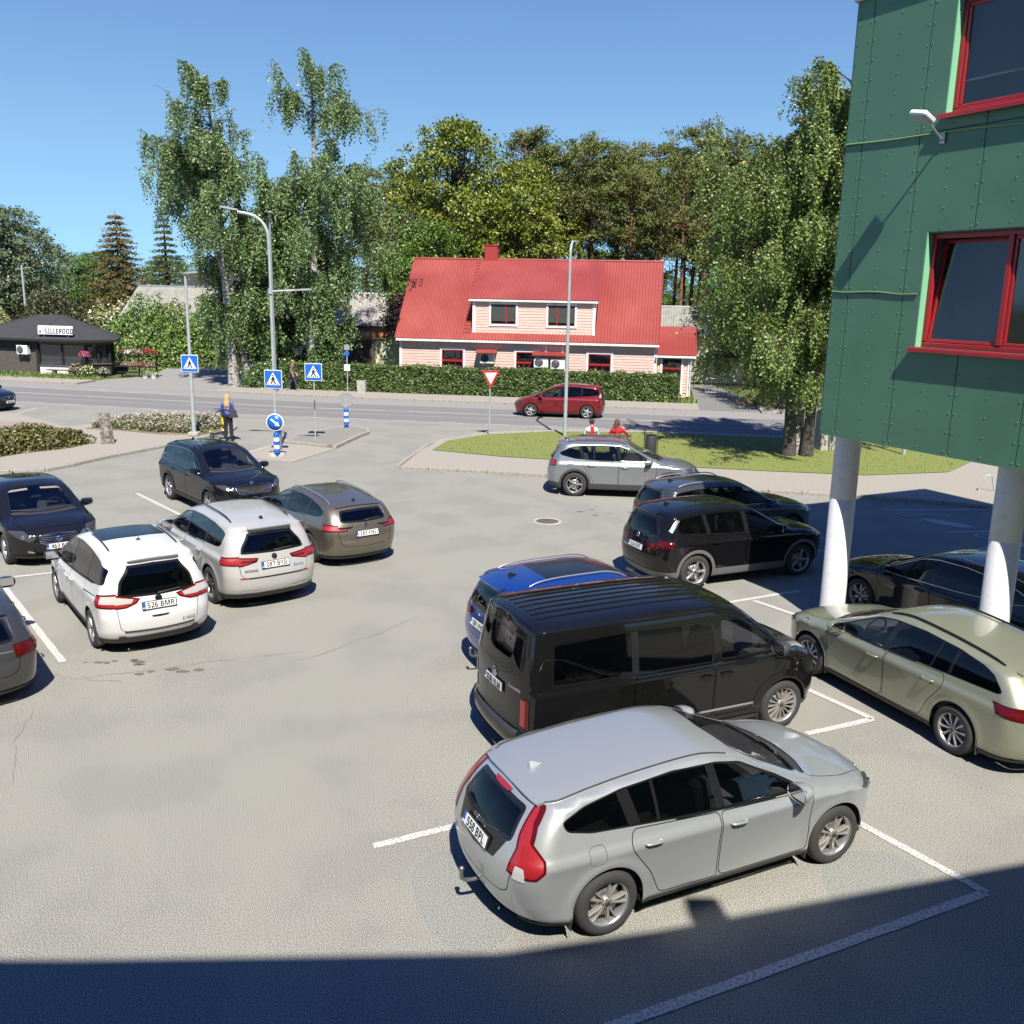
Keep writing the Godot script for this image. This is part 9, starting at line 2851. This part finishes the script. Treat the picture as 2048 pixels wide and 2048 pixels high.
		if k == 0: B.append_array([[Vector3(0.18, 0.97, 0), Vector3(0.27, 0.74, -0.06), 0.058, 0.047, 1], [Vector3(0.27, 0.74, -0.06), Vector3(0.14, 0.62, -0.28), 0.044, 0.033, 0]])
		else: B.append_array([[Vector3(0.18, 0.97, 0), Vector3(0.36, 0.84, -0.06), 0.058, 0.047, 1], [Vector3(0.36, 0.84, -0.06), Vector3(0.17, 1.1, -0.1), 0.044, 0.033, 0]])
		hc = Vector3(0, 1.22, -0.02)
		B.append_array(head_bones(hc, F, 0))
		hands = [hand_bones(Vector3(-0.13, 0.62, -0.29), Vector3(0.3, -0.2, -1), Vector3(0, -1, 0), Vector3(1, 0, 0), 0.4, 0)]
		hands.append(hand_bones(Vector3(0.13, 0.62, -0.29), Vector3(-0.3, -0.2, -1), Vector3(0, -1, 0), Vector3(-1, 0, 0), 0.4, 0) if k == 0 else hand_bones(Vector3(0.165, 1.11, -0.1), Vector3(-0.4, 0.9, -0.1), Vector3(-1, 0, 0), Vector3(0, 0.2, -1), 0.5, 0))
		part(o, "body", person_mesh(B, hands, cols), cloth); face(o, hc, F)
		hb = Buf.new(); hb.use_col = true
		if k == 0: flesh(hb, [[hc + Vector3(0, 0.05, 0), hc + Vector3(0, 0.04, 0.02), 0.1, 0.095, 0], [hc + Vector3(0, 0.04, -0.08), hc + Vector3(0, 0.03, -0.16), 0.05, 0.05, 0]], 0.016, 0.02, [Color(0.05, 0.025, 0.025)])
		else: flesh(hb, [[hc + Vector3(0, 0.04, 0), hc + Vector3(0, 0.0, 0.04), 0.105, 0.1, 0], [hc + Vector3(-0.03, -0.05, 0.06), hc + Vector3(-0.06, -0.3, 0.09), 0.08, 0.06, 0], [hc + Vector3(-0.08, -0.05, 0.03), hc + Vector3(-0.16, -0.3, 0.06), 0.06, 0.05, 0]], 0.016, 0.03, [Color(0.1, 0.05, 0.03)])
		part(o, "cap" if k == 0 else "hair", hb, cloth)
# ---------------------------------------------------------------- the parked and passing cars
func cars():
	CM.grey_steel = mat(lin(0.25, 0.25, 0.25), 0.4, 0.8)
	car_materials()
	var V60 := {"shape": "wagon", "L": [-2.37, -1.388, 1.388, 2.26], "H": 1.48, "hw": 0.93}
	var spec := func(base: Dictionary, more: Dictionary) -> Dictionary:
		var d := base.duplicate(true)
		d.merge(more, true)
		return d
	# 1 silver wagon in front
	var c := make_car(spec.call(V60, {"called": "silver_wagon", "label": "silver estate car with tall red tail lights and tow bar, nearest the viewer", "group": "parked cars",
		"paint": paint(lin(0.385, 0.4, 0.395), 0.45, 0.36), "at": [1.81, -9.09], "heading": 63.9, "plate": "558 BPL", "wheel": "twin", "spokes": 5, "tow": true, "cell": 0.045, "plate_r": 0.83,
		"spoke_mat": mat(lin(0.36, 0.34, 0.31), 0.4, 0.5), "trim": "under", "trim_mat": CM.black, "flaps": true, "rear_wiper": [-0.05, -0.03, 0.34, 0.04], "fin_mat": paint(lin(0.47, 0.5, 0.5), 0.3), "rails": CM.plastic, "rail_lift": 0.004, "rail_r": 0.009, "rail_in": 0.99, "rail": [-1.95, 0.1],
		"tail_side": [[-1.9, 1.29], [-2.02, 1.15], [-2.09, 1.02], [-2.03, 0.91], [-2.05, 0.82], [-2.12, 0.74], [-2.5, 0.68], [-2.5, 1.3]], "rwin": [[0.0, 1.25], [0.42, 1.24], [0.46, 1.22], [0.52, 1.0], [0.5, 0.955], [0.0, 0.94]], "tail_rear": [[0.5, 1.28], [0.555, 1.05], [0.6, 0.95], [0.585, 0.74], [0.95, 0.68], [0.95, 1.3]], "flare": 0.018, "tail_white_side": [[-2.2, 0.82], [-2.2, 0.7], [-2.5, 0.69], [-2.5, 0.82]],
		"extra": [["tailgate_glass", "rear", [[0, 0.97], [0.48, 0.97], [0.38, 0.77], [0, 0.73]], CM.black, 0.004], ["brake_light", "rear", [[0, 1.275], [0.17, 1.27], [0.13, 1.235], [0, 1.23]], CM.red, 0.012]],
		"badges": [["V O L V O", 0.0, 0.93, 0.045], ["D3", 0.5, 0.62, 0.05]]}))
	# 2 black van
	var van_paint := dark_paint(lin(0.0065, 0.0065, 0.0065))
	c = make_car({"shape": "van", "called": "black_van", "label": "black passenger van with ribbed roof between the silver and blue cars", "group": "parked cars", "category": "van", "ribs": [-0.48, -0.32, -0.16, 0.0, 0.16, 0.32, 0.48], "L": [-2.49, -1.5, 1.5, 2.41], "H": 1.95, "hw": 0.952,
		"paint": van_paint, "at": [2.03, -12.31], "heading": 65.5, "plate": "836 VLM", "wheel": "fine", "spokes": 16, "mark": "w", "emblem_r": [1.1, 0.07], "tint_from": 0.4, "fin": false, "cell": 0.055, "mirror_mat": CM.plastic, "flaps": true, "spoke_mat": mat(lin(0.42, 0.4, 0.38), 0.35, 0.6), "rear_wiper": [-0.05, -0.06, 0.42, 0.08],
		"tail_side": [[-2.33, 1.0], [-2.33, 0.62], [-2.6, 0.62], [-2.6, 1.02]], "tail_rear": [[0.69, 1.0], [0.69, 0.62], [0.99, 0.62], [0.99, 1.02]],
		"extra": [["chrome_strip", "side", [[0.98, 0.47], [-0.9, 0.47], [-0.9, 0.5], [0.98, 0.5]], CM.chrome], ["bumper_step", "rear", [[0, 0.56], [0.9, 0.56], [0.9, 0.49], [0, 0.49]], CM.plastic, 0.012]],
		"badges": [["TDI", 0.62, 0.86, 0.05], ["Caravelle", -0.55, 1.08, 0.045]], "grille_mat": CM.chrome})
	# 3 blue SUV
	c = make_car({"shape": "suv", "called": "blue_suv", "label": "bright blue SUV with silver roof rails behind the black van", "group": "parked cars", "L": [-2.2, -1.32, 1.32, 2.18], "H": 1.6, "hw": 0.92,
		"paint": paint(lin(0.012, 0.055, 0.27), 0.45, 0.3), "at": [1.47, -14.75], "heading": 64.0, "plate": "189 VHN", "rails": CM.alloy, "clad": true, "tow": true, "wheel": "twin", "sunroof": [[0.1, 0.0], [0.08, 0.45], [-1.3, 0.45], [-1.32, 0.0]], "trim": "under", "plate_r": 0.84,
		"badges": [["Š K O D A", 0.0, 1.0, 0.055]], "tail_mat": CM.smoked, "lens_mat": CM.deep_red})
	# 4 black SUV, half in the shade
	var tuc := [["garnish", "side", [[-1.78, 1.43], [-2.0, 1.2], [-2.06, 1.24], [-1.86, 1.45]], CM.alloy], ["light_bar", "rear", [[0, 0.99], [0.66, 0.98], [0.66, 0.95], [0, 0.955]], CM.black, 0.01]]
	c = make_car({"shape": "suv", "called": "black_suv", "label": "black SUV with grey wheel arches, its nose in the building's shade", "group": "parked cars", "L": [-2.25, -1.34, 1.34, 2.25], "H": 1.65, "hw": 0.932,
		"paint": dark_paint(lin(0.006, 0.006, 0.0065)), "at": [4.62, -19.81], "heading": 66.0, "plate": "524 DFT", "clad": true, "clad_mat": CM.grey_plastic, "clad_h": 0.16, "wheel": "wide", "spokes": 5, "mark": "oval", "emblem_r": [1.03, 0.05], "extra": tuc, "tail_mat": CM.smoked, "lens_mat": CM.deep_red, "tail_rear": [[0.3, 0.95], [0.42, 0.82], [0.9, 0.84], [0.9, 0.99], [0.62, 0.99]], "plate_r": 0.8, "badges": [["TUCSON", 0.45, 0.74, 0.045]], "fin_x": -1.6, "flaps": true})
	# 5 dark grey SUV behind it
	c = make_car({"shape": "suv", "called": "dark_grey_suv", "label": "dark grey SUV behind the black one, lit only at the tail", "group": "parked cars", "L": [-2.25, -1.335, 1.335, 2.24], "H": 1.58, "hw": 0.925,
		"paint": paint(lin(0.06, 0.068, 0.078), 0.4, 0.3), "at": [5.2, -22.6], "heading": 70.0, "rails": CM.alloy, "clad": true, "wheel": "twin", "trim": "under", "tail_mat": CM.smoked, "lens_mat": CM.deep_red, "fin_x": -1.6})
	# 6 silver SUV by the lawn
	c = make_car({"shape": "suv", "called": "silver_suv", "label": "silver grey SUV parked along the kerb by the lawn", "group": "parked cars", "L": [-2.26, -1.397, 1.397, 2.31], "H": 1.63, "hw": 0.92,
		"paint": paint(lin(0.27, 0.29, 0.305), 0.55, 0.33), "at": [3.3, -28.1], "heading": 95.0, "clad": true, "clad_mat": mat(lin(0.05, 0.05, 0.05), 0.55), "clad_h": 0.17, "wheel": "wide", "spokes": 5, "rails": CM.plastic, "tint_from": -3.0, "clear_rear": true, "trim": "none", "rw": 0.36, "rim": 0.235,
		"xr": [[0.22, -2.15], [0.32, -2.3], [0.5, -2.385], [0.7, -2.39], [0.86, -2.34], [1.0, -2.3], [1.2, -2.2], [1.4, -2.05], [1.5, -1.98], [1.56, -1.98]],
		"dlo": [[0.92, 1.085], [0.55, 1.3], [0.2, 1.475], [-0.1, 1.535], [-0.7, 1.545], [-1.2, 1.52], [-1.6, 1.46], [-1.95, 1.3], [-1.86, 1.23], [-1.4, 1.14], [-0.6, 1.1], [0.4, 1.08]], "pil": [[-0.08, -0.16, 0.1, 0], [-0.82, -0.88, 0.05, 0], [-1.14, -1.28, 0.1, 0]],
		"x_rt": -1.86, "tail_side": [[-2.02, 1.08], [-2.06, 0.92], [-2.5, 0.9], [-2.5, 1.1]]})
	# 7 olive estate on the right
	c = make_car({"shape": "wagon", "called": "olive_estate", "label": "pale olive green estate car beside the white columns", "group": "parked cars", "L": [-2.5, -1.42, 1.42, 2.36], "H": 1.48, "hw": 0.93,
		"paint": paint(lin(0.285, 0.295, 0.21), 0.4, 0.33), "at": [6.12, -13.11], "heading": -22.5, "wheel": "turbine", "spokes": 10, "rails": CM.black, "rail_lift": 0.02, "rail_r": 0.016, "trim": "under", "trim_mat": CM.black, "flap_side": -1.0, "flap": [1.55, 0.78], "fin_x": -1.72, "flaps": true, "cell": 0.05, "tail_mat": CM.smoked, "lens_mat": CM.deep_red,
		"dlo": [[0.98, 0.955], [0.6, 1.16], [0.2, 1.345], [-0.1, 1.395], [-0.6, 1.405], [-1.2, 1.365], [-1.6, 1.3], [-1.76, 1.24], [-1.93, 1.08], [-1.88, 1.045], [-0.6, 0.995], [0.5, 0.955]], "pil": [[-0.1, -0.18, 0.11, 0], [-0.86, -0.95, 0.03, 0], [-1.16, -1.22, 0.05, 0]],
		"tail_side": [[-1.85, 0.96], [-1.95, 0.84], [-2.5, 0.76], [-2.5, 0.94]], "tail_rear": [[0.3, 0.92], [0.4, 0.78], [0.9, 0.76], [0.9, 0.94]]})
	# 8 dark estate under the wing
	c = make_car({"shape": "wagon", "called": "dark_estate", "label": "dark estate car in the shade under the green wing, behind the columns", "group": "parked cars", "L": [-2.43, -1.425, 1.425, 2.42], "H": 1.48, "hw": 0.93,
		"paint": dark_paint(lin(0.014, 0.015, 0.016)), "at": [8.1, -16.35], "heading": -27.0, "wheel": "twin", "trim": "round", "rails": CM.alloy, "tail_side": [[-1.9, 0.98], [-1.95, 0.84], [-2.5, 0.78], [-2.5, 0.98]], "tail_rear": [[0.3, 0.94], [0.36, 0.82], [0.9, 0.78], [0.9, 0.98]], "tail_white": [[0.42, 0.9], [0.44, 0.84], [0.62, 0.83], [0.62, 0.91]]})
	# 9 black SUV facing us
	var KOD := {"shape": "suv", "L": [-2.39, -1.395, 1.395, 2.305], "H": 1.66, "hw": 0.94, "bars": 11, "bars_up": true}
	c = make_car(spec.call(KOD, {"called": "black_suv", "label": "black SUV with upright chrome grille facing us, farthest of the left cars", "group": "parked cars", "paint": dark_paint(lin(0.008, 0.0085, 0.01)), "at": [-8.05, -25.41], "heading": 140.0, "wheel": "wide", "spokes": 5, "rails": CM.plastic, "clad": true, "emblem_f": [0.95, 0.045], "trim": "round", "bar_mat": CM.alloy_dark, "clad_h": 0.13}))
	# 10 bronze estate
	c = make_car({"shape": "wagon", "called": "bronze_estate", "label": "bronze grey estate car right of the light grey SUV", "group": "parked cars", "L": [-2.38, -1.35, 1.35, 2.27], "H": 1.46, "hw": 0.895,
		"paint": paint(lin(0.17, 0.15, 0.115), 0.6, 0.33), "at": [-4.56, -21.5], "heading": -38.0, "plate": "287 FNV", "wheel": "twin", "rails": CM.alloy, "emblem_r": [0.93, 0.05], "mark": "oval", "plate_r": 0.76, "fin_x": -1.75, "trim": "under", "trim_mat": CM.black,
		"rwin": [[0.0, 1.255], [0.46, 1.24], [0.51, 1.215], [0.57, 1.04], [0.52, 1.0], [0.0, 0.985]], "tail_side": [[-1.95, 0.98], [-2.0, 0.84], [-2.5, 0.82], [-2.5, 0.95]], "tail_rear": [[0.42, 0.9], [0.46, 0.83], [0.9, 0.82], [0.9, 0.94]], "tail_dark": [[0.3, 0.92], [0.34, 0.89], [0.62, 0.87], [0.62, 0.91]], "badges": [["COROLLA", 0.45, 0.6, 0.04]]})
	# 11 light grey SUV
	c = make_car(spec.call(KOD, {"called": "light_grey_suv", "label": "light grey SUV with black roof rails next to the white people carrier", "group": "parked cars", "paint": paint(lin(0.42, 0.415, 0.395), 0.05, 0.38), "at": [-5.8, -18.66], "heading": -37.5, "plate": "087 BYD", "wheel": "wide", "spokes": 6, "spoke_mat": CM.alloy_dark, "rails": CM.plastic, "emblem_r": [1.0, 0.05], "emblem_mat": CM.black, "mark": "arrow", "trim": "under", "trim_mat": CM.black, "flaps": true, "cell": 0.05, "clad_h": 0.1,
		"extra": [["reflector", "rear2", [[0.5, 0.66], [0.5, 0.635], [0.85, 0.64], [0.85, 0.67]], CM.red], ["lower_strip", "rear", [[0, 0.66], [0.5, 0.66], [0.5, 0.635], [0, 0.635]], CM.black], ["chrome_skid", "rear2", [[0.3, 0.4], [0.32, 0.36], [0.66, 0.38], [0.6, 0.42]], CM.chrome, 0.014]],
		"badges": [["KODIAQ", 0.46, 0.78, 0.045], ["ŠKODA", -0.46, 0.78, 0.045]], "tail_dark": [[0.34, 0.965], [0.36, 0.945], [0.62, 0.935], [0.62, 0.96]]}))
	# 12 white people carrier
	c = make_car({"shape": "mpv", "called": "white_people_carrier", "label": "white people carrier with dark glass roof and large rear window", "group": "parked cars", "L": [-2.27, -1.394, 1.394, 2.24], "H": 1.68, "hw": 0.915,
		"paint": paint(lin(0.62, 0.62, 0.61), 0.0, 0.4), "at": [-6.99, -16.28], "heading": -36.3, "plate": "526 BMR", "wheel": "twin", "spokes": 8, "sunroof": [[0.2, 0.0], [0.16, 0.5], [-0.95, 0.52], [-1.0, 0.0]], "rails": CM.black, "rail_lift": 0.012, "rail_r": 0.014, "rail": [-1.5, -0.35], "fin": false, "whip": true, "emblem_r": [0.92, 0.055], "emblem_mat": CM.black, "mirror_mat": CM.black, "mark": "", "cell": 0.05, "flaps": true, "trim": "under", "trim_mat": CM.black, "clad_h": 0.1, "valance": 1.3, "tint_from": -0.3,
		"tail_rear": [[0.28, 0.95], [0.34, 0.88], [0.5, 0.82], [0.9, 0.8], [0.9, 1.09], [0.58, 1.02]], "tail_side": [[-1.84, 1.02], [-1.88, 0.84], [-2.5, 0.8], [-2.5, 1.09]], "tail_white": [[0.38, 0.95], [0.42, 0.89], [0.66, 0.88], [0.66, 1.0]], "tail_white_side": [[-1.98, 1.01], [-2.0, 0.9], [-2.5, 0.88], [-2.5, 1.03]],
		"extra": [["reflector", "rear2", [[0.52, 0.36], [0.52, 0.32], [0.9, 0.33], [0.9, 0.37]], CM.deep_red, 0.016], ["boot_sill", "rear", [[0, 0.435], [0.55, 0.45], [0.55, 0.42], [0, 0.405]], CM.plastic, 0.008], ["slide_track", "side", [[-1.15, 0.945], [-1.8, 0.985], [-1.8, 0.97], [-1.15, 0.93]], CM.black], ["gate_handle", "rear", [[0, 0.66], [0.14, 0.66], [0.12, 0.635], [0, 0.63]], CM.black]],
		"badges": [["C-MAX", -0.45, 0.52, 0.05]]})
	# 13 black wagon facing us
	c = make_car(spec.call(V60, {"called": "black_wagon", "label": "black estate car facing us with pale sun visors behind its windscreen", "group": "parked cars", "paint": dark_paint(lin(0.009, 0.009, 0.01)), "at": [-10.95, -20.95], "heading": 141.0, "plate_front": "463 BXK", "wheel": "twin", "emblem_f": [0.62, 0.06], "mark": "bar", "bars": 5, "visors": true, "cell": 0.05, "trim": "under", "plate_f": 0.47,
		"extra": [["fog_lamp_trim", "front2", [[0.46, 0.36], [0.5, 0.33], [0.74, 0.38], [0.7, 0.41]], CM.chrome]]}))
	# 14 dark grey car cut by the left edge
	c = make_car({"shape": "wagon", "called": "grey_hatchback", "label": "dusty dark grey car of which only the tail shows at the left edge", "group": "parked cars", "L": [-2.3, -1.34, 1.34, 2.25], "H": 1.47, "hw": 0.905,
		"paint": paint(lin(0.05, 0.05, 0.051), 0.35, 0.42), "at": [-8.68, -13.75], "heading": -37.5, "wheel": "twin", "cell": 0.05, "plate_r": 0.62, "tail_mat": CM.smoked, "lens_mat": CM.deep_red, "tail_side": [[-1.95, 0.92], [-2.0, 0.76], [-2.5, 0.72], [-2.5, 0.92]], "tail_rear": [[0.56, 0.92], [0.58, 0.74], [0.9, 0.72], [0.9, 0.92]], "extra": [["gate_crease", "rear", [[0, 0.86], [0.55, 0.84], [0.55, 0.83], [0, 0.85]], CM.alloy]]})
	# 15 red people carrier driving past
	c = make_car({"shape": "mpv", "called": "red_people_carrier", "label": "dark red people carrier driving past on the street", "L": [-2.2, -1.375, 1.375, 2.28], "H": 1.62, "hw": 0.875,
		"paint": paint(lin(0.21, 0.008, 0.012), 0.4, 0.3), "at": [2.28, -46.4], "heading": -81.6, "wheel": "wide", "spokes": 5, "cell": 0.07, "rails": CM.plastic, "rail_lift": 0.02, "spoke_mat": mat(lin(0.66, 0.66, 0.66), 0.3, 0.5), "tint_from": -0.1, "tail_side": [[-1.98, 1.32], [-1.9, 1.02], [-2.5, 0.98], [-2.5, 1.34]], "tail_rear": [[0.6, 1.3], [0.64, 1.0], [0.9, 0.98], [0.9, 1.34]], "tail_white_side": [[-2.03, 1.26], [-1.97, 1.06], [-2.5, 1.06], [-2.5, 1.26]]})
	# 16 dark car at the street's left edge
	c = make_car({"shape": "wagon", "called": "navy_car", "label": "dark navy car entering from the left on the street", "L": [-2.0, -1.3, 1.3, 2.1], "H": 1.46, "hw": 0.89,
		"paint": dark_paint(lin(0.008, 0.011, 0.022)), "at": [-25.75, -44.75], "heading": 104.0, "wheel": "twin", "cell": 0.08, "plate_front": "380 BJK", "emblem_f": [0.68, 0.06], "bars": 2})
func _ready():
	# ---- camera, sky, sun, exposure
	var cam := Camera3D.new()
	cam.name = "camera"
	cam.keep_aspect = Camera3D.KEEP_HEIGHT
	cam.fov = rad_to_deg(2.0 * atan(1024.0 / 1885.0)); cam.near = 0.05; cam.far = 2000.0
	add_child(cam)
	cam.position = Vector3(0, 5.8, 0)
	var pitch := deg_to_rad(13.0)
	var roll := deg_to_rad(1.1)
	var f := Vector3(0, -sin(pitch), -cos(pitch))
	var r := Vector3.RIGHT
	var u := r.cross(f)
	var r2 := r * cos(roll) + u * sin(roll)
	cam.basis = Basis(r2, r2.cross(f), -f)
	cam.current = true
	var we := WorldEnvironment.new(); we.name = "world_environment"
	var e := Environment.new()
	e.background_mode = Environment.BG_SKY
	var sky := Sky.new()
	var sm := ProceduralSkyMaterial.new()
	sm.sky_top_color = lin(0.028, 0.09, 0.38); sm.sky_horizon_color = lin(0.4, 0.74, 1.02); sm.sky_curve = 0.16
	sm.ground_bottom_color = Color(0.3, 0.3, 0.28); sm.ground_horizon_color = Color(0.5, 0.6, 0.66)
	sm.sky_energy_multiplier = 1.0
	sky.sky_material = sm
	e.sky = sky
	e.background_energy_multiplier = 0.75
	e.tonemap_mode = Environment.TONE_MAPPER_LINEAR
	e.tonemap_exposure = 1.62
	e.sdfgi_enabled = true; e.ssao_enabled = true; e.ssil_enabled = true
	we.environment = e
	add_child(we)
	var sun := DirectionalLight3D.new(); sun.name = "sun"
	sun.light_energy = 1.6; sun.light_angular_distance = 0.5; sun.light_color = Color(1.0, 0.975, 0.935); sun.shadow_enabled = true
	add_child(sun)
	sun.look_at_from_position(Vector3.ZERO, Vector3(-0.135, -1.0, -0.748))
	# ---- setting
	materials(); nature_materials(); ground_materials()
	grounds()
	green_building()
	pink_house()
	grey_barn_behind()
	yard_shed()
	far_barn()
	kiosk()
	# ---- objects
	cars()
	furniture()
	people()
	# ---- plants
	plants()
